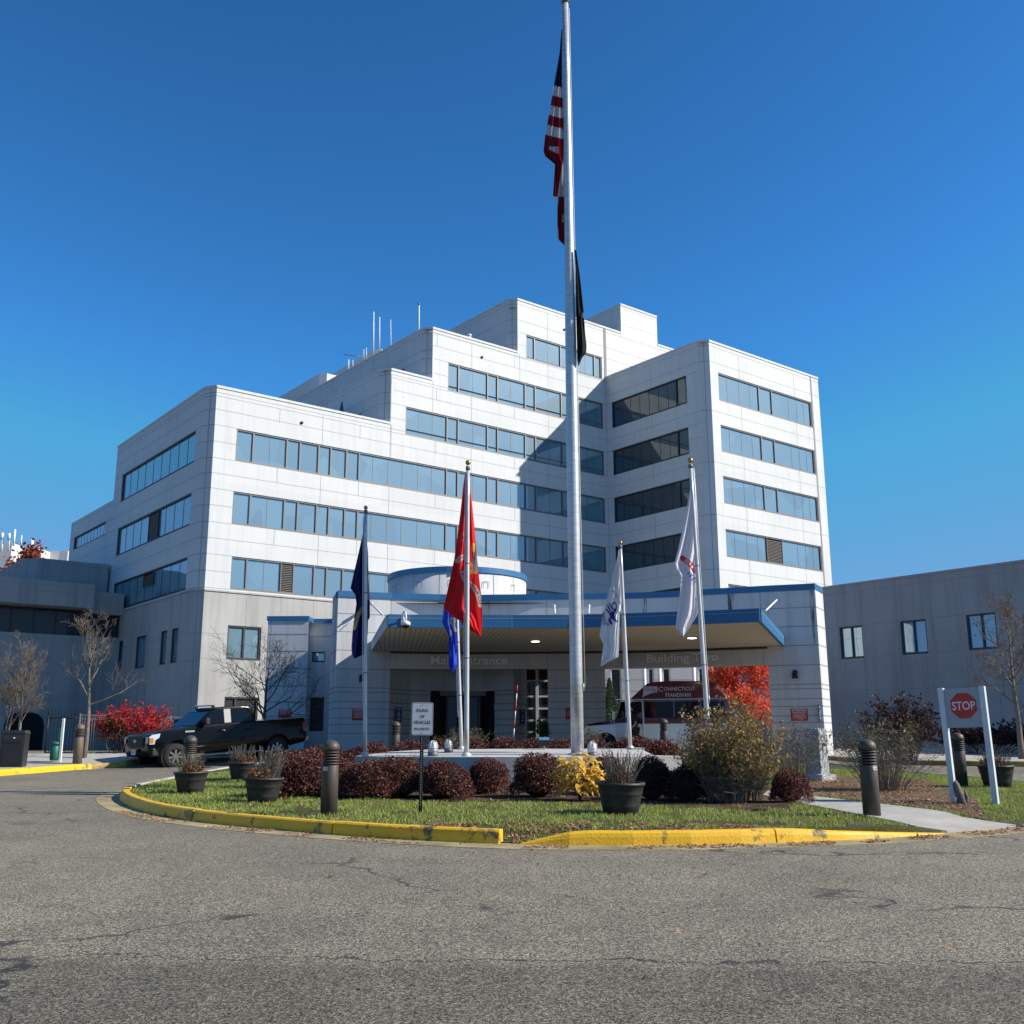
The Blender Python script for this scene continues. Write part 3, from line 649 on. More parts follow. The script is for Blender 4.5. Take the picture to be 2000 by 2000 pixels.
joints(mb, OT, outF, [], [(ut1 + .12, 2, ZT)], [], lambda u: ZT, 56.66, 70.2, w=.16, eps=.012)
mb.quad(U(70.2, TFv, 0), U(70.2, Fv, 0), U(70.2, Fv, ZT), U(70.2, TFv, ZT))
# recessed dark joint between steps and tower on the main front
joints(mb, OF, outF, [], [(uDe - .03, ZT, ZD)], [], lambda u: 99, 0, 99, w=.26, eps=.02)
part(mb, 'wall', [M['panel'], M['joint']])
# copings
mb = MB()
def cope(pts, z, t=.34, h=.16):
    for a, b in zip(pts[:-1], pts[1:]):
        A = U(*a); B = U(*b); d = (B - A).normalized(); n = Vector((d.y, -d.x, 0))
        q = [A + n * .05, B + n * .05, B - n * t, A - n * t]
        mb.add([p + Vector((0, 0, z)) for p in q] + [p + Vector((0, 0, z + h)) for p in q], [(3, 2, 1, 0), (4, 5, 6, 7), (0, 1, 5, 4), (1, 2, 6, 5), (2, 3, 7, 6), (3, 0, 4, 7)])
cope([(Lu, Lv1), (Lu, Fv + cl), (uA0, Fv), (uB0, Fv)], ZA)
cope([(uB0 - .5, 80), (uB0 - .5, Fv + cl), (uB0, Fv), (uC0, Fv)], ZB)
cope([(uC0 - .5, 85), (uC0 - .5, Fv + cl), (uC0, Fv), (uD0, Fv)], ZC)
cope([(uD0 - .5, 75), (uD0 - .5, Fv + cl), (uD0, Fv), (uPen0, Fv)], ZD)
cope([(uPen0, 70), (uPen0, Fv), (uPen1, Fv), (uPen1, 70)], ZP)
cope([(uPen1, Fv), (uR1, Fv)], ZR)
cope([(TLu, Fv), (TLu, TFv + .6), (56.66, TFv), (70.2, TFv), (70.2, Fv)], ZT)
part(mb, 'coping', M['panel'])
mb = MB()
for poly, z in (([(Lu, Lv1), (Lu, Fv + cl), (uA0, Fv), (uDe, Fv), (uDe, Lv1)], ZA), ([(uB0 - .5, 80), (uB0 - .5, Fv), (uDe, Fv), (uDe, 80)], ZB), ([(uC0 - .5, 85), (uC0 - .5, Fv), (uDe, Fv), (uDe, 85)], ZC), ([(uD0 - .5, 75), (uD0 - .5, Fv), (uR1, Fv), (uR1, 75)], ZR - .6), ([(uPen0, 70), (uPen0, Fv), (uPen1, Fv), (uPen1, 70)], ZP), ([(TLu, Fv), (TLu, TFv), (70.2, TFv), (70.2, Fv)], ZT)):
    mb.add([U(a + .05, b + .05, z - .06) for a, b in poly], [tuple(range(len(poly)))])
mb.quad(U(Lu + .4, Lv1 - .4, ZA - .3), U(uDe, Lv1 - .4, ZA - .3), U(uDe, Fv + .4, ZA - .3), U(Lu + .4, Fv + 1, ZA - .3))
part(mb, 'roof', M['roof'])
thick = [uF(p, 960) for p in (491, 558, 584, 621, 645, 676, 701, 873, 895, 953, 973, 1028, 1048, 1100, 1122)]
thin = [uF(p, 960) for p in (525, 729, 759, 787, 818, 845, 925, 1000, 1075, 1150)]
for h, k in zip(holesF, (2, 3, 4, 5, 6, 7)):
    lv = [(uF(550, 1120), uF(573, 1120), h[2] + .14, h[3] - .1)] if k == 2 else []
    tk = list(thick)
    if k == 2: tk = [t for t in tk if not (lv[0][0] - .6 < t < lv[0][1] + .6)]
    if k == 7: tk = [uF(1045, 690), uF(1096, 700), uF(1162, 715)]
    window(bld, off, OF, inF, h, tk, thin, M['frame'], M['glass'], louv=lv)
def sidewin(u, h, thick, thin, louv=(), fm=None, gm=None, fw=.09):
    OSd = lambda s, z: U(u, h[0] + h[1] - s, z)      # s runs from far to near
    mir = lambda v: h[0] + h[1] - v
    return window(bld, off, OSd, UD.copy(), h, [mir(t) for t in thick], [mir(t) for t in thin], fm or M['darkframe'], gm or M['glass'], louv=[(mir(l[1]), mir(l[0]), l[2], l[3]) for l in louv], fw=fw)
for h, k in zip(hL, (4, 3, 2)):
    n = 9; th = [h[0] + (h[1] - h[0]) * i / n for i in range(1, n)]
    lv = []
    if k == 3: a, b = onU(306, 1030, Lu)[0], onU(288, 1040, Lu)[0]; lv = [(a, b, h[2] + .14, h[3] - .1)]
    if k == 2: a, b = onU(297, 1130, Lu)[0], onU(279, 1135, Lu)[0]; lv = [(a, b, h[2] + 1.05, h[3] - .1)]
    sidewin(Lu, h, [], th, lv)
sidewin(uB0 - .5, hB[0], [], [Fv + 6]); sidewin(uC0 - .5, hC[0], [], [Fv + 6]); sidewin(uD0 - .5, hD[0], [], [])
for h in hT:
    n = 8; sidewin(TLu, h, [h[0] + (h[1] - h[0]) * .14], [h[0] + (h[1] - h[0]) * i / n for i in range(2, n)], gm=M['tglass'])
for h, k in zip(hTF, (6, 5, 4, 3, 2)):
    a, b = onV(1484, 780, TFv)[0], onV(1509, 785, TFv)[0]
    lv = []
    if k == 3: lv = [(onV(1500, 1070, TFv)[0], onV(1529, 1075, TFv)[0], h[2] + .14, h[3] - .1)]
    dd = (ut1 - ut0)
    window(bld, off, OT, inF, h, [] if k == 3 else [a, b], [ut0 + dd * t for t in (.1, .22, .33, .75, .84, .92)], M['frame'], M['glass'], louv=lv)
# grey precast base below the white panels
mb = MB(); zb0 = .6
cellsL = [((336, 1225), (349, 1292)), ((315, 1231), (327, 1296)), ((267, 1241), (286, 1302)), ((231, 1250), (241, 1310)), ((214, 1254), (224, 1314))]
pb = .05
hbL = []
for (x0, y0), (x1, y1) in cellsL:
    va = onU(x1, y0, Lu - pb)[0]; vb_ = onU(x0, y0, Lu - pb)[0]; zt = onU(x1, y0, Lu - pb)[1]; zq = onU(x1, y1, Lu - pb)[1]; hbL.append((va, vb_, zq, zt))
ztw = sum(h[3] for h in hbL) / 5; zbw = sum(h[2] for h in hbL) / 5; hbL = [(a, b, zbw, ztw) for a, b, _, _ in hbL]
side(Lu - pb, Fv + cl, Lv1, zb0, ZW - .02, hbL, [ZW - 2.6, zbw - .02, zbw - 3], [(onU(283, 1200, Lu)[0], zb0, ZW - .1)])
chamfer(Lu - pb, Fv + cl, uA0 - .02, Fv - pb, zb0, ZW - .02, [ZW - 2.6, zbw - .02])
OB = lambda u, z: U(u, Fv - pb, z)
hbF = [(onV(443, 1250, Fv)[0], onV(509, 1250, Fv)[0], onV(443, 1288, Fv)[1], onV(443, 1221, Fv)[1]), (onV(437, 1380, Fv)[0], onV(503, 1380, Fv)[0], zb0 + .3, onV(437, 1361, Fv)[1])]
facade(mb, OB, inF, [uA0 - .02, TLu], lambda u: ZW - .02, zb0, hbF)
joints(mb, OB, outF, [ZW - 2.6, hbF[0][2]], [(onV(481, 1180, Fv)[0], hbF[0][3], ZW), (onV(547, 1180, Fv)[0], ZW - 2.6, ZW), (onV(612, 1180, Fv)[0], ZW - 2.6, ZW)], hbF, lambda u: ZW, uA0, TLu)
# narrow sill band
for a, b in (((Lu - pb, Lv1), (Lu - pb, Fv + cl)), ((Lu - pb, Fv + cl), (uA0 - .02, Fv - pb)), ((uA0 - .02, Fv - pb), (TLu, Fv - pb))):
    A = U(*a); B = U(*b); d = (B - A).normalized(); n = Vector((d.y, -d.x, 0)); z = ZW - .1
    q = [A + n * .06, B + n * .06, B, A]; mb.add([p + Vector((0, 0, z)) for p in q] + [p + Vector((0, 0, z + .09)) for p in q], [(3, 2, 1, 0), (4, 5, 6, 7), (0, 1, 5, 4), (1, 2, 6, 5), (3, 0, 4, 7)])
part(mb, 'base_wall', [M['base'], M['joint']])
for h in hbL: sidewin(Lu - pb, h, [], [], fw=.06)
window(bld, off, OB, inF, hbF[0], [(hbF[0][0] + hbF[0][1]) / 2], [], M['darkframe'], M['glass'])
window(bld, off, OB, inF, hbF[1], [(hbF[1][0] * 2 + hbF[1][1]) / 3], [], M['darkframe'], M['dglass'])
# farther wings of the same building
mb = MB()
def block(u0, u1, v0, v1, z0, z1, mb=mb, ch=.5):
    mb.prism([(u0, v0 + ch), (u0 + ch, v0), (u1, v0), (u1, v1), (u0, v1)], z0, z1, 0, fn=lambda a, b, c: tuple(U(a, b, c)))
uE, zE = onV(638.7, 729, 80.0); block(uE - .5, uE + 9, 80, 118, 15, zE)
uE2, zE2 = onV(745, 682, 86.0); block(uE2 - .5, uE2 + 9, 86, 120, 15, zE2)
part(mb, 'wall', [M['panel'], M['joint']])
# wing beyond the left end
uK = Lu + 1.2
mb = MB(); vk0 = Lv1; vk1 = onU(140, 1022, uK)[0]; zK = onU(140, 1022, uK)[1]
ha = (onU(206, 1030, uK)[0], onU(144, 1060, uK)[0]); zt_ = onU(206, 1018, uK)[1]; zb_ = onU(206, 1044, uK)[1]
hK = [(ha[0], ha[1], zb_, zt_), (ha[0], ha[1], zb_ - 4, zt_ - 4)]
facade(mb, lambda s, z: U(uK, vk0 + vk1 - s, z), UD.copy(), [vk0, vk1], lambda s: zK, 6, [(vk1 + vk0 - h[1], vk1 + vk0 - h[0], h[2], h[3]) for h in hK])
joints(mb, lambda s, z: U(uK, s, z), -UD, [zK - .3, zK - 1.6, zb_, zt_, zb_ - 1], [((vk0 * 2 + vk1) / 3, 6, zK), ((vk0 + vk1 * 2) / 3, 6, zK)], hK, lambda s: zK, vk0, vk1)
mb.quad(U(uK, vk1, 6), U(uK + 15, vk1, 6), U(uK + 15, vk1, zK), U(uK, vk1, zK)); mb.quad(U(uK, vk0, zK - .02), U(uK + 15, vk0, zK - .02), U(uK + 15, vk1, zK - .02), U(uK, vk1, zK - .02))
part(mb, 'wall', [M['panel'], M['joint']])
for h in hK: sidewin(uK, h, [], [h[0] + (h[1] - h[0]) * i / 10 for i in range(1, 10)], fw=.07)
# soffit drain dots
for px, py, V_ in ((589, 826, Fv), (941, 698, Fv), (1102, 644, Fv)):
    mb = MB(); u, z = onV(px, py, V_); c = U(u, V_, z); mb.tube([c - outF * .1, c + outF * .06], .1, 10); part(mb, 'drain_outlet', M['black'])
# ------------------------------------------------------------------ low building at the left
lowb = empty('clinic_building', U(8, 76, .9), 'low grey flat-roofed building with dark ribbon windows at the far left', 'building')
lo = tuple(lowb.location)
vM = 72.0
mb = MB()
OM = lambda u, z: U(u, vM, z)
z1 = onV(150, 1098, 75)[1]
ua, _ = onV(-260, 1150, vM); ub_, zq = onV(176, 1146, vM); zlow = onV(176, 1192, vM)[1]; zw0 = onV(120, 1240, vM)[1]
uend = Lu - .06
# projecting upper band
mb.prism([(ua, vM - 1.2), (ub_, vM - 1.2), (ub_, vM + 3), (ua, vM + 3)], zlow, zq, fn=lambda a, b, c: tuple(U(a, b, c)))
joints(mb, lambda u, z: U(u, vM - 1.2, z), outF, [(zlow + zq) / 2 + .1, zq - .3], [], [], lambda u: 99, ua, ub_)
# set-back part near the corner
u2, z2 = onV(211, 1158, vM); z3 = onV(205, 1200, vM)[1]
mb.prism([(ub_ + .002, vM - .2), (uend, vM - .2), (uend, vM + 3), (ub_ + .002, vM + 3)], z3, z2, fn=lambda a, b, c: tuple(U(a, b, c)))
# top storey further back with chamfer
u0, zt0 = onV(82, 1090, vM + 3.5); block(u0 - 1, uend - .1, vM + 3.5, vM + 26, 8, zt0, mb, 1.0)
uw = onV(113, 1130, vM + 3.4)[0]
joints(mb, lambda u, z: U(u, vM + 3.5, z), outF, [zt0 - .3, zt0 - 1.7, zt0 - 3.2], [(onV(174, 1120, vM + 3.5)[0], zt0 - 4, zt0)], [], lambda u: 99, u0, uend)
# wall below the window ribbon
mb.prism([(ua, vM), (uend, vM), (uend, vM + 3), (ua, vM + 3)], .6, zw0, fn=lambda a, b, c: tuple(U(a, b, c)))
joints(mb, OM, outF, [zw0 - .3, zw0 - 4.2], [(onV(20, 1300, vM)[0], .6, zw0)], [], lambda u: 99, ua, uend)
mb.prism([(ua, vM + 3.01), (uend, vM + 3.01), (uend, vM + 26), (ua, vM + 26)], .6, zw0 + 2, fn=lambda a, b, c: tuple(U(a, b, c)))
# small lean-to projecting by the corner (cream coping)
ul0, zl0 = onU(190, 1344, Lu - 2.2) if False else (0, 0)
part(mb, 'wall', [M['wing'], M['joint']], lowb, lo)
mb = MB(); mb.prism([(ua, vM + .5), (uend, vM + .5), (uend, vM + .9), (ua, vM + .9)], zw0 + .002, zlow + .3, fn=lambda a, b, c: tuple(U(a, b, c)))
for i in range(12):
    u = ua + (uend - ua) * i / 11; mb.prism([(u - .04, vM + .44), (u + .04, vM + .44), (u + .04, vM + .5), (u - .04, vM + .5)], zw0 + .01, zlow, 1, fn=lambda a, b, c: tuple(U(a, b, c)))
part(mb, 'window', [M['dglass'], M['darkframe']], lowb, lo)
mb = MB(); zs = zt0 - 3.3; mb.prism([(uw, vM + 3.35), (uend - .1, vM + 3.35), (uend - .1, vM + 3.49), (uw, vM + 3.49)], zs - 1.3, zs, fn=lambda a, b, c: tuple(U(a, b, c)))
part(mb, 'clerestory_window', M['dglass'], lowb, lo)
mb = MB()
for a, b in (((-60, 1470), (-8, 1392)), ((2, 1470), (88, 1392))):
    x0, zz = onV(a[0], a[1], vM); x1, zt_ = onV(b[0], b[1], vM)
    r = .8; pts = [(x0, .65), (x1, .65), (x1, zt_ - r)] + [(x1 - r + r * math.cos(t), zt_ - r + r * math.sin(t)) for t in (R(30), R(60), R(90))] + [(x0 + r - r * math.cos(t), zt_ - r + r * math.sin(t)) for t in (R(90), R(60), R(30))] + [(x0, zt_ - r)]
    q = [U(u, vM - .04, z) for u, z in pts]; q2 = [U(u, vM - .005, z) for u, z in pts]; n = len(q); mb.add(q + q2, [tuple(range(n))] + [(i, n + i, n + (i + 1) % n, (i + 1) % n) for i in range(n)])
part(mb, 'doorway', M['black'], lowb, lo)
# ------------------------------------------------------------------ right wing
wing = empty('wing_building', U(48, 30, .9), 'long grey two-storey wing in shade with three double windows on the right', 'building')
wo = tuple(wing.location)
wu = 48.0; zWt = onU(1611, 1150, wu)[1]; v1w = onU(1590, 1200, wu)[0] + 3; v0w = -6
hw = []
wins = [((1639, 1228), (1684, 1286)), ((1757, 1213), (1808, 1278)), ((1886, 1202), (1944, 1270)), ((2040, 1190), (2110, 1258))]
zt_ = onU(1757, 1214, wu)[1]; zb_ = onU(1757, 1280, wu)[1]
for (x0, y0), (x1, y1) in wins: hw.append((onU(x1, y0, wu)[0], onU(x0, y0, wu)[0], zb_, zt_))
mb = MB()
facade(mb, lambda s, z: U(wu, v0w + v1w - s, z), UD.copy(), [v0w, v1w], lambda s: zWt, .3, [(v1w + v0w - h[1], v1w + v0w - h[0], h[2], h[3]) for h in hw])
vts = []
for px in (1633, 1680, 1750, 1800, 1878, 1935, 2050): vts.append((onU(px, 1180, wu)[0], .5, zWt - .5))
joints(mb, lambda s, z: U(wu, s, z), -UD, [onU(1611, 1227.6, wu)[1], onU(1617, 1289, wu)[1], onU(1617, 1352, wu)[1], zWt - .35], vts, hw, lambda s: zWt, v0w, v1w, w=.03)
mb.quad(U(wu, v1w, .3), U(wu + 12, v1w, .3), U(wu + 12, v1w, zWt), U(wu, v1w, zWt)); mb.quad(U(wu + 12, v0w, .3), U(wu, v0w, .3), U(wu, v0w, zWt), U(wu + 12, v0w, zWt))
mb.quad(U(wu, v0w, zWt - .05), U(wu + 12, v0w, zWt - .05), U(wu + 12, v1w, zWt - .05), U(wu, v1w, zWt - .05))
mb.quad(U(wu + 12, v1w, .3), U(wu + 12, v0w, .3), U(wu + 12, v0w, zWt), U(wu + 12, v1w, zWt))
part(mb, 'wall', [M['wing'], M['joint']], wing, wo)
mb = MB(); cope([(wu, v1w), (wu, v0w)], zWt, .4, .12); part(mb, 'coping', M['wing'], wing, wo)
for h in hw:
    OSd = lambda s, z, h=h: U(wu, h[0] + h[1] - s, z)
    window(wing, wo, OSd, UD.copy(), h, [(h[0] + h[1]) / 2], [], M['darkframe'], M['glass'], fw=.07)
# pane meshes were written in world coordinates: shift them under their windows
for o in bpy.data.objects:
    if o.name.startswith('pane') and o.parent and 'shifted' not in o:
        root = o.parent.parent.location; o.data.transform(Matrix.Translation(-root)); o['shifted'] = 1
for o in bpy.data.objects:
    if 'shifted' in o: del o['shifted']
# ------------------------------------------------------------------ entrance building: curved wall, canopy, drum
ent = empty('entrance_building', (2.5, 44, .9), 'pale precast entrance building with curved blue-capped wall and flared drop-off canopy', 'building')
eo = tuple(ent.location)
Z0 = P(661, 1153.5, 42.0).z
top_px = [(661, 1153.5), (770, 1158.7), (860, 1161), (941, 1161.8), (1068, 1160.3), (1178, 1159), (1211, 1158.7), (1300, 1155.5), (1372.7, 1151), (1492, 1144.3), (1560, 1141), (1591, 1139.4)]
WP = [onz(x, y, Z0) for x, y in top_px]
def wpt(px):   # point of the wall line at a pixel column (approximately)
    for (a, p), (b, q) in zip(zip([t[0] for t in top_px], WP), zip([t[0] for t in top_px][1:], WP[1:])):
        if px <= b: return p.lerp(q, (px - a) / (b - a))
    return WP[-1]
ZL = P(1100, 1306, wpt(1100).y).z; ZS = P(1100, 1272.5, wpt(1100).y).z
grooves = [P(700, y, 42).z for y in (1197.5, 1233, 1269, 1306, 1342.5, 1351, 1370, 1384, 1402, 1415, 1432)]
TH = .55
def at(px, z, back=0):
    p = wpt(px); d = (wpt(min(px + 8, 1591)) - wpt(max(px - 8, 661))).normalized(); n = Vector((-d.y, d.x, 0)); return Vector((p.x, p.y, z)) + n * back
mb = MB(); cols = sorted(set([661, 700, 735, 765, 820, 860, 900, 941, 1000, 1068, 1120, 1178, 1211, 1250, 1300, 1340, 1372, 1430, 1492, 1530, 1560, 1591]))
for a, b in zip(cols[:-1], cols[1:]):
    c = (a + b) / 2; open_ = 765 < c < 1068 or 1178 < c < 1492
    z0 = ZL if open_ else .7
    mb.quad(at(a, z0), at(b, z0), at(b, Z0 - .25), at(a, Z0 - .25)); mb.quad(at(b, z0, TH), at(a, z0, TH), at(a, Z0, TH), at(b, Z0, TH))
    if open_: mb.quad(at(a, z0, TH), at(b, z0, TH), at(b, z0), at(a, z0))
    for g in grooves:
        if g < z0: continue
        w_ = .016
        mb.quad(at(a, g - w_, -.004), at(b, g - w_, -.004), at(b, g + w_, -.004), at(a, g + w_, -.004), 1)
for px, s in ((765, 1), (1068, -1), (1178, 1), (1492, -1)):
    q = [at(px, .7), at(px, .7, TH), at(px, ZL, TH), at(px, ZL)]; mb.quad(*(q if s > 0 else q[::-1]))
for px in (661, 765, 887, 1068, 1178, 1484):   # vertical joints
    zz = ZL if px in (765,) else ZL
    if px == 661: continue
    mb.quad(at(px - 1, ZL, -.005), at(px, ZL, -.005), at(px, Z0 - .25, -.005), at(px - 1, Z0 - .25, -.005), 1)
# left return face (in shade) and sunlit right end
lf = WP[0]; lb = P(650.5, 1156.5, 44.0); lb = Vector((lb.x, lb.y, 0))
mb.quad(Vector((lb.x, lb.y, .7)), Vector((lf.x, lf.y, .7)), Vector((lf.x, lf.y, Z0 - .25)), Vector((lb.x, lb.y, Z0 - .25)))
d1 = (lf - lb); d1.z = 0
for g in grooves: mb.quad(*[Vector((q.x, q.y, zz)) + Vector((-.005, -.002, 0)) for q, zz in ((lb, g - .022), (lf, g - .022), (lf, g + .022), (lb, g + .022))], 1)
rf = WP[-1]; rb = P(1606, 1145.5, 41.6); rb = Vector((rb.x, rb.y, 0))
mb.quad(Vector((rf.x, rf.y, .7)), Vector((rb.x, rb.y, .7)), Vector((rb.x, rb.y, Z0 - .25)), Vector((rf.x, rf.y, Z0 - .25)))
rb2 = rb + Vector((.06, .9, 0)); mb.quad(Vector((rb.x, rb.y, .7)), Vector((rb2.x, rb2.y, .7)), Vector((rb2.x, rb2.y, Z0 - .25)), Vector((rb.x, rb.y, Z0 - .25)))
for g in grooves: mb.quad(*[Vector((q.x, q.y, zz)) + Vector((.003, -.005, 0)) for q, zz in ((rf, g - .022), (rb, g - .022), (rb, g + .022), (rf, g + .022))], 1)
bk = [Vector((lb.x, lb.y + 4, 0)), Vector((rb2.x, rb2.y, 0))]
part(mb, 'curved_wall', [M['conc'], M['joint']], ent, eo)
# stains under the coping
def stainmat():
    m = bpy.data.materials.new('run_off_stain'); m.use_nodes = True; n = m.node_tree.nodes; l = m.node_tree.links; b = n['Principled BSDF']; b.inputs['Roughness'].default_value = .9; b.inputs['Base Color'].default_value = (.07, .065, .055, 1)
    tc = n.new('ShaderNodeTexCoord'); mp = n.new('ShaderNodeMapping'); mp.inputs['Scale'].default_value = (14, 14, 1.1); l.new(tc.outputs['Object'], mp.inputs[0])
    t = n.new('ShaderNodeTexNoise'); t.inputs['Scale'].default_value = 1; t.inputs['Detail'].default_value = 6; l.new(mp.outputs[0], t.inputs[0])
    r = n.new('ShaderNodeValToRGB'); r.color_ramp.elements[0].position = .38; r.color_ramp.elements[1].position = .62; r.color_ramp.elements[1].color = (.85, .85, .85, 1); l.new(t.outputs[0], r.inputs[0])
    tr = n.new('ShaderNodeBsdfTransparent'); mx = n.new('ShaderNodeMixShader'); l.new(r.outputs[0], mx.inputs[0]); l.new(tr.outputs[0], mx.inputs[1]); l.new(b.outputs[0], mx.inputs[2]); l.new(mx.outputs[0], n['Material Output'].inputs[0]); return m
M['stain'] = stainmat()
for px, wd, dp in ((1258, 10, 1.15), (1426, 12, 1.2), (955, 4, .8), (1583, 8, 2.2)):
    mb = MB(); rs_ = random.Random(px); fw_ = [max(.25, 1 - .09 * i + rs_.uniform(-.14, .14)) for i in range(8)]; zt = Z0 - .26
    k = 6
    for i in range(k):
        t0 = i / k; t1 = (i + 1) / k; f0 = fw_[i]; f1 = fw_[i + 1]
        mb.quad(at(px - wd / 2 * f1, zt - dp * t1, -.003), at(px + wd / 2 * f1, zt - dp * t1, -.003), at(px + wd / 2 * f0, zt - dp * t0, -.003), at(px - wd / 2 * f0, zt - dp * t0, -.003))
    part(mb, 'water_stain', M['stain'], ent, eo)
mb = MB()
for a, b in zip(cols[:-1], cols[1:]):
    q = [at(a, 0, -.05), at(b, 0, -.05), at(b, 0, TH), at(a, 0, TH)]
    mb.add([Vector((p.x, p.y, Z0 - .25)) for p in q] + [Vector((p.x, p.y, Z0)) for p in q], [(3, 2, 1, 0), (4, 5, 6, 7), (0, 1, 5, 4), (2, 3, 7, 6)])
mb.quad(Vector((lb.x, lb.y, Z0 - .25)), at(661, Z0 - .25, -.05), at(661, Z0, -.05), Vector((lb.x, lb.y, Z0)))
mb.quad(at(1591, Z0 - .25, -.05), Vector((rb.x, rb.y - .05, Z0 - .25)), Vector((rb.x, rb.y - .05, Z0)), at(1591, Z0, -.05))
part(mb, 'blue_coping', M['blue'], ent, eo)
# canopy
fr = [(757.8, 1224), (800, 1224.8), (880, 1225.4), (1000, 1225.6), (1111.8, 1225), (1211, 1222.8), (1300, 1220), (1372.7, 1217.7), (1440, 1215.4), (1484, 1213.5)]
FR = [onz(x, y, ZS) for x, y in fr]; FT = P(1111.8, 1201, onz(1111.8, 1225, ZS).y).z; Ltop = FT - ZS
bl = onz(727, 1271.6, ZS); br = onz(1531, 1262.5, ZS)
bkp = [bl] + [at(px, ZS, -.003) for px in (765, 860, 941, 1068, 1178, 1300, 1372, 1492)] + [br]
mb = MB(); poly = FR + bkp[::-1]; n = len(poly)
mb.add([Vector((p.x, p.y, ZS)) for p in poly], [tuple(range(n - 1, -1, -1))], 0)
for i in range(96):      # slat lines of the metal soffit
    t = (i + .5) / 96; x = bl.x + (br.x - bl.x) * t
    # line from back to front, running parallel to the left edge
    y1 = 43.5; y0 = 32
    def clip(x, y): return inpoly(x, y, [(p.x, p.y) for p in poly])
    seg = None; prev = None
    for s in range(60):
        yy = y1 - (y1 - y0) * s / 59; xx = x + (y1 - yy) * .12
        if clip(xx, yy):
            if seg is None: seg = [(xx, yy), (xx, yy)]
            seg[1] = (xx, yy)
    if seg: mb.quad((seg[0][0] - .012, seg[0][1], ZS - .004), (seg[1][0] - .012, seg[1][1], ZS - .004), (seg[1][0] + .012, seg[1][1], ZS - .004), (seg[0][0] + .012, seg[0][1], ZS - .004), 1)
part(mb, 'canopy_soffit', [M['soffit'], M['joint']], ent, eo)
mb = MB()
def fascia(a, b, mi, z0=ZS - .02, z1=FT):
    d = (b - a); d.z = 0; d.normalize(); nn = Vector((d.y, -d.x, 0)) * .06
    q = [a + nn, b + nn, b - nn, a - nn]; mb.add([Vector((p.x, p.y, z0)) for p in q] + [Vector((p.x, p.y, z1)) for p in q], [(3, 2, 1, 0), (4, 5, 6, 7), (0, 1, 5, 4), (2, 3, 7, 6), (1, 2, 6, 5), (3, 0, 4, 7)], mi)
    zm = z1 - (z1 - z0) * .28
    mb.quad(*[Vector((p.x, p.y, z)) + nn * 1.08 for p, z in ((a, zm - .01), (b, zm - .01), (b, zm + .01), (a, zm + .01))], 1)
for a, b in zip(FR[:-1], FR[1:]): fascia(a, b, 0)
fascia(FR[-1], br, 0)
for i in (1, 3, 5, 7, 9):
    p = FR[i]; mb.quad((p.x - .01, p.y - .068, ZS), (p.x + .01, p.y - .068, ZS), (p.x + .01, p.y - .068, FT), (p.x - .01, p.y - .068, FT), 1)
part(mb, 'blue_fascia', [M['blue'], M['joint']], ent, eo)
mb = MB(); fascia(bl, FR[0], 0); part(mb, 'side_fascia', [M['conc'], M['joint']], ent, eo)
mb = MB(); mb.add([Vector((p.x, p.y, FT - .03)) for p in poly], [tuple(range(n))], 0); part(mb, 'canopy_roof', M['roof'], ent, eo)
mb = MB()   # dark strip standing in for the shadow gap where soffit meets wall
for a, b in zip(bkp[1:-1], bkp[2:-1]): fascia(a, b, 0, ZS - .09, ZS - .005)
part(mb, 'soffit_shadow_strip', [M['darkframe'], M['darkframe']], ent, eo)
mb = MB(); xr_ = at(1120, 0).x; mb.quad((lb.x + .05, lb.y, .7), (lb.x + .05, 52, .7), (lb.x + .05, 52, Z0 - .3), (lb.x + .05, lb.y, Z0 - .3))
mb.quad((lb.x + .05, 52, .7), (xr_, 52.2, .7), (xr_, 52.2, Z0 - .3), (lb.x + .05, 52, Z0 - .3)); mb.quad((lb.x + .05, lb.y, Z0 - .4), (xr_, 43.2, Z0 - .4), (xr_, 52.2, Z0 - .4), (lb.x + .05, 52, Z0 - .4))
mb.quad((lb.x + .05, lb.y, Z0 - .4), (lf.x, 42.7, Z0 - .4), (at(900, 0).x, 43.9, Z0 - .4), (xr_, 43.3, Z0 - .4)); part(mb, 'rear_mass', M['conc'], ent, eo)
for px, py in ((1045.5, 1251), (1351.5, 1244.5)):
    c = onz(px, py, ZS); mb = MB(); mb.lathe([(.17, -.035), (.20, -.03), (.21, -.006)], 20, c); o = part(mb, 'downlight', M['white'], ent, eo)
    mb = MB(); mb.lathe([(.15, -.045), (.15, -.036)], 20, c); m_ = M.get('lampglow') or mat('lamp_glow', (1, .93, .8), emit=6); M['lampglow'] = m_; q = part(mb, 'bulb', m_, o, eo)
# tie rods with wall brackets
for (a, ya), (b, yb) in ((((1520, 1169), 41.3), ((1495, 1193), 36.5)), (((1083, 1183), 42.5), ((1084, 1199), 39)), (((1151, 1183), 42.4), ((1150, 1199), 39)), (((724, 1178), 41.9), ((748, 1202), 36))):
    mb = MB(); A = P(*a, ya); B = P(*b, yb); mb.tube([A, B], .035, 8); mb.tube([A + Vector((0, .3, 0)), A - Vector((0, .02, 0))], .07, 8); part(mb, 'tie_rod', M['white'], ent, eo)
mb = MB(); A = P(691, 1208, 41.7); B = P(663, 1232, 41.8); mb.tube([A, B], .018, 6)
part(mb, 'tie_rod', M['white'], ent, eo)
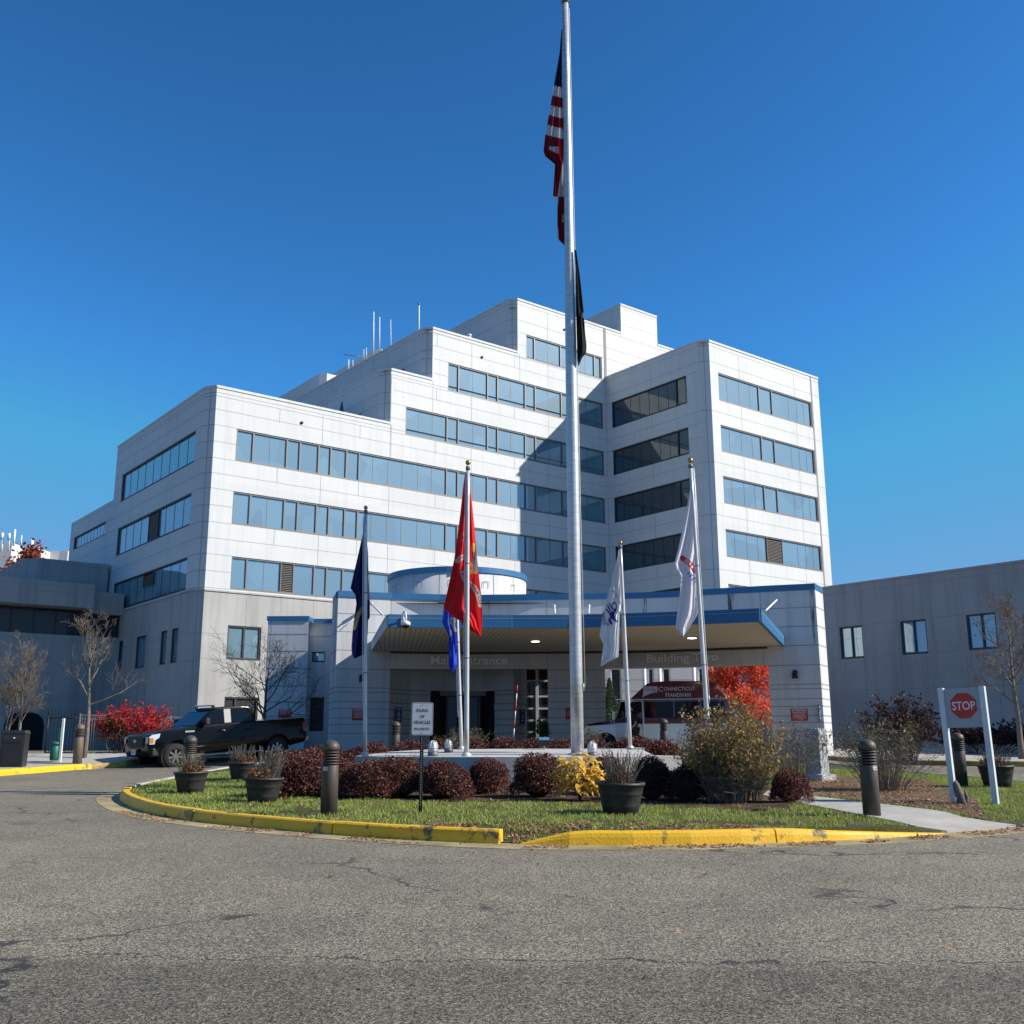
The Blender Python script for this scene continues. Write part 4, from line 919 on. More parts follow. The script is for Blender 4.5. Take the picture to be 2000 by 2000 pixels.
# drum behind the wall
mb = MB(); cd = P(893, 1160, 52.6); rd = 3.55; zd = P(893, 1106, 49.05).z
mb.lathe([(rd, 3.0), (rd, zd - .28 - .0)], 64, (cd.x, cd.y, 0), 0, True); mb.lathe([(rd + .06, zd - .28), (rd + .06, zd), (0.01, zd + .02)], 64, (cd.x, cd.y, 0), 2, False)
for i in range(10):
    a = R(-90 + (i - 4.5) * 22); x0, y0 = cd.x + (rd + .006) * math.cos(a), cd.y + (rd + .006) * math.sin(a); t = Vector((-math.sin(a), math.cos(a), 0)) * .015
    p = Vector((x0, y0, 0)); mb.quad(p - t + Vector((0, 0, 4)), p + t + Vector((0, 0, 4)), p + t + Vector((0, 0, zd - .28)), p - t + Vector((0, 0, zd - .28)), 1)
for zz in (zd - 1.45,):
    for i in range(64):
        a0 = 2 * math.pi * i / 64; a1 = 2 * math.pi * (i + 1) / 64; r_ = rd + .005
        mb.quad((cd.x + r_ * math.cos(a0), cd.y + r_ * math.sin(a0), zz - .015), (cd.x + r_ * math.cos(a1), cd.y + r_ * math.sin(a1), zz - .015), (cd.x + r_ * math.cos(a1), cd.y + r_ * math.sin(a1), zz + .015), (cd.x + r_ * math.cos(a0), cd.y + r_ * math.sin(a0), zz + .015), 1)
for a in (-118, -92, -64, -150, -36):
    a = R(a); p = Vector((cd.x + (rd + .01) * math.cos(a), cd.y + (rd + .01) * math.sin(a), zd - .85)); t = Vector((-math.sin(a), math.cos(a), 0)); e = Vector((math.cos(a), math.sin(a), 0)) * .03; u_ = Vector((0, 0, 1))
    for s in ((-.16, .16, .13, .16), (-.16, -.13, -.16, .13), (.13, .16, -.16, .13)): mb.quad(p + t * s[0] + u_ * s[2] + e, p + t * s[1] + u_ * s[2] + e, p + t * s[1] + u_ * s[3] + e, p + t * s[0] + u_ * s[3] + e, 1)
part(mb, 'drum', [M['conc'], M['joint'], M['blue']], ent, eo)
# low blue-capped block left of the canopy
mb = MB(); DL = 50.0
zc = P(525, 1203.5, DL).z
pA = P(524, 1204, DL); pB = P(604, 1206, DL); pC = P(604, 1206, DL + 1.2); pD = P(662, 1206, DL + 1.2)
def wq(a, b, z0, z1, mi=0, e=0): mb.quad((a.x, a.y - e, z0), (b.x, b.y - e, z0), (b.x, b.y - e, z1), (a.x, a.y - e, z1), mi)
wq(pA, pB, .6, zc - .22); pA2 = Vector((pA.x, pA.y + 9, 0)); wq(pA2, pA, .6, zc - .22); mb.quad((pA.x, pA.y, zc - .24), (pD.x, pA.y + 1.2, zc - .24), (pD.x, pA.y + 9, zc - .24), (pA.x, pA.y + 9, zc - .24))
sx0 = P(609, 1283, DL + 1.2).x; sx1 = P(634.5, 1283, DL + 1.2).x; sz0 = P(620, 1293.5, DL + 1.2).z; sz1 = P(620, 1273, DL + 1.2).z
dx0 = P(604, 1400, DL + 1.2).x; dx1 = P(632, 1400, DL + 1.2).x; dz0 = P(620, 1428, DL + 1.2).z; dz1 = P(620, 1362, DL + 1.2).z
OE = lambda u, z: Vector((u, DL + 1.2, z)); hE = [(sx0, sx1, sz0, sz1), (dx0, dx1, dz0, dz1)]
facade(mb, OE, Vector((0, 1, 0)), [pC.x, pD.x], lambda u: zc - .22, .6, hE)
wq(pB, pC, .6, zc - .22); hzE = [P(560, y, DL).z for y in (1239, 1272, 1306, 1340, 1371, 1400)]
for g in hzE:
    wq(pA, pB, g - .022, g + .022, 1, .005)
    if g > sz1 + .1: wq(pC, pD, g - .022, g + .022, 1, .005)
part(mb, 'annex_wall', [M['conc'], M['joint']], ent, eo)
mb = MB()
for a, b in ((pA, pB), (pC, pD)): mb.box(a.x - (.05 if a is pA else 0), b.x, a.y - .05, a.y + (6 if a is pA else 5), zc - .22, zc)
part(mb, 'annex_coping', M['blue'], ent, eo)
o = window(ent, eo, OE, Vector((0, 1, 0)), hE[0], [], [], M['darkframe'], M['glass'], fw=.05)
o.children[0].data.transform(Matrix.Translation(-Vector(eo)))
mb = MB(); mb.box(dx0, dx1, DL + 1.3, DL + 1.34, dz0, dz1); mb.box(dx0 + .08, dx1 - .08, DL + 1.27, DL + 1.3, dz0, dz1 - .08, 1); part(mb, 'door', [M['darkframe'], M['black_metal']], ent, eo)
# recessed entrance behind the left opening
mb = MB()
zi = ZL + .3
cen = P(905, 1400, 50.5); ra = 4.3
pts = [at(765, 0, TH + .02), P(800, 1400, 45.3)]
for k in range(13):
    t = math.pi * (1.06 - k / 12 * 1.12)
    pts.append(Vector((cen.x - .2 + 3.15 * math.cos(t) * -1 * -1, 47.0 - 1.0 * math.sin(t), 0)))
pts = [Vector((p.x, p.y, 0)) for p in pts]
ex0 = P(840, 1400, 46).x; ex1 = P(966, 1400, 46).x; zdoor = P(900, 1349, 46).z
arc = [at(765, 0, TH + .02), P(800, 1400, 44.9), P(820, 1400, 45.15), P(840, 1400, 45.5)]
arc2 = [P(966, 1400, 45.5), P(985, 1400, 45.2), P(1004, 1400, 45.2), P(1018, 1400, 45.7), P(1029, 1400, 46.5)]
mid = [P(870, 1400, 46), P(905, 1400, 46.2), P(940, 1400, 46)]
def strip(line, z0, z1, gr=True, mi=0):
    for a, b in zip(line[:-1], line[1:]):
        mb.quad((a.x, a.y, z0), (b.x, b.y, z0), (b.x, b.y, z1), (a.x, a.y, z1), mi)
        if gr:
            for g in grooves[4:]:
                if z0 < g < z1: mb.quad((a.x, a.y - .006, g - .02), (b.x, b.y - .006, g - .02), (b.x, b.y - .006, g + .02), (a.x, a.y - .006, g + .02), 1)
strip(arc, .7, zi); strip(arc2, .7, zi); strip([arc[-1]] + mid + [arc2[0]], zdoor, zi, False)
mb.quad(*[Vector((p.x, p.y, zi)) for p in (at(765, 0, TH), at(1068, 0, TH), P(1068, 1300, 50), P(765, 1300, 50))])
for px in (799, 1004): p = P(px, 1400, 45.0 if px < 900 else 45.19); mb.quad((p.x - .015, p.y - .012, .8), (p.x + .015, p.y - .012, .8), (p.x + .015, p.y - .012, zi), (p.x - .015, p.y - .012, zi), 1)
part(mb, 'entrance_wall', [M['conc'], M['joint']], ent, eo)
mb = MB()
for p_, q_ in zip([arc[-1]] + mid, mid + [arc2[0]]):
    mb.quad((p_.x, p_.y + .6, .8), (q_.x, q_.y + .6, .8), (q_.x, q_.y + .6, zdoor), (p_.x, p_.y + .6, zdoor), 0)
for px in (842, 873, 903, 934, 964): p = P(px, 1400, 46.4); mb.box(p.x - .05, p.x + .05, p.y - .1, p.y, .8, zdoor, 1)
p = P(903, 1355, 46.3); mb.box(ex0 + .4, ex1 - .4, p.y - .12, p.y, zdoor - .22, zdoor - .02, 2)
part(mb, 'entrance_door', [M['dglass'], M['darkframe'], M['frame']], ent, eo)
# foyer glazing seen beside the right pillar: white grid in front of dark panes
DG = 47.5
mb = MB(); g0 = P(1029, 1400, DG).x; g1 = P(1075, 1400, DG).x; gm = P(1049.5, 1400, DG).x
mb.box(g0, g1 + .4, DG, DG + .05, .8, zi, 0)
part(mb, 'foyer_glass', M['dglass'], ent, eo)
mb = MB(); mb.box(gm - .07, gm + .07, DG - .1, DG, .8, zi)
for y in (1330, 1360.5, 1384, 1407, 1430): z = P(1049, y, DG).z; mb.box(g0, gm - .07, DG - .08, DG, z - .04, z + .04); mb.box(gm + .07, g1 + .4, DG - .08, DG, z - .04, z + .04)
part(mb, 'foyer_mullion', M['white'], ent, eo)
# wall seen through the drive-through opening
mb = MB(); DB = 52.0; xb0 = P(1172, 1400, DB).x; xb1 = P(1405, 1400, DB).x
hBk = []
for x0, x1 in ((1192, 1213), (1265, 1277), (1293, 1309), (1363, 1385)): hBk.append((P(x0, 1300, DB).x, P(x1, 1300, DB).x, 1.6, ZL + .6))
OBk = lambda u, z: Vector((u, DB, z)); facade(mb, OBk, Vector((0, 1, 0)), [xb0, xb1], lambda u: ZL + 1.2, .7, hBk)
joints(mb, OBk, Vector((0, -1, 0)), [P(1200, y, DB).z for y in (1328, 1350, 1372)], [], hBk, lambda u: 99, xb0, xb1)
mb.box(xb1, xb1 + .3, DB + .0, DB + 4, .7, ZL + 1.2)
part(mb, 'rear_wall', [M['conc'], M['joint']], ent, eo)
for h in hBk:
    o = window(ent, eo, OBk, Vector((0, 1, 0)), h, [], [], M['white'], M['dglass'], fw=.07, split=3.4); o.children[0].data.transform(Matrix.Translation(-Vector(eo)))
mb = MB()
for px in (1259, 1289, 1356, 1391):
    p = P(px, 1332, 51.3); mb.tube([(p.x, p.y, .9), (p.x, p.y, ZL + 1)], .09, 10)
part(mb, 'white_column', M['white'], ent, eo)
mb = MB(); q0 = at(1095, 0, TH); mb.box(q0.x, q0.x + 1.5, q0.y, 46.95, .7, ZL + 1.2); mb.box(P(765, 1400, 43).x - .4, q0.x + 1.5, at(900, 0, TH).y + .3, 52, ZL + 1.2, ZL + 1.5)
part(mb, 'foyer_sun_block', M['conc'], ent, eo)  # hidden wall added behind the pillar to keep sun off the entrance
mb = MB(); x1_ = P(1405, 1400, 56).x; x2_ = P(1510, 1400, 56).x; mb.box(x1_, x2_ + 1, 56, 56.3, .7, 6.5); part(mb, 'shadow_backdrop', M['wing'], ent, eo)  # dark wall added to imitate the shadow behind the red tree
# lettering on the lintel
def wall_text(s, x0, x1, ytop, ybot, name='lettering'):
    pm = wpt((x0 + x1) / 2); zt = P((x0 + x1) / 2, ytop, pm.y).z; zb = P((x0 + x1) / 2, ybot, pm.y).z
    a = at(x0, 0); b = at(x1, 0); L_ = (b - a).length; d = (b - a).normalized()
    def xf(u, v):
        t = (u / L_ + .5); q = at(x0 + (x1 - x0) * t, 0, -.05); return Vector((q.x, q.y, (zt + zb) / 2 + v)) - Vector(eo)
    return text_mesh(name, s, L_, zt - zb, M['lettergrey'], ent, (0, 0, 0), xf=xf, bold=.010)
wall_text('Main Entrance', 843, 991, 1281, 1298)
wall_text('Building Two', 1260, 1397, 1276.5, 1297)
# ------------------------------------------------------------------ raised flag plinth
pl = empty('flag_plinth', (0, 21.5, zg(0, 21.5)), 'low curved concrete plinth carrying the flagpoles behind the clipped red shrubs', 'plinth'); po = tuple(pl.location)
fl = [P(693, 1473.5, 21.8), P(740, 1476, 21.2), P(800, 1477.5, 20.7), P(880, 1478.5, 20.35), P(960, 1479, 20.2), P(1050, 1479, 20.15), P(1140, 1479, 20.2), P(1230, 1479, 20.35), P(1331, 1479, 20.6)]
zf = sum(p.z for p in fl) / len(fl); fl = [Vector((p.x, p.y, zf)) for p in fl]
bk_ = [P(1250, 1462, 23.2), P(1150, 1462, 23.3), P(1000, 1462.5, 23.3), P(840, 1463.5, 23.1), P(760, 1468, 22.6)]
mb = MB()
poly = fl[:-1] + [Vector((fl[-1].x - .9, 20.9, zf))] + bk_
for a, b in zip(fl[:-1], fl[1:]): mb.quad((a.x, a.y, .3), (b.x, b.y, .3), b, a)
cb = bk_ + [fl[0]]
for a, b in zip([fl[-1]] + bk_[:1], [Vector((fl[-1].x, fl[-1].y + .35, zf))] + bk_[1:2]): pass
mb.quad((fl[-1].x, fl[-1].y, .3), (fl[-1].x, fl[-1].y + .35, .3), (fl[-1].x, fl[-1].y + .35, zf), fl[-1])
ctr = Vector((0, 21.8, (zf + bk_[2].z) / 2))
ring = fl + [Vector((fl[-1].x, fl[-1].y + .35, zf)), Vector((bk_[0].x + .05, 21.2, zf))] + bk_
mb.add([ctr] + ring, [(0, i + 1, (i + 1) % len(ring) + 1) for i in range(len(ring))], 0)
for a, b in zip(bk_[:-1], bk_[1:]): mb.quad((a.x, a.y, .3), (b.x, b.y, .3), b, a)
e0 = P(1232, 1463, 23.0); mb.box(e0.x, bk_[0].x + .06, 22.85, 23.5, .5, bk_[0].z + .02)
mb.quad((bk_[0].x + .05, 21.2, .3), (bk_[0].x, bk_[0].y, .3), bk_[0], (bk_[0].x + .05, 21.2, zf)); mb.quad((fl[-1].x, fl[-1].y + .35, .3), (bk_[0].x + .05, 21.2, .3), (bk_[0].x + .05, 21.2, zf), (fl[-1].x, fl[-1].y + .35, zf))
mb.build('plinth_slab', M['plinthc'], pl, po)
# ------------------------------------------------------------------ flagpoles and flags
def pole(name, base, top, Y, r0, r1, label, mt, ball=None, Yt=None, halyard=True, collar=True, group=None, tap=0.0):
    A = P(*base, Y); B = P(*top, Yt or Y); t = empty(name, A, label, 'flagpole', group); o = tuple(A)
    mb = MB(); k = 10; mb.tube([A.lerp(B, i / k) for i in range(k + 1)], [r0 + (r1 - r0) * max(0, (i / k - tap)) / (1 - tap) for i in range(k + 1)], 20); mb.build('pole', mt, t, o)
    d = (B - A).normalized()
    if collar:
        mb = MB(); mb.lathe([(r0 * 1.9, -.01), (r0 * 1.9, .03), (r0 * 1.15, .07)], 18, A); mb.build('base_collar', mt, t, o)
        for f in (.33, .66):
            mb = MB(); q = A.lerp(B, f); rr_ = r0 + (r1 - r0) * f; mb.tube([q - d * .012, q + d * .012], rr_ * 1.05, 16); mb.build('joint_band', M['frame'], t, o)
    mb = MB(); mb.tube([B, B + d * r1 * 2.2], [r1 * 1.35, r1 * 1.2], 14); mb.build('truck', M['frame'], t, o)
    if ball:
        mb = MB(); c = B + d * (ball * 2.9); mb.tube([B, c], .012, 8); mb.lathe([(ball * math.sin(a), -ball * math.cos(a)) for a in [math.pi * i / 10 for i in range(1, 10)]], 16, c); mb.build('ball_finial', M['gold'], t, o)
    if halyard:
        s = halyard if isinstance(halyard, float) else -1.0
        mb = MB(); L_ = (B - A).length; q0 = A + d * min(1.35, L_ * .22); side_ = Vector((s, -.2, 0)) * (r0 * 1.35)
        rr2 = lambda f: r0 + (r1 - r0) * max(0, f - tap) / (1 - tap) + .016
        mb.tube([q0 + side_] + [A.lerp(B, f) + Vector((s * rr2(f), -.02, 0)) for f in (.3, .5, .7, .9, .99)], .007, 5); mb.build('halyard', M['white'], t, o)
        mb = MB(); mb.tube([q0 + Vector((s * r0 * 1.1, -r0 * .5, -.08)), q0 + Vector((s * r0 * 1.1, -r0 * .5, .08))], .012, 6); mb.build('cleat', M['steel'], t, o)
    return t
mainp = pole('flagpole', (1128, 1477.5), (1104, 6), 20.9, .128, .072, 'tall thick brushed aluminium flagpole on the plinth reaching the top of the sky', M['alum'], halyard=1.0, tap=.42)
navp = pole('flagpole', (713, 1475), (714.3, 1003), 21.6, .042, .034, 'thin flagpole with a dark navy flag at the left tip of the plinth', M['steel'], .045)
redp = pole('flagpole', (911, 1477), (914, 918), 20.6, .05, .036, 'thin flagpole at the plinth front edge carrying the red flag', M['steel'], .055)
blup = pole('flagpole', (901.5, 1463.5), (891, 1150), 23.0, .042, .034, 'thin flagpole of the bright blue flag just behind the red flag pole', M['steel'], .045)
cgp = pole('flagpole', (1231, 1462.5), (1212, 1071), 23.0, .045, .032, 'thin leaning flagpole on the right rear plinth block with the blue emblem flag', M['steel'], .045)
arp = pole('flagpole', (1387.5, 1500), (1349, 914), 21.2, .052, .038, 'thin flagpole rising from the yellow green shrub with the red banded white flag', M['steel'], .058, halyard=1.0)
M['cloth'] = attrmat('flag_cloth', .8, .32)
def lerp_rows(rows, y):
    if y <= rows[0][0]: return rows[0][1], rows[0][2]
    for a, b in zip(rows[:-1], rows[1:]):
        if y <= b[0]:
            f = (y - a[0]) / (b[0] - a[0]); return a[1] + (b[1] - a[1]) * f, a[2] + (b[2] - a[2]) * f
    return rows[-1][1], rows[-1][2]
def flag(label, rows, Y, colf, nu=36, nv=150, amp=.10, folds=2.2, ph=0.0, texts=(), mask=None, name='flag'):
    y0, y1 = rows[0][0], rows[-1][0]
    def fold(px, py):
        l, r = lerp_rows(rows, py); w_ = max(r - l, 1.0); s = (px - l) / w_; m = (py - y0) / (y1 - y0)
        g = math.sin(2 * math.pi * folds * s + ph + 1.6 * math.sin(m * 4.2 + ph)) + .45 * math.sin(2 * math.pi * folds * 2.3 * s + 7 * m + ph) + .35 * math.sin(9 * m + 5 * s)
        return g * amp * min(1, w_ / 22.0)
    def fp(px, py, lift=0.0): return P(px, py, Y + fold(px, py) - lift)
    V = []; F = []; C = []
    for j in range(nv + 1):
        py = y0 + (y1 - y0) * j / nv; l, r = lerp_rows(rows, py)
        for i in range(nu + 1): V.append(fp(l + (r - l) * i / nu, py))
    base = P((rows[0][1] + rows[0][2]) / 2, rows[0][0], Y)
    for j in range(nv):
        for i in range(nu):
            py = y0 + (y1 - y0) * (j + .5) / nv; l, r = lerp_rows(rows, py); px = l + (r - l) * (i + .5) / nu
            F.append((j * (nu + 1) + i, (j + 1) * (nu + 1) + i, (j + 1) * (nu + 1) + i + 1, j * (nu + 1) + i + 1)); C.append(colf(px, py, (px - l) / (r - l + 1e-6)))
    o = npmesh(name, [tuple(v - base) for v in V], F, M['cloth'], smooth=True, cols=C); o.location = base
    tag(o, label, 'flag')
    for k, (s, line, h, colr) in enumerate(texts):
        m_ = M.get('ink%s' % (colr,)) or mat('flag_ink', colr, .8); M['ink%s' % (colr,)] = m_
        Ls = [0]
        for a, b in zip(line[:-1], line[1:]): Ls.append(Ls[-1] + math.dist(a, b))
        def xf(u, v, line=line, Ls=Ls):
            d = min(max(u + Ls[-1] / 2, 0), Ls[-1])
            for q in range(len(line) - 1):
                if d <= Ls[q + 1] + 1e-6:
                    f = (d - Ls[q]) / (Ls[q + 1] - Ls[q]); a, b = line[q], line[q + 1]; x = a[0] + (b[0] - a[0]) * f; y = a[1] + (b[1] - a[1]) * f
                    tx, ty = (b[0] - a[0]) / math.dist(a, b), (b[1] - a[1]) / math.dist(a, b); break
            return fp(x + ty * v, y - tx * v, .03) - base
        text_mesh('emblem_text', s, Ls[-1], h, m_, o, (0, 0, 0), xf=xf, bold=.02)
    return o
def near(px, py, line, d):
    for a, b in zip(line[:-1], line[1:]):
        vx, vy = b[0] - a[0], b[1] - a[1]; t = max(0, min(1, ((px - a[0]) * vx + (py - a[1]) * vy) / (vx * vx + vy * vy)))
        if math.hypot(px - a[0] - vx * t, py - a[1] - vy * t) < d: return True
    return False
def c_us(px, py, s):
    Wt, Rd, Nv = (.50, .50, .54), (.19, .010, .022), (.012, .014, .045)
    q = py - (px - 1086) * .25
    if q < 168: return Nv if s < .93 else Wt
    if q < 268: return Wt if int((q - 168) / 20) % 2 == 0 else Rd
    if 286 < py < 300 and 1072 < px < 1091 and py < 300 - (1091 - px) * .5 + 1: return Wt
    if 305 < py < 385: return Wt if px > 1101 - (py - 305) * .16 else Rd
    if py > 385:
        if px < 1091 and (py < 400 or py > 440 + (px - 1088) * 3): return Wt
        if px > 1098 and 418 < py < 434: return Wt
    return Rd
flag('red white and blue striped flag hanging limp high on the tall flagpole', [(58, 1096.5, 1098.5), (103, 1093, 1098), (171, 1081, 1098.5), (207, 1075, 1099.5), (266, 1064.5, 1102), (295, 1061.5, 1103), (305, 1064.7, 1103.5), (321, 1084, 1104), (383, 1080, 1105.5), (388, 1089, 1106), (427, 1088.5, 1107), (466, 1088.8, 1107.5), (480, 1103, 1108)], 21.0, c_us, 40, 220, .09, 1.6, .4)
flag('black flag hanging folded against the right side of the tall flagpole', [(488, 1122, 1125.5), (520, 1124, 1130), (550, 1124.5, 1134), (606, 1125, 1139.8), (650, 1126, 1143), (676, 1127, 1145.8), (689, 1127, 1145), (699, 1128, 1137), (714, 1129, 1131)], 20.8, lambda x, y, s: (.022, .02, .02) if not (1137 < x < 1142 and 612 < y < 620) else (.3, .3, .3), 20, 90, .09, 1.3, 1.0)
def c_navy(px, py, s):
    if px > 717 and 1124 < py < 1172: return (.45, .30, .20)
    if near(px, py, [(694, 1214), (698, 1203), (706, 1190)], 4.5): return (.42, .28, .17)
    if near(px, py, [(692, 1228), (697, 1212)], 3): return (.5, .42, .12)
    return (.022, .022, .12)
flag('dark navy flag hanging limp on the leftmost thin flagpole', [(1009, 711, 713), (1040, 709, 715), (1081, 700, 719), (1128, 689, 720), (1149, 684.5, 721), (1162, 694, 722), (1179, 696, 722.5), (1206, 692, 722.5), (1212, 691, 719), (1234, 688.5, 718.5), (1262, 686.5, 716), (1277, 687, 713), (1286, 691.5, 694)], 21.78, c_navy, 30, 140, .08, 1.8, 2.0, [('27', [(699, 1192), (707, 1188)], 6, (.03, .03, .05))])
arc_m = [(903, 1119), (908, 1131), (916, 1139), (925, 1146), (932, 1157), (937, 1172), (938.5, 1182)]
def c_mar(px, py, s):
    if near(px, py, arc_m, 4.6): return (.66, .56, .50)
    if near(px, py, [(893, 1096), (901, 1089), (911, 1086)], 4.8): return (.66, .50, .46)
    if 918 < px < 933 and 1060 < py < 1120:
        cx, cy = 927, 1098
        if math.hypot((px - 928.5) / 5.5, (py - 1098) / 20) < 1: return (.34, .36, .42) if int(px * 1.1) % 2 else (.20, .20, .26)
        if py < 1078 and abs(px - 926) < 5.5 - abs(py - 1069) * .25: return (.62, .33, .07)
        if abs((py - 1102) - (px - 919) * 1.1) < 5 or (py > 1112 and abs(px - 924) < 6): return (.62, .30, .06)
    if near(px, py, [(905, 1040), (904, 1046)], 1.6) or near(px, py, [(903.5, 1053), (904, 1056)], 1.4): return (.60, .20, .20)
    return (.74, .028, .030)
flag('bright red flag with gold emblem and white lettered scroll hanging on a thin flagpole', [(922, 908.5, 913), (950, 904.5, 918), (985, 901, 922.5), (1003, 899, 924), (1050, 893, 928.5), (1093, 887, 932), (1130, 879, 936), (1160, 872.5, 939.5), (1188, 866.3, 941.7), (1204, 884, 942), (1213, 899, 941.8), (1222, 905, 941.5), (1229, 916, 941), (1236, 928, 940.5), (1243, 938, 940)], 20.83, c_mar, 60, 220, .11, 1.7, .6, [('MARINE CO', [(909, 1133), (917, 1139.5), (925, 1146), (932, 1157), (937, 1172), (938.2, 1180)], 5, (.30, .05, .06)), ('ES', [(903, 1119), (907.5, 1129)], 5, (.30, .05, .06)), ('CTU', [(896, 1094), (902, 1089), (909, 1087)], 5, (.30, .05, .06))])
flag('bright blue flag with pale yellow emblem hanging half hidden behind the red flag', [(1160, 877, 890), (1180, 867, 890), (1215, 863.5, 893), (1243, 876.5, 893), (1270, 877, 893.5), (1298, 876, 895.5), (1303, 876.5, 892), (1312, 882, 884)], 22.8, lambda x, y, s: (.50, .50, .30) if (near(x, y, [(880, 1208), (879, 1216), (883, 1219)], 2.2) or near(x, y, [(887, 1205), (886, 1222), (890, 1232)], 2.6)) else (.42, .45, .5) if near(x, y, [(880.5, 1233), (880, 1242)], 2.2) else (.04, .09, .60), 26, 90, .10, 1.5, .2)
def c_cg(px, py, s):
    b = (.035, .035, .26)
    if near(px, py, [(1186, 1192), (1204, 1214)], 1.9) or near(px, py, [(1203, 1190), (1190, 1211)], 1.9): return b
    r = math.hypot((px - 1199.5) / 5.2, (py - 1184) / 7.5)
    if .72 < r < 1.05: return b
    if near(px, py, [(1187, 1183), (1192, 1193)], 1.6) or near(px, py, [(1190, 1178), (1195, 1188)], 1.3) or near(px, py, [(1184, 1190), (1190, 1196)], 1.3) or near(px, py, [(1196, 1198), (1198, 1208)], 3.4) or near(px, py, [(1191, 1212), (1194, 1218)], 2.3): return b
    return (.74, .75, .77)
flag('white flag with blue crossed anchors emblem and blue lettering on the leaning pole', [(1076, 1208.5, 1213.5), (1107, 1201, 1215), (1153, 1189.5, 1216.5), (1176, 1183.5, 1217), (1194, 1179, 1216), (1200, 1177, 1210), (1242, 1171, 1209.5), (1258, 1178.5, 1209.3), (1278, 1176, 1208), (1284, 1175.3, 1207), (1292, 1174.5, 1191), (1301, 1173, 1175)], 23.1, c_cg, 50, 160, .05, 2.0, 3.1, [('SEMPER PAR', [(1178, 1196), (1179, 1207), (1184, 1217), (1190, 1222)], 4.4, (.05, .05, .25)), ('1790', [(1175, 1211), (1181, 1221)], 4.6, (.05, .05, .25)), ('ED STATES', [(1197, 1152), (1202, 1160), (1208, 1170), (1211, 1180)], 3.6, (.08, .08, .25))])
def c_ar(px, py, s):
    if near(px, py, [(1333, 1090), (1346, 1100), (1361, 1117)], 5.0): return (.60, .06, .10)
    if near(px, py, [(1358.5, 1170), (1359.5, 1172)], 1.6): return (.6, .3, .3)
    return (.76, .73, .77)
flag('white flag with a red lettered band and blue numerals on the right thin flagpole', [(914, 1350, 1356), (955, 1348, 1359.5), (1000, 1340, 1362.5), (1039, 1332, 1364), (1072, 1324.5, 1365), (1101, 1317, 1363), (1112, 1321, 1363), (1124, 1330, 1363.3), (1153, 1328.7, 1364), (1187, 1324, 1364.5), (1203, 1322, 1361), (1226, 1319.6, 1346), (1234, 1326, 1341), (1242.5, 1333.5, 1335.5)], 21.38, c_ar, 44, 190, .05, 1.6, 4.4, [('ED ST', [(1339, 1094), (1349, 1103), (1359, 1114)], 6, (.75, .6, .62)), ('1775', [(1344, 1119), (1352, 1127), (1362, 1137)], 7, (.06, .09, .42)), ('UNIT', [(1336, 1101), (1337, 1110), (1341, 1117)], 4.5, (.45, .45, .7))])
# ------------------------------------------------------------------ bollards
def circ(r0, z0, r1, z1): return [(r0, z0), (r1, z1)]
def make_bollard(n=28):
    t = empty('light_bollard', (0, 0, 0), '-', 'bollard')
    mb = MB(); mb.lathe([(.123, -.05), (.123, .70), (.118, .71)], n); mb.build('post', M['bronze'], t)
    mb = MB()
    mb.lathe([(.085, .70), (.085, .92)], n, mi=1)
    for i in range(5): z = .722 + i * .04; mb.lathe([(.10, z), (.131, z + .004), (.131, z + .016), (.098, z + .026)], n, mi=0)
    mb.build('louvre_rings', [M['bronze'], M['black']], t)
    mb = MB(); mb.lathe([(.127, .915), (.127, .965)] + [(.127 * math.cos(a), .965 + .105 * math.sin(a)) for a in [R(x) for x in (12, 28, 45, 60, 74, 85)]], n); mb.build('dome_cap', M['bronze'], t)
    return t
b0 = make_bollard()
def place(proto, first, loc, label, rz=0, sc=1, group=None):
    o = proto if first else copy_tree(proto); o.location = loc; o.rotation_euler = (0, 0, rz); o['label'] = label; o.scale = (sc,) * 3
    if group: o['group'] = group
    return o
def atY(px, Y, off=0.0):
    d = ray(px, 1450); x = d.x * Y; return Vector((x, Y, zg(x, Y) + off))
spots = [(G(1703.5, 1594, .14), 'dark ribbed bollard with a number tag on the grass by the path'), (G(642, 1592, .14), 'dark bronze ribbed bollard on the front lawn left of the idling sign'),
         (atY(372, 21.0, .14), 'ribbed bollard rising behind the planter in front of the black pickup'), (atY(772.5, 29.2, .14), 'bollard left of the entrance doors behind the two caged globe lamps'),
         (atY(1297.5, 31, .14), 'bronze bollard standing before the white side of the maroon van'), (atY(1870.5, 21.5, .14), 'bronze bollard seen between the posts of the stop sign'), (G(150.5, 1491.5, .14), 'brown bollard on the far left pavement between green bin and bare tree')]
M['brownb'] = mat('faded_brown_bollard', (.17, .12, .085), .6, 0, .2, 6)
for i, (p, lbl) in enumerate(spots):
    o = place(b0, i == 0, p, lbl, 0, 1.17 if i == 6 else 1.0, 'ribbed bollards')
    if i == 6:
        for c in kids(o):
            if not c.name.startswith('louvre'): c.data = c.data.copy(); c.data.materials[0] = M['brownb']
for px, py, idx, s in ((1711, 1495.5, 0, 'C18'), (637.5, 1495.5, 1, '314')):
    b = [o for o in bpy.data.objects if o.name.startswith('light_bollard')][0]
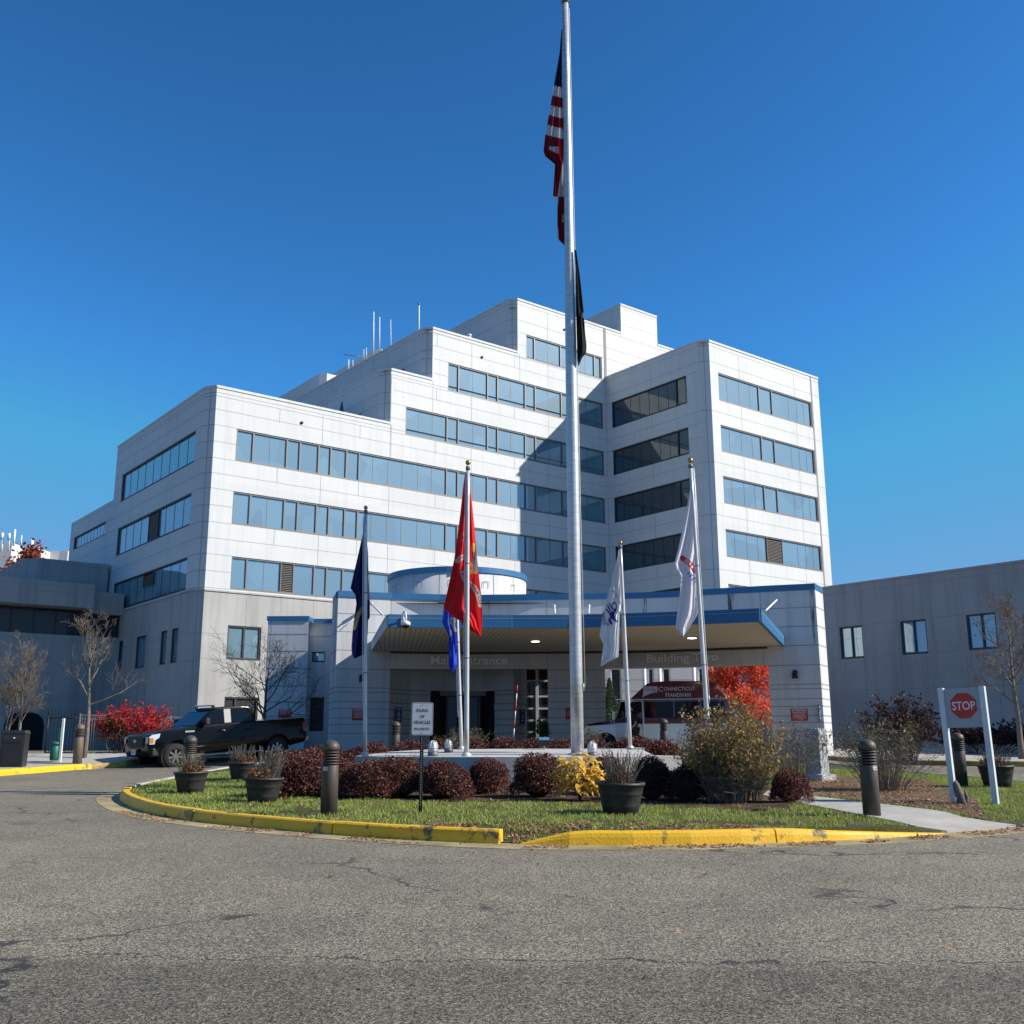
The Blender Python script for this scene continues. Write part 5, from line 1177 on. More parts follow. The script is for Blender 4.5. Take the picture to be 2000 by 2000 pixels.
for i, (ang, s) in enumerate(((R(-65), '018'), (R(-115), '314'))):
    o = [q for q in bpy.data.objects if q.parent is None and q.name.startswith('light_bollard') and q['label'] == spots[i][1]][0]
    c = Vector((math.cos(ang), math.sin(ang), 0)) * .1265; rt = Vector((-math.sin(ang), math.cos(ang), 0)); mb = MB(); z = .635
    mb.quad(c - rt * .038 + Vector((0, 0, z)), c + rt * .038 + Vector((0, 0, z)), c + rt * .038 + Vector((0, 0, z + .05)), c - rt * .038 + Vector((0, 0, z + .05)))
    tg = mb.build('number_tag', M['white'], o)
    text_mesh('digits', s, .06, .036, M['black_metal'], tg, c * 1.01 + Vector((0, 0, z + .025)), right=rt, extrude=.004)
# ------------------------------------------------------------------ planters
M['lav'] = leafmat('dry_stalks', [(.16, .14, .11), (.26, .23, .18), (.11, .10, .07)], .1)
M['drybrown'] = leafmat('dry_brown_leaves', [(.20, .08, .03), (.32, .13, .05), (.12, .05, .03)], .2)
def stalks(rng, n, r, h, lean, m, name, parent, z0=0.0, th=.004, leaves=0, c=(0, 0)):
    V = []; F = []
    for i in range(n):
        a = rng.uniform(0, 6.28); q = r * math.sqrt(rng.random()) ; x, y = c[0] + q * math.cos(a), c[1] + q * math.sin(a); H = h * rng.uniform(.55, 1.1)
        dx, dy = lean * (x - c[0]) / r * rng.uniform(.3, 1.2) + rng.uniform(-.3, .3) * lean, lean * (y - c[1]) / r * rng.uniform(.3, 1.2) + rng.uniform(-.3, .3) * lean
        prev = None; k = 3; w_ = th
        for j in range(k):
            t0, t1 = j / k, (j + 1) / k
            p0 = (x + dx * t0 ** 1.5, y + dy * t0 ** 1.5, z0 + H * t0); p1 = (x + dx * t1 ** 1.5, y + dy * t1 ** 1.5, z0 + H * t1)
            for ang in (a, a + 1.57):
                cx, cy = math.cos(ang) * w_, math.sin(ang) * w_; b = len(V); V += [(p0[0] - cx, p0[1] - cy, p0[2]), (p0[0] + cx, p0[1] + cy, p0[2]), (p1[0] + cx, p1[1] + cy, p1[2]), (p1[0] - cx, p1[1] - cy, p1[2])]; F.append((b, b + 1, b + 2, b + 3))
        for j in range(leaves):
            t = rng.uniform(.35, 1.0); p = (x + dx * t ** 1.5, y + dy * t ** 1.5, z0 + H * t); s_ = rng.uniform(.008, .018); e = [rng.uniform(-1, 1) for _ in range(6)]
            b = len(V); V += [p, (p[0] + e[0] * s_, p[1] + e[1] * s_, p[2] + s_), (p[0] + e[0] * s_ * 1.5 + e[3] * s_, p[1] + e[1] * s_ * 1.5 + e[4] * s_, p[2] + s_ * 1.6), (p[0] + e[3] * s_, p[1] + e[4] * s_, p[2] + s_ * .6)]; F.append((b, b + 1, b + 2, b + 3))
    return npmesh(name, V, F, m, parent)
def leafcloud(rng, n, fn, size, m, name, parent, asp=.6):
    V = np.zeros((n * 4, 3), np.float32); g = np.random.default_rng(rng.randint(0, 10 ** 6))
    pts = np.array([fn(rng) for _ in range(n)], np.float32)
    a = g.normal(size=(n, 3)); a /= np.linalg.norm(a, axis=1, keepdims=True); b = g.normal(size=(n, 3)); b -= a * (a * b).sum(1, keepdims=True); b /= np.linalg.norm(b, axis=1, keepdims=True)
    s = (size * g.uniform(.45, 1.0, size=(n, 1)) ** 1.3 * 1.75).astype(np.float32)
    V[0::4] = pts - a * s; V[1::4] = pts + b * s * asp; V[2::4] = pts + a * s; V[3::4] = pts - b * s * asp
    return npmesh(name, V, np.arange(n * 4).reshape(n, 4), m, parent)
def planter(loc, label, seed, sc=1.0, tall=.42, brown=1, rtop=.325):
    rng = random.Random(seed); t = empty('barrel_planter', loc, label, 'planter', 'dark barrel planters'); t.scale = (sc,) * 3; t.rotation_euler = (R(rng.uniform(-2, 2)), R(rng.uniform(-2, 2)), rng.uniform(0, 6))
    mb = MB(); mb.lathe([(.235, -.02), (.25, .10), (.256, .105), (.262, .12), (.285, .26), (.292, .265), (.298, .28), (.315, .385), (.335, .39), (.335, .425), (.30, .425), (.295, .36), (.01, .36)], 32); mb.build('barrel', M['pot'], t)
    mb = MB(); mb.lathe([(.296, .362), (.15, .385), (.01, .39)], 20); mb.build('potting_soil', M['soil'], t)
    stalks(rng, 90, .20, tall, .16, M['lav'], 'dry_lavender_stalks', t, .37, .0035, 7, (.05, .0))
    if brown: leafcloud(rng, 420, lambda r: (lambda a, q: (-.08 + q * math.cos(a), -.03 + q * math.sin(a), .38 + r.random() ** 1.5 * .17))(r.uniform(0, 6.28), .2 * math.sqrt(r.random())), .022, M['drybrown'], 'withered_flowers', t)
    return t
planter(G(1212, 1590, .13), 'dark barrel planter on the lawn in front of the yellow leafed plant', 1, 1.08, .50)
planter(G(512, 1568, .13), 'dark barrel planter of tall dry stalks beside the leftmost clipped red shrub', 2, 1.0, .52)
planter(atY(378, 20.2, .13), 'dark barrel planter in front of the bollard near the front wheel of the pickup', 3, .97, .42)
planter(atY(475.5, 24.6, .13), 'dark barrel planter on the grass in front of the rear door of the pickup', 4, .98, .42)
planter(atY(1940, 21.2, .13), 'dark barrel planter behind the right post of the stop sign', 5, 1.05, .36)
# ------------------------------------------------------------------ signs
def local(t): return Vector(t.location)
# idling sign
Ys = 15.9; bs = atY(822.5, Ys, .13); s1 = empty('parking_sign', bs, 'white rectangular sign reading idling of vehicles prohibited on a black perforated post', 'sign')
topz = P(822, 1372, Ys).z; botz = P(822, 1436.5, Ys).z; hw_ = .165; cz = (topz + botz) / 2 - bs.z; hh = (topz - botz) / 2
mb = MB(); mb.box(-.026, .026, .012, .05, -.2, cz + hh * .8)
for i in range(34): z = .12 + i * .036; mb.box(-.006, .006, .008, .0125, z, z + .012, 1)
mb.build('post', [M['black_metal'], M['steel']], s1)
def rrect(w_, h_, r, n=5): return [(sx * (w_ - r) + r * math.cos(a), sy * (h_ - r) + r * math.sin(a)) for sx, sy, a0 in ((1, 1, 0), (-1, 1, 90), (-1, -1, 180), (1, -1, 270)) for a in [R(a0 + 90 * i / n) for i in range(n + 1)]]
def plate(w_, h_, r, y, th, cz, mi=0, mb=None): mb.prism(rrect(w_, h_, r), 0, th, mi, fn=lambda a, b, c: (a, y - c, cz + b))
M['signwhite'] = mat('sign_white_sheeting', (.66, .67, .66), .4, 0, .06, 5)
mb = MB(); plate(hw_, hh, .03, .011, .004, cz, 0, mb); plate(hw_ - .008, hh - .008, .026, .0068, .001, cz, 1, mb); plate(hw_ - .014, hh - .014, .022, .0056, .001, cz, 0, mb)
for z in (cz + hh * .84, cz - hh * .84): mb.lathe([(.008, -.002), (.006, .003)], 8, (0, 0, 0), 1, fn=lambda a, b, c, z=z: (a, .003 - c, z + b))
mb.build('plate', [M['signwhite'], M['black_metal']], s1)
for s, w_, h_, dz in (('IDLING', .18, .048, .52), ('OF', .072, .048, .15), ('VEHICLES', .262, .048, -.20), ('PROHIBITED', .24, .034, -.60)): text_mesh('lettering', s, w_, h_, M['black_metal'], s1, (0, .003, cz + hh * dz), extrude=.001, bold=.022)
s1.rotation_euler = (0, R(.4), R(-3))
# stop sign
Yp = 17.0; A1 = G(1865, 1568, .13); A2 = G(1946, 1572, .13); T1 = P(1837.5, 1344, A1.y); T2 = P(1917.5, 1340, A2.y)
s2 = empty('stop_sign', A1, 'leaning grey panel sign with a red stop octagon between two white posts', 'sign'); so_ = tuple(A1)
ax = (A2 - A1); ax.z = 0; ax.normalize(); nn = Vector((ax.y, -ax.x, 0))
M['postwhite'] = mat('weathered_white_post', (.62, .66, .68), .5, 0, .15, 4)
M['signgrey'] = mat('sign_grey_panel', (.33, .37, .41), .5, 0, .06, 3)
def boxpost(A, B, w_, name):
    mb = MB(); q = [ax * s * w_ + nn * u * w_ for s, u in ((-1, 1), (1, 1), (1, -1), (-1, -1))]
    mb.add([A - Vector((0, 0, .2)) + p for p in q] + [B + p for p in q], [(3, 2, 1, 0), (4, 5, 6, 7), (0, 1, 5, 4), (1, 2, 6, 5), (2, 3, 7, 6), (3, 0, 4, 7)]); return mb.build(name, M['postwhite'], s2, so_, .006)
boxpost(A1, T1, .045, 'post'); boxpost(A2, T2, .045, 'post')
up1 = (T1 - A1).normalized(); up2 = (T2 - A2).normalized()
ph_ = .66; q = [T1 - up1 * ph_, T2 - up2 * ph_, T2 - up2 * .02, T1 - up1 * .02]
q = [q[0] + ax * .045, q[1] - ax * .045, q[2] - ax * .045, q[3] + ax * .045]; mb = MB(); mb.add([p + nn * .015 for p in q] + [p - nn * .015 for p in q], [(0, 1, 2, 3), (7, 6, 5, 4), (0, 4, 5, 1), (2, 6, 7, 3)]); mb.build('panel', M['signgrey'], s2, so_)
cc = (q[0] + q[1] + q[2] + q[3]) / 4 + ax * .01 + (up1 * .035); ru = (q[1] - q[0]).normalized(); uu = ((q[3] - q[0]) + (q[2] - q[1])).normalized()
def octa(r, d, mb, mi=0):
    mb.add([cc + nn * d + (ru * math.cos(R(22.5 + 45 * i)) + uu * math.sin(R(22.5 + 45 * i))) * r for i in range(8)], [tuple(range(8))], mi)
M['stopred'] = mat('stop_red', (.52, .03, .02), .4, 0, .1, 3)
mb = MB(); octa(.224, .0175, mb, 0); mb.build('octagon', M['stopred'], s2, so_)
text_mesh('lettering', 'STOP', .37, .14, M['white'], s2, cc + nn * .019 - Vector(so_), right=ru, up=uu, extrude=.001, bold=.012)
# attention notices and navy door signs fixed to the walls
def wallsign(name, c, right, w_, h_, m, label, cat='sign', txt=None, lines=0, tcol='white', d=.02):
    right = Vector(right).normalized(); n_ = Vector((right.y, -right.x, 0)); t = empty(name, c, label, cat); mb = MB()
    q = [right * s * w_ / 2 + Vector((0, 0, u * h_ / 2)) for s, u in ((-1, -1), (1, -1), (1, 1), (-1, 1))]
    mb.add([p + n_ * d for p in q] + [p + n_ * .002 for p in q], [(0, 1, 2, 3), (0, 4, 5, 1), (1, 5, 6, 2), (2, 6, 7, 3), (3, 7, 4, 0)])
    if txt: text_mesh('lettering', txt, w_ * .84, h_ * .2, M[tcol], None, n_ * (d + .004) + Vector((0, 0, h_ * .36)), right=right, extrude=0, bold=.02).parent = t
    for i in range(lines):
        z = h_ * (.16 - .11 * i); l = w_ * (.40 if i % 2 == 0 else .34); mb.add([right * s * l + Vector((0, 0, z + e)) + n_ * (d + .003) for s, e in ((-1, 0), (1, 0), (1, h_ * .035), (-1, h_ * .035))], [(0, 1, 2, 3)], 1)
    mb.build('plate', [m, M['signwhite']], t); return t
def pw(px, py, lift=.02):
    p = wpt(px); d = (wpt(px + 6) - wpt(px - 6)).normalized(); z = P(px, py, p.y).z; return Vector((p.x, p.y, z)) + Vector((d.y, -d.x, 0)) * lift * .2, d
c, d = pw(708, 1395); wallsign('notice_sign', c, d, .59, .48, M['redsign'], 'red and white attention notice on the left canopy pillar behind the navy flag pole', txt='ATTENTION', lines=5)
c, d = pw(1545.5, 1396); wallsign('notice_sign', c, d, .64, .47, M['redsign'], 'red and white attention notice on the right canopy pillar above the bare shrubs', txt='ATTENTION', lines=5)
c, d = pw(1111, 1394); wallsign('notice_sign', c, d, .40, .46, M['redsign'], 'red notice on the middle pillar mostly hidden behind the tall flagpole', txt=None, lines=4)
p = P(556.5, 1393.5, DL - .02); wallsign('notice_sign', Vector(p), (1, 0, 0), .62, .40, M['redsign'], 'red and white attention notice on the annex wall above the bed of the pickup', txt='ATTENTION', lines=3)
def icon_sign(c, right, w_, h_, label):
    t = wallsign('door_sign', c, right, w_, h_, M['navysign'], label, lines=0); right = Vector(right).normalized(); n_ = Vector((right.y, -right.x, 0))
    mb = MB()
    for z in (.40, .33, -.27, -.35): mb.add([right * s * w_ * .3 + Vector((0, 0, h_ * z + e)) + n_ * .023 for s, e in ((-1, 0), (1, 0), (1, .02), (-1, .02))], [(0, 1, 2, 3)])
    for k in range(12):
        a0, a1 = 2 * math.pi * k / 12, 2 * math.pi * (k + 1) / 12; r0, r1 = w_ * .17, w_ * .25
        mb.add([right * r * math.cos(a) + Vector((0, 0, r * math.sin(a) - .02)) + n_ * .023 for r, a in ((r0, a0), (r1, a0), (r1, a1), (r0, a1))], [(0, 1, 2, 3)])
    mb.add([right * s * .02 + Vector((0, 0, z)) + n_ * .023 for s, z in ((-1, .0), (1, .0), (1, .13), (-1, .13))], [(0, 1, 2, 3)]); mb.build('symbol', M['signwhite'], t); return t
icon_sign(P(778.5, 1396, 43.8) , (1, .12, 0), .27, .62, 'tall narrow navy sign with a white round symbol left of the entrance doors')
icon_sign(P(1020, 1400, 45.5), (1, .75, 0), .26, .62, 'narrow navy sign right of the entrance doors by the window grid')
icon_sign(P(648.5, 1399, 44.0) , (lf - Vector((lb.x, lb.y, lf.z))), .55, .66, 'tall navy sign on the shaded left return of the entrance building')
icon_sign(P(1598.5, 1393, 40.45) + Vector((.03, -.06, 0)), (rb - Vector((rf.x, rf.y, 0))), .36, .64, 'tall blue and white sign on the sunlit right end of the entrance building')
p = P(970, 1381, 45.42); wallsign('paper_notice', p, (1, 0, 0), .22, .20, M['conc'], 'small pale paper notice on the wall right of the entrance doors', lines=2)
# wall lamps
def wall_lamp(px, py, label):
    c, d = pw(px, py, 0); t = empty('wall_lamp', c, label, 'wall lamp'); n_ = Vector((d.y, -d.x, 0)); mb = MB(); pr = [(-.11, -.17), (.11, -.17), (.11, .05), (.08, .13), (0, .17), (-.08, .13), (-.11, .05)]
    f = [d * a + Vector((0, 0, b)) for a, b in pr]; mb.add([p + n_ * .002 for p in f] + [p + n_ * (.2 if p.z < 0 else .14) for p in f], [tuple(range(7, 14))] + [(i, (i + 1) % 7, 7 + (i + 1) % 7, 7 + i) for i in range(7)]); mb.build('hood', M['black_metal'], t)
    mb = MB(); q = [d * a + n_ * b + Vector((0, 0, -.175)) for a, b in ((-.08, .03), (.08, .03), (.08, .16), (-.08, .16))]; mb.add(q + [p - Vector((0, 0, .03)) for p in q], [(3, 2, 1, 0), (4, 5, 6, 7), (0, 1, 5, 4), (1, 2, 6, 5), (2, 3, 7, 6), (3, 0, 4, 7)]); mb.build('lens', M['white'], t)
wall_lamp(1542.5, 1317, 'black hooded wall lamp on the right canopy pillar'); wall_lamp(711, 1324, 'black hooded wall lamp on the left canopy pillar behind the navy flag pole')
# security camera hung from the fascia
cf = onz(793, 1224.5, ZS); cp = P(787, 1209, cf.y - .07); cam_t = empty('security_camera', cp, 'white dome security camera on a gooseneck arm over the blue canopy edge', 'camera')
k = .0168
mb = MB(); mb.tube([Vector((0, 0, -.05)), Vector((0, -.12, .05)), Vector((.03, -.22, .17)), Vector((.07, -.27, .22)), Vector((.11, -.29, .18)), Vector((.13, -.30, .0)), Vector((.13, -.30, -.10))], .03, 10); mb.build('gooseneck', M['white'], cam_t)
mb = MB(); mb.box(-.06, .06, -.05, .07, -.20, .06); mb.build('mount_box', M['white'], cam_t, bevel=.01)
mb = MB(); mb.lathe([(.05, -.09), (.14, -.14), (.15, -.24)], 18, (.13, -.30, 0)); mb.build('housing', M['white'], cam_t)
mb = MB(); mb.lathe([(.12, -.242), (.11, -.29), (.06, -.33)], 18, (.13, -.30, 0)); mb.build('dome', M['black_metal'], cam_t)
# ------------------------------------------------------------------ caged globe lamps and floodlight on the plinth
M['globe'] = mat('frosted_globe', (.68, .69, .70), .25, spec=.6)
def cage_lamp(loc, label, sc):
    t = empty('caged_globe_lamp', loc, label, 'lamp', 'caged globe lamps'); t.scale = (sc,) * 3
    mb = MB(); mb.lathe([(.105, -.02), (.105, .05), (.085, .07)], 18); mb.build('base', M['frame'], t)
    mb = MB(); mb.lathe([(.078, .07), (.085, .12), (.085, .18)] + [(.085 * math.cos(a), .18 + .085 * math.sin(a)) for a in (R(20), R(40), R(60), R(78))], 20); mb.build('globe', M['globe'], t)
    mb = MB()
    for i in range(4):
        a = math.pi * i / 4 + .3; mb.tube([(.098 * math.cos(a) * c_, .098 * math.sin(a) * c_, z) for c_, z in ((1, .06), (1, .19), (.75, .25), (.3, .285), (-.3, .285), (-.75, .25), (-1, .19), (-1, .06))], .006, 6)
    mb.tube([(.1 * math.cos(R(x)), .1 * math.sin(R(x)), .15) for x in range(0, 361, 20)], .006, 6); mb.build('wire_cage', M['steel'], t); return t
cage_lamp(P(845.5, 1475.5, 20.9), 'caged white globe lamp nearest the plinth front, left of the idling sign', 1.0)
cage_lamp(P(876, 1467, 22.2), 'smaller caged white globe lamp just behind and right of its twin', .88)
cage_lamp(P(1157, 1476.5, 20.6), 'caged white globe lamp beside the foot of the tall flagpole', .98)
fp_ = P(1063, 1462, 22.9); t = empty('floodlight', fp_, 'black box floodlight tilted up on the rear edge of the plinth', 'floodlight')
mb = MB(); mb.tube([(0, 0, -.03), (0, 0, .10)], .02, 8); mb.lathe([(.04, -.01), (.04, .02)], 12); mb.build('stem', M['steel'], t)
mb = MB(); mb.box(-.13, .13, -.06, .06, .08, .20, fn=lambda x, y, z: (x, y * (1.5 if z > .15 else .8), z + y * .4)); mb.build('housing', M['black_metal'], t, bevel=.01)
mb = MB(); mb.box(-.11, .11, -.075, .075, .206, .212, fn=lambda x, y, z: (x, y, z + y * .4)); mb.build('lens', M['glass'], t)
# red and white driveway marker
p0 = P(1003, 1440, 27); p1 = P(1010.5, 1338, 27); t = empty('marker_stake', p0, 'thin red and white striped marker stake right of the entrance doors', 'stake')
mb = MB(); M['stripered'] = mat('stripe_red', (.55, .03, .03), .5)
for i in range(6): mb.tube([p0.lerp(p1, i / 6), p0.lerp(p1, (i + 1) / 6)], .014, 8, 0 if i % 2 else 1)
mb.build('rod', [M['stripered'], M['white']], t, tuple(p0))
# ------------------------------------------------------------------ granite memorial stone
ms = atY(1600, 23.6, .14); t = empty('memorial_stone', ms, 'grey granite memorial stone with engraved face and rough broken side beside the path', 'monument')
M['granite'] = mat('grey_granite', (.56, .57, .58), .7, 0, .22, 60, bump=.3, bs=60); M['granrough'] = mat('rough_granite', (.50, .50, .50), .9, 0, .45, 14, bump=1.0, bs=12)
fd = Vector((-.55, .83, 0)).normalized(); sd = Vector((.83, .55, 0))
def gbox(w_, th, z0, z1, name, rough=.0, off=Vector((0, 0, 0)), top=0):
    bm = bmesh.new(); bmesh.ops.create_cube(bm, size=1); bmesh.ops.subdivide_edges(bm, edges=bm.edges, cuts=9, use_grid_fill=True); rg = random.Random(4)
    for v in bm.verts:
        a, b, c = v.co; d_ = 0
        jit = Vector((0, 0, 0))
        if rough and (a < -.49 or a > .49 or b > .49 or c > .49): jit = Vector((rg.uniform(-1, 1), rg.uniform(-1, 1), rg.uniform(-.6, .6))) * rough
        p_ = fd * (a + .5) * w_ + sd * (b + .5) * th + off + jit; zz = z0 + (c + .5) * (z1 - z0) + (top * (.5 + a) if c > 0 else 0) + jit.z
        v.co = Vector((p_.x, p_.y, zz))
    bmesh.ops.recalc_face_normals(bm, faces=bm.faces); me = bpy.data.meshes.new(name)
    for f in bm.faces:
        n_ = f.normal; f.material_index = 0 if n_.dot(-sd) > .7 else 1
    bm.to_mesh(me); bm.free(); me.materials.append(M['granite']); me.materials.append(M['granrough']); o = bpy.data.objects.new(name, me); COL.objects.link(o); o.parent = t; return o
gbox(.42, .27, .12, 1.14, 'slab', .014); gbox(.62, .48, -.1, .14, 'footing', .012, -fd * .10 - sd * .10)
cfz = fd * .33 - sd * .004
M['engrave'] = mat('engraved_line', (.33, .34, .36), .9)
mb = MB()
for z, l in ((.92, .13), (.86, .2), (.80, .16), (.74, .2), (.68, .2), (.62, .18), (.56, .2), (.50, .12), (.34, .15), (.28, .12)): mb.quad(*[fd * (.21 + s * l * .62) - sd * .022 + Vector((0, 0, z + e)) for s, e in ((1, 0), (-1, 0), (-1, .018), (1, .018))])
for (a0, b0, a1, b1) in ((.04, 1.02, .38, 1.03), (.04, .2, .38, .21), (.04, .2, .05, 1.03), (.37, .2, .38, 1.03)): mb.quad(*[fd * a - sd * .022 + Vector((0, 0, b)) for a, b in ((a1, b0), (a0, b0), (a0, b1), (a1, b1))])
mb.build('engraving', M['engrave'], t)
# ------------------------------------------------------------------ bin, pet station, fence, bicycle on the far left
tb = atY(29.5, 32.0, .14); t = empty('litter_bin', tb, 'large black square litter bin with a slot door on the far left pavement', 'bin'); M['binblack'] = mat('black_plastic', (.018, .018, .02), .4)
wb, db = .34, .32
mb = MB(); mb.prism([(-wb, -db), (wb, -db), (wb, db), (-wb, db)], 0, .98, fn=lambda x, y, z: (x * (.95 + .05 * z), y * (.95 + .05 * z), z)); mb.build('body', M['binblack'], t, bevel=.03)
mb = MB(); mb.prism([(-wb - .02, -db - .02), (wb + .02, -db - .02), (wb + .02, db + .02), (-wb - .02, db + .02)], .98, 1.08, fn=lambda x, y, z: (x * (1 if z < 1 else .86), y * (1 if z < 1 else .86), z)); mb.build('lid', M['binblack'], t, bevel=.02)
mb = MB(); mb.box(-.25, .28, -db - .02, -db - .005, .72, .90); mb.build('slot_door', M['binblack'], t, bevel=.01)
mb = MB(); mb.box(-.20, .24, -db - .024, -db - .02, .74, .80); mb.box(-.25, .28, -db - .01, -db, .06, .66); mb.build('slot', M['black_metal'], t, bevel=.004)
mb = MB(); mb.box(.02, .07, -db - .03, -db - .02, .84, .87); mb.build('sticker', M['white'], t)
for i in range(4): mb = MB(); mb.box(-.23, .26, -db - .018, -db - .01, .12 + i * .07, .145 + i * .07); mb.build('moulding', M['binblack'], t)
t.rotation_euler = (0, 0, R(12))
gb = atY(120.5, 34.5, .14); t = empty('pet_waste_station', gb, 'white post with a green bag box beside a small green mesh bin', 'waste station'); M['green'] = mat('green_plastic', (.01, .12, .08), .5, 0, .25, 9)
hp = P(120, 1403, 34.5).z - gb.z
mb = MB(); mb.box(-.035, .035, -.035, .035, 0, hp); mb.build('post', M['white'], t)
mb = MB(); mb.box(-.13, -.036, -.07, .07, hp - .72, hp - .40); mb.prism([(-.16, -.07), (-.036, -.07), (-.036, .07), (-.16, .07)], hp - .40, hp - .33); mb.build('bag_box', M['green'], t)
mb = MB(); mb.lathe([(.12, .05), (.145, .12), (.145, .50), (.13, .52)], 18, (-.2, .0, 0)); mb.build('bin', M['green'], t)
mb = MB(); mb.lathe([(.16, .56), (.14, .63), (.05, .68)], 18, (-.2, 0, 0)); mb.build('bin_lid', M['green'], t)
def fence(A, B, h, label, name='picket_fence', curved=False, sp=.115, m=None):
    t = empty(name, A, label, 'fence'); d = B - A; L_ = math.hypot(d.x, d.y); n = int(L_ / sp); mb = MB(); m = m or M['black_metal']
    def pt(s, z): x, y = d.x * s, d.y * s; return Vector((x, y, zg(A.x + x, A.y + y) - A.z + z))
    for i in range(n + 1):
        s = i / n; q = pt(s, 0)
        if curved: mb.tube([q, pt(s, h - .25), pt(s, h - .08) + Vector((.02, -.05, 0)), pt(s, h) + Vector((.05, -.16, 0))], .011, 5)
        else: mb.tube([q + Vector((0, 0, .08)), pt(s, h - .01)], .010, 5)
    mb.build('pickets', m, t)
    for z in ((.15, h - .16, h - .02) if not curved else (.15, h - .35)): mb = MB(); mb.tube([pt(0, z), pt(.5, z), pt(1, z)], .02, 6); mb.build('rail', m, t)
    for k in range(int(L_ / 2.3) + 1):
        mb = MB(); q = pt(min(1, k * 2.3 / L_), 0); mb.tube([q, q + Vector((0, 0, h + .04))], .034, 8); mb.build('post', m, t)
    return t
M['fgrey'] = mat('grey_fence_paint', (.10, .10, .11), .5)
fA = atY(152, 37.2, .14); fB = atY(352, 42.0, .14); fence(fA, fB, 1.5, 'straight topped grey picket fence running behind the red bush and the pickup', m=M['fgrey'])
fence(atY(90, 40.0, .14), atY(154, 40.0, .14), 1.78, 'black picket fence with outward curved tips in front of the dark doorway', curved=True)
bc = atY(250, 37.6, .14); t = empty('bicycle', bc, 'dark bicycle leaning in the shade of the red bush behind the pickup', 'bicycle')
def torus(mb, c, r, th, n=28): mb.tube([(c[0] + r * math.cos(R(360 * i / n)), c[1], c[2] + r * math.sin(R(360 * i / n))) for i in range(n + 1)], th, 6, cap=False)
for x in (-.45, .55):
    mb = MB(); torus(mb, (x, 0, .34), .33, .018); mb.build('wheel', M['darkframe'], t)
mb = MB()
for a, b in (((-.45, .34), (-.30, .85)), ((-.30, .78), (.22, .80)), ((-.26, .72), (.05, .32)), ((.05, .32), (.22, .80)), ((.05, .32), (.55, .34)), ((.22, .80), (.55, .34))): mb.tube([(a[0], 0, a[1]), (b[0], 0, b[1])], .017, 8)
mb.build('frame', M['black_metal'], t)
mb = MB(); mb.tube([(-.30, 0, .85), (-.33, 0, .97)], .013, 6); mb.tube([(-.33, -.27, .98), (-.33, .27, .98)], .013, 6); mb.build('handlebar', M['darkframe'], t)
mb = MB(); mb.box(.10, .34, -.07, .07, .88, .93); mb.tube([(.22, 0, .78), (.22, 0, .89)], .013, 6); mb.build('saddle', M['black_metal'], t)
# ------------------------------------------------------------------ rooftop aerials, vents, distant building
def aerial(px, pyb, pyt, Y, r, label, group='thin rooftop aerials', ball=False, name='antenna'):
    A = P(px[0], pyb + 6, Y); B = P(px[1], pyt, Y); t = empty(name, A, label, 'antenna', group); mb = MB(); mb.tube([A, A.lerp(B, .5), B], [r, r * .8, r * .6], 6); mb.build('mast', M['white'], t, tuple(A))
    if ball: mb = MB(); mb.lathe([(.1 * math.sin(a), -.1 * math.cos(a)) for a in [math.pi * i / 6 for i in range(1, 6)]], 10, B); mb.build('tip', M['frame'], t, tuple(A))
aerial((818, 818.5), 650, 594, 72, .07, 'single thick white roof mast with a dark ball tip', ball=True)
aerial((729, 730), 687, 609, 84, .08, 'tallest white whip antenna on the roof left of centre')
aerial((741, 741.5), 681, 619, 86, .07, 'slim lattice aerial just right of the tallest whip antenna')
aerial((763.5, 763), 681, 624, 84, .05, 'thin whip antenna between the lattice aerial and the ball tipped mast')
aerial((715.5, 715.5), 695, 679, 86, .05, 'short stub antenna on the roof edge, right one of the close pair'); aerial((710.5, 710.5), 697, 682, 86, .04, 'short stub antenna on the roof edge, left one of the close pair')
aerial((680.5, 681), 714, 702, 92, .08, 'short thick stub antenna far left on the sloping roof line'); aerial((689, 689), 711, 703, 92, .05, 'very short thin stub antenna beside the thick stub')
A = P(705, 697, 84); B = P(671, 692, 84); mb = MB(); mb.tube([A, B], .035, 5); mb.tube([P(734, 661, 84), P(738, 682, 84)], .03, 5) if False else None; o = mb.build('yagi_antenna', M['frame']); tag(o, 'thin dark antenna boom sticking out level to the left over the roof', 'antenna')
vt = P(667, 809, 71.0); t = empty('roof_vent', vt, 'dark conical roof vent behind the left parapet', 'vent'); mb = MB(); mb.lathe([(.22, -1.2), (.20, 0), (.035, .95)], 16); mb.build('cone', mat('vent_dark', (.06, .09, .10), .5), t)
vt = P(916, 659, 75.0); t = empty('roof_pipe', vt, 'short white capped pipe on the second roof step', 'vent'); mb = MB(); mb.lathe([(.16, -.6), (.16, .08)], 14); mb.lathe([(.21, .08), (.21, .22), (.12, .26)], 14); mb.build('pipe', M['white'], t)
db_ = empty('distant_building', P(60, 1120, 170), 'distant white building with masts and a dome seen above the low roof on the left', 'building'); do = tuple(db_.location)
mb = MB()
def pbox(x0, x1, yt, Y, Yd=20, zb=2):
    a = P(x0, yt, Y); b = P(x1, yt, Y); mb.box(a.x, b.x, Y, Y + Yd, zb, a.z)
pbox(-60, 24, 1060, 165); pbox(-60, 137, 1076, 176)
a = P(77, 1073, 171); 
pbox(116, 133, 1076, 150, 10); pbox(40, 78, 1071, 172)
mb.build('wall', M['panel'], db_, do)
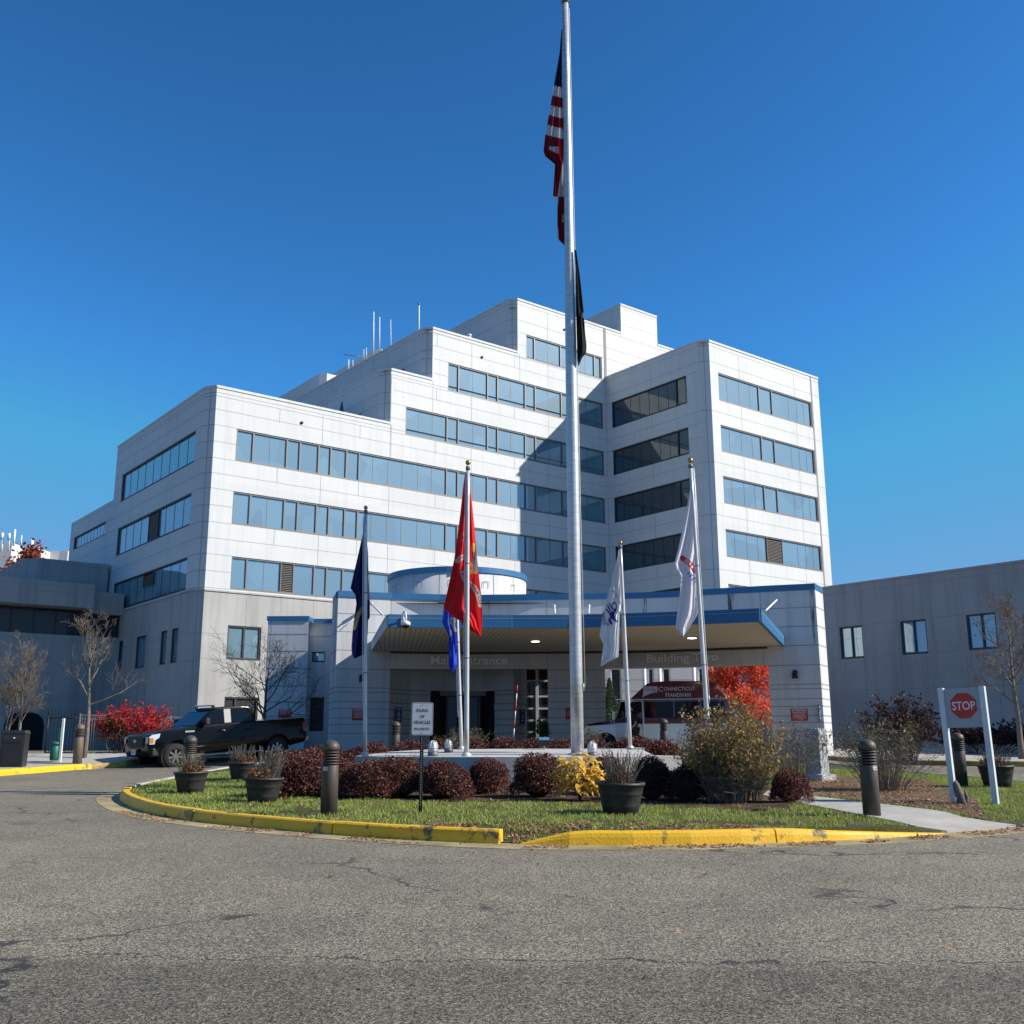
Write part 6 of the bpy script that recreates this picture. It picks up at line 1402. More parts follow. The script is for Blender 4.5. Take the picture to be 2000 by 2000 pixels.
mb = MB(); a = P(48, 1100, 164); q = [P(10, 1085, 170), P(40, 1071, 168), P(40, 1125, 168), P(-10, 1125, 170)]; mb.add([p for p in q] + [p + Vector((0, 1, 0)) for p in q], [(3, 2, 1, 0), (4, 5, 6, 7), (0, 1, 5, 4), (1, 2, 6, 5), (2, 3, 7, 6), (3, 0, 4, 7)]); mb.build('shaded_wall', M['base'], db_, do)
def dist_part(px0, px1, y0, y1, Y, name, m=None, par=db_):
    a = P(px0, y0, Y); b = P(px1, y1, Y); mb = MB(); mb.tube([((a.x + b.x) / 2, Y, b.z), ((a.x + b.x) / 2, Y, a.z)], abs(b.x - a.x) / 2, 10); mb.build(name, m or M['white'], par, do)
dist_part(2, 6.5, 1041, 1054, 160, 'panel_antenna'); dist_part(15.5, 20.5, 1042, 1055, 160, 'panel_antenna'); dist_part(60, 64, 1053, 1076, 160, 'chimney_pipe'); dist_part(27.4, 28.2, 1034, 1066, 160, 'mast'); dist_part(41, 41.6, 1046, 1066, 160, 'mast'); dist_part(17.5, 18.3, 1055, 1078, 160, 'mast'); dist_part(3.5, 4.3, 1054, 1078, 160, 'mast')
c = P(74.5, 1072, 160); mb = MB(); rs = 6.0 * 160 / 2000; mb.lathe([(rs * math.sin(a), -rs * math.cos(a)) for a in [math.pi * i / 10 for i in range(1, 10)]], 20, c); mb.build('radome', M['white'], db_, do)
# ------------------------------------------------------------------ pickup
M['carblack'] = mat('black_car_paint', (.003, .004, .0045), .14, 0, spec=.22, coat=.15); M['trimblack'] = mat('black_trim', (.014, .014, .014), .6)
M['carglass'] = mat('car_glass', (.004, .006, .008), .04, 0, spec=.4); M['chrome'] = mat('chrome', (.6, .6, .6), .15, 1); M['alloy'] = mat('alloy_rim', (.50, .44, .38), .3, .9)
M['lampred'] = mat('red_lens', (.45, .01, .015), .2, coat=1); M['lampclear'] = mat('clear_lens', (.60, .64, .70), .25, .1, coat=.5); M['amber'] = mat('amber_lens', (.6, .2, .02), .3)
M['pillar'] = mat('pillar_glare', (.30, .30, .29), .55, .1); M['silver'] = mat('silver_trim', (.42, .42, .42), .4, .5)  # pillar colour is pale to imitate sun glare on the black cab
def wheel(parent, x, y, z, r, w_, steer=0, spokes=12, rimr=.62, rm=None):
    t = MB(); n = 36; prof = [(r * rimr, w_ / 2), (r * .93, w_ / 2), (r, w_ / 2 - .03), (r, -w_ / 2 + .03), (r * .93, -w_ / 2), (r * rimr, -w_ / 2)]
    b = len(t.v)
    def tr(a, q): ca, sa = math.cos(steer), math.sin(steer); return (x + a[0] * ca - a[1] * sa, y + a[0] * sa + a[1] * ca, z + a[2])
    pts = []
    for rr_, yy in prof:
        for j in range(n): a = 2 * math.pi * j / n; pts.append(tr((rr_ * math.cos(a), yy, rr_ * math.sin(a)), 0))
    F = [(i * n + j, i * n + (j + 1) % n, (i + 1) * n + (j + 1) % n, (i + 1) * n + j) for i in range(len(prof) - 1) for j in range(n)]
    t.add(pts, F, 0, True); w = t.build('wheel', M['rubber'], parent)
    m = MB(); R1 = r * rimr; yo = w_ / 2 - .02
    rim = [(R1, yo), (R1, yo - .03), (R1 * .9, yo - .035), (R1 * .9, yo - .10)]
    pts = []
    for rr_, yy in rim:
        for j in range(n): a = 2 * math.pi * j / n; pts.append(tr((rr_ * math.cos(a), yy, rr_ * math.sin(a)), 0))
    m.add(pts, [(i * n + j, i * n + (j + 1) % n, (i + 1) * n + (j + 1) % n, (i + 1) * n + j) for i in range(len(rim) - 1) for j in range(n)], 0, True)
    m.add([tr((R1 * .92 * math.cos(2 * math.pi * j / n), yo - .10, R1 * .92 * math.sin(2 * math.pi * j / n)), 0) for j in range(n)], [tuple(range(n))], 1)
    for k in range(spokes):
        a = 2 * math.pi * k / spokes; da = (.16 if k % 2 else -.16) * 12 / spokes; c0, c1 = .055, .035
        q = []
        for rr_, ww, aa in ((R1 * .2, c0 * .6, a), (R1 * .92, c1, a + da)):
            for s in (-1, 1): q.append(tr((rr_ * math.cos(aa) - s * ww / 2 * math.sin(aa), yo - .02, rr_ * math.sin(aa) + s * ww / 2 * math.cos(aa)), 0))
        q2 = []
        for rr_, ww, aa in ((R1 * .2, c0 * .6, a), (R1 * .92, c1, a + da)):
            for s in (-1, 1): q2.append(tr((rr_ * math.cos(aa) - s * ww / 2 * math.sin(aa), yo - .06, rr_ * math.sin(aa) + s * ww / 2 * math.cos(aa)), 0))
        m.add(q + q2, [(0, 2, 3, 1), (0, 4, 6, 2), (1, 3, 7, 5)], 0)
    m.add([tr((R1 * .24 * math.cos(2 * math.pi * j / 16), yo - .01, R1 * .24 * math.sin(2 * math.pi * j / 16)), 0) for j in range(16)], [tuple(range(16))], 0)
    m.build('rim', [rm or M['alloy'], M['black']], w); return w
def arc(cx, cz, r, a0, a1, n=12): return [(cx + r * math.cos(R(a0 + (a1 - a0) * i / n)), cz + r * math.sin(R(a0 + (a1 - a0) * i / n))) for i in range(n + 1)]
def sideprism(mb, poly, hw_, mi=0, taper=None, both=True):
    # flanks are triangulated finely so that they can follow the body's curve
    pts = [Vector(p) for p in poly]; n = len(poly); xs = [p[0] for p in poly]; zs = [p[1] for p in poly]; x = min(xs) + .13
    while x < max(xs):
        z = min(zs) + .11
        while z < max(zs):
            if inpoly(x, z, poly) and min((q[0] - x) ** 2 + (q[1] - z) ** 2 for q in poly) > .003 and min(abs((poly[(i + 1) % n][0] - poly[i][0]) * (z - poly[i][1]) - (poly[(i + 1) % n][1] - poly[i][1]) * (x - poly[i][0])) / max(1e-6, math.dist(poly[i], poly[(i + 1) % n])) if min(poly[i][0], poly[(i + 1) % n][0]) - .05 < x < max(poly[i][0], poly[(i + 1) % n][0]) + .05 and min(poly[i][1], poly[(i + 1) % n][1]) - .05 < z < max(poly[i][1], poly[(i + 1) % n][1]) + .05 else 9 for i in range(n)) > .045: pts.append(Vector((x, z)))
            z += .16
        x += .2
    r = delaunay_2d_cdt(pts, [(i, (i + 1) % n) for i in range(n)], [], 1, 1e-5); vs = r[0]; tf = taper or (lambda a, b: 1)
    for s in (1, -1):
        fs = []
        for f in r[2]:
            a, b, c = [vs[i] for i in f[:3]]; cw = (b.x - a.x) * (c.y - a.y) - (b.y - a.y) * (c.x - a.x) < 0
            fs.append(tuple(f) if cw == (s > 0) else tuple(f[::-1]))
        mb.add([(v.x, s * hw_ * tf(v.x, v.y), v.y) for v in vs], fs, mi, True)
    L_ = [(x_, hw_ * tf(x_, z_), z_) for x_, z_ in poly]; Rr = [(x_, -hw_ * tf(x_, z_), z_) for x_, z_ in poly]
    mb.add(L_ + Rr, [(i, n + i, n + (i + 1) % n, (i + 1) % n) for i in range(n)], mi, True); return
    f = (lambda x, y, z: (x, y * taper(x, z), z)) if taper else None
    n = len(poly); L_ = [(x, hw_, z) for x, z in poly]; Rr = [(x, -hw_, z) for x, z in poly]
    if f: L_ = [f(*p) for p in L_]; Rr = [f(*p) for p in Rr]
    mb.add(L_ + Rr, [tuple(range(n)), tuple(range(2 * n - 1, n - 1, -1))] + [(i, n + i, n + (i + 1) % n, (i + 1) % n) for i in range(n)], mi)
def sidepanel(mb, poly, hw_, th, mi=0, taper=None, sides=(1, -1)):     # thin panel on both flanks
    for s in sides:
        n = len(poly); f = (lambda x, y, z: (x, y * taper(x, z), z)) if taper else (lambda x, y, z: (x, y, z))
        a = [f(x, s * hw_, z) for x, z in poly]; b = [(p[0], p[1] + s * th, p[2]) for p in a]
        fr_ = [tuple(range(n, 2 * n)) if s < 0 else tuple(range(2 * n - 1, n - 1, -1))]
        mb.add(a + b, fr_ + [(i, (i + 1) % n, n + (i + 1) % n, n + i) for i in range(n)], mi)
wf = Vector((-10.93, 34.3, 0)); wr = Vector((-8.27, 36.75, 0)); 
hd = (wf - wr); hd.z = 0; hd.normalize()
wf.z = zg(wf.x, wf.y) - .06; wr.z = wf.z + .20
mid_ = (wf + wr) / 2; fwd = (wf - wr).normalized(); lft = Vector((-hd.y, hd.x, 0)).normalized(); up_ = fwd.cross(lft)
# the wheel contact points measured are those of the near (left) wheels
org = mid_ - lft * .86
tk = empty('pickup_truck', org, 'black crew cab pickup with a light bar on its roof parked at the left kerb', 'pickup'); tk.matrix_world = Matrix(((fwd.x, lft.x, up_.x, org.x), (fwd.y, lft.y, up_.y, org.y), (fwd.z, lft.z, up_.z, org.z), (0, 0, 0, 1)))
FA, RA, HW = 1.84, -1.84, .985
body = [(2.70, .42), (2.76, .55), (2.78, .80), (2.76, 1.02), (2.70, 1.12), (2.45, 1.19), (1.9, 1.25), (1.28, 1.30), (1.15, 1.34), (.2, 1.36), (-1.03, 1.39), (-2.90, 1.42), (-2.96, 1.36), (-2.99, .72), (-2.90, .58)] + arc(RA, .42, .52, 20, 160)[::1] + [(-1.3, .46), (1.28, .42)] + []
body = [(2.70, .42), (2.76, .55), (2.78, .80), (2.76, 1.02), (2.70, 1.12), (2.45, 1.19), (1.9, 1.25), (1.28, 1.30), (1.15, 1.34), (.2, 1.36), (-1.03, 1.39), (-2.90, 1.42), (-2.96, 1.36), (-2.99, .72), (-2.90, .58), (-2.36, .50)] + arc(RA, .42, .52, 168, 12, 12)[::1] + [(-1.30, .44), (1.30, .42)] + arc(FA, .42, .52, 168, 12, 12) + [(2.40, .42)]
tp = lambda x, z: (1 - .10 * max(0, (x - 2.2) / .6) ** 2) * (1 - .05 * max(0, (z - .95) / .4) ** 1.5 - .03 * max(0, (.7 - z) / .3))
# correct orientation of the arches: go from the rear of each arch to its front
body = [(2.70, .42), (2.76, .55), (2.78, .80), (2.76, 1.02), (2.70, 1.12), (2.45, 1.19), (1.9, 1.25), (1.28, 1.30), (1.15, 1.34), (.2, 1.36), (-1.03, 1.39), (-2.90, 1.42), (-2.96, 1.36), (-2.99, .72), (-2.90, .58), (-2.36, .50)] + arc(RA, .42, .50, 170, 10) + [(-1.30, .44), (1.30, .42)] + arc(FA, .42, .50, 170, 10) + [(2.40, .42)]
mb = MB(); sideprism(mb, body[::-1], HW, 0, tp); mb.build('body', M['carblack'], tk, bevel=.035)
cab = [(1.22, 1.31), (.62, 1.78), (.40, 1.885), (.1, 1.925), (-.5, 1.93), (-.82, 1.90), (-.93, 1.84), (-1.05, 1.37)]
tc_ = lambda x, z: 1 - .11 * max(0, (z - 1.32) / .6)
mb = MB(); sideprism(mb, cab[::-1], .93, 0, tc_); mb.build('cab', M['carblack'], tk, bevel=.04)
def sw(poly, name, m, th=.012, hw_=.93, tpf=tc_): mb = MB(); sidepanel(mb, poly, hw_ - .002, th, 0, tpf, (1,)); o = mb.build(name, m, tk); mb = MB(); sidepanel(mb, poly, hw_ - .002, th, 0, tpf, (-1,)); mb.build(name, m, tk)
sw([(1.02, 1.37), (.96, 1.42), (.60, 1.74), (.42, 1.82), (.16, 1.84), (.16, 1.39), (.5, 1.385), (.7, 1.35)][::-1], 'side_window', M['carglass'])
sw([(-.12, 1.84), (-.72, 1.845), (-.80, 1.80), (-.86, 1.43), (-.80, 1.40), (-.12, 1.395)], 'side_window', M['carglass'])
sw([(.14, 1.84), (-.10, 1.84), (-.10, 1.39), (.14, 1.385)], 'door_pillar', M['pillar'], .010)
# windscreen following the slope of the cab front
def wsp(x0, z0, x1, z1, h0, h1, lift=.012):
    n_ = Vector((z0 - z1, 0, x0 - x1)).normalized(); n_ = Vector((abs(n_.x), 0, abs(n_.z))) * lift
    return [Vector((x0, h0, z0)) + n_, Vector((x0, -h0, z0)) + n_, Vector((x1, -h1, z1)) + n_, Vector((x1, h1, z1)) + n_]
mb = MB(); mb.add([tuple(p) for p in wsp(1.17, 1.345, .64, 1.76, .88, .745)], [(0, 1, 2, 3)]); mb.add([tuple(p) for p in wsp(.62, 1.775, .43, 1.868, .745, .70)], [(0, 1, 2, 3)]); mb.build('windscreen', M['carglass'], tk)
mb = MB(); mb.box(.36, .48, -.60, .60, 1.955, 2.0); 
for i in range(9): mb.box(.34, .50, -.58 + i * .13, -.50 + i * .13, 1.95, 2.01, 1)
mb.box(.38, .44, -.70, -.56, 1.90, 1.965); mb.box(.38, .44, .56, .70, 1.90, 1.965); mb.build('light_bar', [M['trimblack'], M['lampclear']], tk)
# seams, handles, trim
mb = MB()
def seam(pts, w_=.012, hw_=HW):
    for a, b in zip(pts[:-1], pts[1:]):
        mb.quad(*[(x, hw_ * tp(x, z) + .003, z) for x, z in ((a[0] + w_ / 2, a[1]), (a[0] - w_ / 2, a[1]), (b[0] - w_ / 2, b[1]), (b[0] + w_ / 2, b[1]))])
seam([(1.20, 1.30), (1.20, .9), (1.18, .50)]); seam([(.0, 1.34), (.0, .9), (.02, .48)]); seam([(-1.0, 1.37), (-.96, 1.1), (-1.06, .85), (-1.15, .48)]); seam([(-1.08, 1.38), (-1.08, .5)], .035)
mb.build('door_seam', M['black'], tk)
for x in (.16, -.84): mb = MB(); mb.tube([(x, HW * tp(x, 1.13) + .045, 1.13), (x + .22, HW * tp(x, 1.13) + .045, 1.125)], .02, 8); mb.box(x - .03, x + .25, HW * tp(x, 1.1) - .02, HW * tp(x, 1.1) + .012, 1.10, 1.16); mb.build('door_handle', M['carblack'], tk)
mb = MB(); sidepanel(mb, [(1.18, .66), (-1.18, .70), (-1.18, .745), (1.18, .705)], HW * .985, .012, 0, None, (1, -1)); mb.build('side_reflection', M['silver'], tk)  # pale strip painted as a reflection along the body side
for s in (1, -1):
    mb = MB(); mb.box(-1.25, 1.28, s * .98 - .08, s * .98 + .08, .36, .40); mb.build('running_board', M['silver'], tk, bevel=.012)
    for cx in (FA, RA):
        mb = MB(); o_ = arc(cx, .42, .50, 172, 8, 16); i_ = arc(cx, .42, .60, 172, 8, 16); pts = [(x, s * HW * tp(x, z) * 1.0 + s * .02, z) for x, z in o_ + i_]; n = 17
        pts2 = [(x, s * HW * .9, z) for x, z in o_ + i_]
        mb.add(pts + pts2, [((i, i + 1, n + i + 1, n + i) if s < 0 else (i, n + i, n + i + 1, i + 1)) for i in range(16)] + [((i, 34 + i, 34 + i + 1, i + 1)) for i in range(16)] + [((n + i, n + i + 1, 34 + n + i + 1, 34 + n + i)) for i in range(16)], 0, False); mb.build('fender_flare', M['carblack'], tk)
        mb = MB(); mb.prism(arc(cx, .42, .49, 0, 360, 20)[:-1], -.3, .0, fn=lambda a, b, c, s=s: (a, s * (.88 + c), b)); mb.build('wheel_well', M['black'], tk)
        if s > 0: wheel(tk, cx, s * .86, .40, .40, .27, R(0) if cx == RA else R(-12), 14)
        else: wheel(tk, cx, -.86, .40, .40, .27, math.pi, 14)
mb = MB(); mb.add([(.95, .97, 1.32), (.95, 1.2, 1.36), (.9, 1.2, 1.52), (.78, 1.2, 1.50), (.78, 1.0, 1.34), (.95, 1.0, 1.45)], [(0, 1, 2, 5), (1, 2, 3), (0, 4, 3, 1), (5, 2, 3, 4)])
mb = MB(); mb.box(.82, .95, 1.03, 1.24, 1.36, 1.56); mb.box(.84, .92, .90, 1.06, 1.36, 1.41); mb.build('side_mirror', M['trimblack'], tk, bevel=.03)
mb = MB(); mb.box(.82, .95, -1.24, -1.03, 1.36, 1.56); mb.box(.84, .92, -1.06, -.90, 1.36, 1.41); mb.build('side_mirror', M['trimblack'], tk, bevel=.03)
mb = MB(); mb.box(2.74, 2.80, -.60, .60, .72, 1.08); mb.build('grille', M['trimblack'], tk, bevel=.01)
for z in (.80, .90, 1.0): mb = MB(); mb.box(2.795, 2.815, -.58, .58, z, z + .025); mb.build('grille_bar', M['trimblack'], tk)
mb = MB(); mb.prism([(.12 * math.cos(R(a)), .055 * math.sin(R(a))) for a in range(0, 360, 20)], 2.81, 2.83, fn=lambda a, b, c: (c, a, .93 + b)); mb.build('oval_badge', M['silver'], tk)
for s in (1, -1):
    mb = MB(); sidepanel(mb, [(2.74, .82), (2.74, 1.06), (2.66, 1.12), (2.40, 1.15), (2.44, 1.02), (2.56, .95), (2.58, .82)], HW * 1.0, .018, 0, tp, (s,)); mb.add([(2.80, s * .78, .86), (2.78, s * HW * tp(2.74, .9) + s * .01, .86), (2.78, s * HW * tp(2.74, 1.0) + s * .01, 1.07), (2.80, s * .78, 1.05)], [(0, 1, 2, 3) if s > 0 else (3, 2, 1, 0)]); hl = mb.build('headlight', M['lampclear'], tk)
    mb = MB(); sidepanel(mb, [(2.73, .86), (2.73, 1.02), (2.62, 1.02), (2.62, .86)], HW * 1.0, .024, 0, tp, (s,)); mb.build('indicator', M['amber'], hl)
    mb = MB(); mb.box(-3.01, -2.86, s * .80 if s > 0 else -.97, .97 if s > 0 else -.80, .95, 1.27, fn=lambda x, y, z: (x, y * tp(x, z) * 1.02, z)); mb.build('taillight', M['lampred'], tk, bevel=.01)
mb = MB(); mb.box(2.55, 2.86, -.95, .95, .46, .70, fn=lambda x, y, z: (x - .22 * abs(y / .95) ** 3, y, z)); mb.build('front_bumper', M['trimblack'], tk, bevel=.03)
mb = MB(); mb.box(2.863, 2.875, -.16, .16, .50, .66); mb.build('licence_plate', M['white'], tk); text_mesh('characters', '4-872', .24, .07, M['navysign'], tk, (2.88, 0, .58), right=(0, 1, 0), extrude=0)
mb = MB(); mb.box(-3.12, -2.92, -.96, .96, .60, .76); mb.build('rear_bumper', M['silver'], tk, bevel=.03)
mb = MB(); mb.box(1.24, 1.56, HW * .985, HW * .985 + .014, 1.14, 1.19); mb.build('fender_badge', M['silver'], tk)
# ------------------------------------------------------------------ high-roof van
M['maroon'] = mat('maroon_paint', (.075, .006, .020), .28, coat=.8); M['vanwhite'] = mat('van_white_paint', (.86, .88, .90), .35, coat=.4)
a_ = R(13); hv = Vector((-math.cos(a_), math.sin(a_) * 1.0, 0)); hv = Vector((-math.cos(a_), math.sin(a_), 0)); lv_ = Vector((-hv.y, hv.x, 0))
nose = atY(1142, 39.3); vo = nose - hv * 2.7 - lv_ * .95; vo.z = zg(nose.x, nose.y)
vn = empty('passenger_van', vo, 'maroon and white high roof wheelchair van parked under the canopy with its driver door open', 'van'); vn.matrix_world = Matrix(((hv.x, lv_.x, 0, vo.x), (hv.y, lv_.y, 0, vo.y), (0, 0, 1, vo.z), (0, 0, 0, 1)))
# x: nose 2.7, rear -2.75; left side y=+1
XF, XR = 1.92, -1.75; VW = 1.0
tv = lambda x, z: (1 - .12 * max(0, (x - 2.2) / .5) ** 2) * (1 - .03 * max(0, (z - 1.2) / .8)) * (1 - .06 * max(0, (-x - 2.5) / .25) ** 2)
low = [(2.62, .34), (2.70, .50), (2.68, 1.06), (1.55, 1.14), (-2.72, 1.14), (-2.76, .5), (-2.70, .38), (-2.2, .36)] + arc(XR, .36, .44, 172, 8) + [(-1.3, .34), (1.45, .34)] + arc(XF, .36, .46, 172, 8) + [(2.4, .34)]
mb = MB(); sideprism(mb, low[::-1], VW, 0, tv); mb.build('lower_body', M['vanwhite'], vn, bevel=.03)
upb = [(2.66, 1.062), (2.58, 1.12), (2.2, 1.20), (1.55, 1.32), (.80, 2.02), (-2.60, 2.02), (-2.72, 1.6), (-2.74, 1.142), (1.55, 1.142)]
mb = MB(); sideprism(mb, upb[::-1], VW - .003, 0, tv); mb.build('upper_body', M['maroon'], vn, bevel=.03)
roofp = [(.98, 2.022), (.35, 2.60), (.10, 2.67), (-.6, 2.70), (-2.0, 2.67), (-2.25, 2.60), (-2.62, 2.022)]
tr_ = lambda x, z: 1 - .20 * max(0, (z - 2.02) / .65) ** 1.3
mb = MB(); sideprism(mb, roofp[::-1], .975, 0, tr_); mb.build('raised_roof', M['maroon'], vn, bevel=.05)
mb = MB(); sidepanel(mb, [(.95, 2.0), (-2.62, 2.0), (-2.62, 2.035), (.95, 2.035)], .975, .012); mb.build('drip_rail', M['silver'], vn)
def vp(poly, name, m, th=.008, hw_=VW - .003, sides=(1,), tf=tv, par=None): mb = MB(); sidepanel(mb, poly, hw_, th, 0, tf, sides); return mb.build(name, m, par or vn)
M['vanglass'] = mat('dark_van_glass', (.004, .004, .006), .05, spec=.25)
for s in (1, -1):
    vp([(.42, 1.34), (-.62, 1.34), (-.62, 1.93), (.42, 1.93)][::-1], 'side_window', M['vanglass'], sides=(s,)); vp([(-.68, 1.34), (-1.60, 1.34), (-1.60, 1.93), (-.68, 1.93)][::-1], 'side_window', M['vanglass'], sides=(s,)); vp([(-1.66, 1.34), (-2.5, 1.34), (-2.46, 1.93), (-1.66, 1.93)][::-1], 'side_window', M['vanglass'], sides=(s,))
    vp([(1.42, 1.36), (.55, 1.36), (.55, 1.93), (.92, 1.93)], 'front_door_window', M['vanglass'], sides=(-1,)) if s < 0 else None
mb = MB(); mb.add([tuple(p) for p in wsp(1.50, 1.37, .84, 1.985, .90, .84)], [(0, 1, 2, 3)]); mb.build('windscreen', M['vanglass'], vn)
mb = MB(); mb.box(-2.775, -2.74, -.75, .75, 1.35, 1.9, fn=lambda x, y, z: (x + .02 * max(0, (z - 1.6) / .3), y, z)); mb.build('rear_window', M['vanglass'], vn)
# open doorway, far door frame seen through, door leaf, cab interior
vp([(1.46, 1.36), (1.50, 1.16), (1.42, .46), (.50, .46), (.46, 1.36), (.46, 1.96), (.90, 1.96)], 'doorway', M['black'], .006)
mb = MB(); q = [(.92, 1.96), (.46, 1.96), (.46, 1.16)]; y = VW + .012
mb.tube([(1.45, y * .97, 1.40), (.90, y * .965, 1.965), (.50, y * .965, 1.965), (.48, y, 1.25), (.49, y, .55)], .028, 6); mb.build('door_frame', M['vanwhite'], vn)
mb = MB(); mb.box(.55, 1.0, .15, .70, .80, .95); mb.box(.50, .66, .15, .70, .95, 1.65); mb.build('driver_seat', M['trimblack'], vn, bevel=.04)
dl = R(62); hx, hy = 1.48, VW + .02; dvx = Vector((-math.cos(dl), math.sin(dl), 0))
def dpt(s, z, t_=0): return (hx + dvx.x * s - dvx.y * t_ * -1, hy + dvx.y * s + dvx.x * t_ * -1, z)
def dslab(poly, t0, t1, name, m, par=vn):
    mb = MB(); n = len(poly); mb.add([dpt(s, z, t0) for s, z in poly] + [dpt(s, z, t1) for s, z in poly], [tuple(range(n)), tuple(range(2 * n - 1, n - 1, -1))] + [(i, n + i, n + (i + 1) % n, (i + 1) % n) for i in range(n)]); return mb.build(name, m, par)
dr = dslab([(0, .42), (.98, .42), (1.0, 1.16), (0, 1.16)], -.035, .035, 'driver_door', M['vanwhite'])
dslab([(0, 1.162), (1.0, 1.162), (1.0, 1.34), (0, 1.34)], -.034, .034, 'door_upper', M['maroon'], dr)
mb = MB()
mb.tube([dpt(.02, 1.34), dpt(.50, 1.95), dpt(.98, 1.97), dpt(1.0, 1.34)], .025, 6); mb.build('window_frame', M['vanwhite'], dr)
dslab([(.04, 1.35), (.97, 1.35), (.96, 1.93), (.52, 1.92)], -.006, .006, 'door_glass', M['vanglass'], dr)
mb = MB(); mb.box(1.50, 1.60, 1.10, 1.32, 1.28, 1.58); mb.box(1.52, 1.58, .95, 1.12, 1.36, 1.40); mb.build('side_mirror', M['vanwhite'], vn, bevel=.03)
for s in (1,): wheel(vn, XF, .86, .36, .36, .22, 0, 8, .62, M['chrome']); wheel(vn, XR, .86, .36, .36, .22, 0, 8, .62, M['chrome']); wheel(vn, XF, -.86, .36, .36, .22, math.pi, 8, .62, M['chrome']); wheel(vn, XR, -.86, .36, .36, .22, math.pi, 8, .62, M['chrome'])
for cx in (XF, XR):
    mb = MB(); mb.prism(arc(cx, .36, .43, 0, 360, 20)[:-1], -1.7, .0, fn=lambda a, b, c: (a, .90 + c, b)); mb.build('wheel_well', M['black'], vn)
mb = MB(); mb.box(2.60, 2.80, -.95, .95, .40, .58); mb.build('front_bumper', M['silver'], vn, bevel=.03)
mb = MB(); mb.box(-2.86, -2.72, -.95, .95, .40, .56); mb.build('rear_bumper', M['silver'], vn, bevel=.03)
for s in (1, -1):
    mb = MB(); mb.box(2.55, 2.70, s * .62 if s > 0 else -.93, .93 if s > 0 else -.62, .72, .98, fn=lambda x, y, z: (x + .02, y * (1.01), z)); mb.build('headlight', M['lampclear'], vn, bevel=.02)
    mb = MB(); mb.box(2.40, 2.56, (s * .935) - .02, (s * .935) + .02, .72, .98, fn=lambda x, y, z: (x, y * 1.0, z)); mb.build('indicator', M['amber'], vn)
    mb = MB(); mb.box(-2.775, -2.70, s * .82 if s > 0 else -.95, .95 if s > 0 else -.82, 1.16, 1.42); mb.build('taillight', M['lampred'], vn)
mb = MB(); mb.box(2.68, 2.72, -.55, .55, .68, 1.0); mb.build('grille', M['trimblack'], vn)
M['lilac'] = mat('pale_vinyl', (.55, .52, .66), .4)
def vtext(s, x0, x1, z0, z1, m, tf, hw_, name='lettering', bold=.01):
    def xf(u, v): x = (x0 + x1) / 2 - u; z = (z0 + z1) / 2 + v; return Vector((x, hw_ * tf(x, z) + .014, z))
    return text_mesh(name, s, abs(x1 - x0), z1 - z0, m, vn, (0, 0, 0), xf=xf, bold=bold)
def px2x(px): return 2.7 - (px - 1142) / 50.0
vtext('C', -.10, -.27, 2.30, 2.48, M['lilac'], tr_, .975); vtext('ONNECTICUT', -.30, -1.45, 2.33, 2.47, M['lilac'], tr_, .975)
vtext('H', -.36, -.49, 2.10, 2.27, M['lilac'], tr_, .975); vtext('ANDIVAN', -.52, -1.28, 2.10, 2.24, M['lilac'], tr_, .975)
mb = MB(); pl_ = [(.46, 2.50), (-.06, 2.50), (-.06, 2.27), (.20, 2.24), (.50, 2.10), (.47, 2.20)]; sidepanel(mb, pl_[::-1], .977, .010, 0, tr_, (1,)); em = mb.build('state_outline_emblem', M['lilac'], vn)
mb = MB()
for z in (2.44, 2.40, 2.36): sidepanel(mb, [(.40, z), (.15, z), (.15, z + .012), (.40, z + .012)][::-1], .977, .014, 0, tr_, (1,))
for k in range(14):
    a0, a1 = R(180 + k * 18), R(180 + (k + 1) * 18); c_ = (.06, 2.34); sidepanel(mb, [(c_[0] + r * math.cos(a), c_[1] + r * math.sin(a)) for r, a in ((.055, a0), (.055, a1), (.072, a1), (.072, a0))], .977, .014, 0, tr_, (1,))
sidepanel(mb, [(.10, 2.47), (.08, 2.47), (.07, 2.36), (.09, 2.36)], .977, .014, 0, tr_, (1,)); sidepanel(mb, [(.08, 2.38), (.0, 2.38), (.0, 2.36), (.08, 2.36)], .977, .014, 0, tr_, (1,)); sidepanel(mb, [(.02, 2.37), (-.03, 2.30), (-.01, 2.29), (.03, 2.36)], .977, .014, 0, tr_, (1,))
mb.build('wheelchair_symbol', M['navysign'], em)
vtext('32', 1.66 + .08, 1.66 - .12, 1.16, 1.27, M['lilac'], lambda x, z: 1.0, VW - .0)
vtext('TRANSPORT', -1.42, -2.1, .98, 1.07, M['navysign'], tv, VW); vtext('HANDIVAN', .38, .02, .55, .60, M['navysign'], tv, VW); vtext('CT 32', -.42, -.60, .55, .60, M['navysign'], tv, VW)
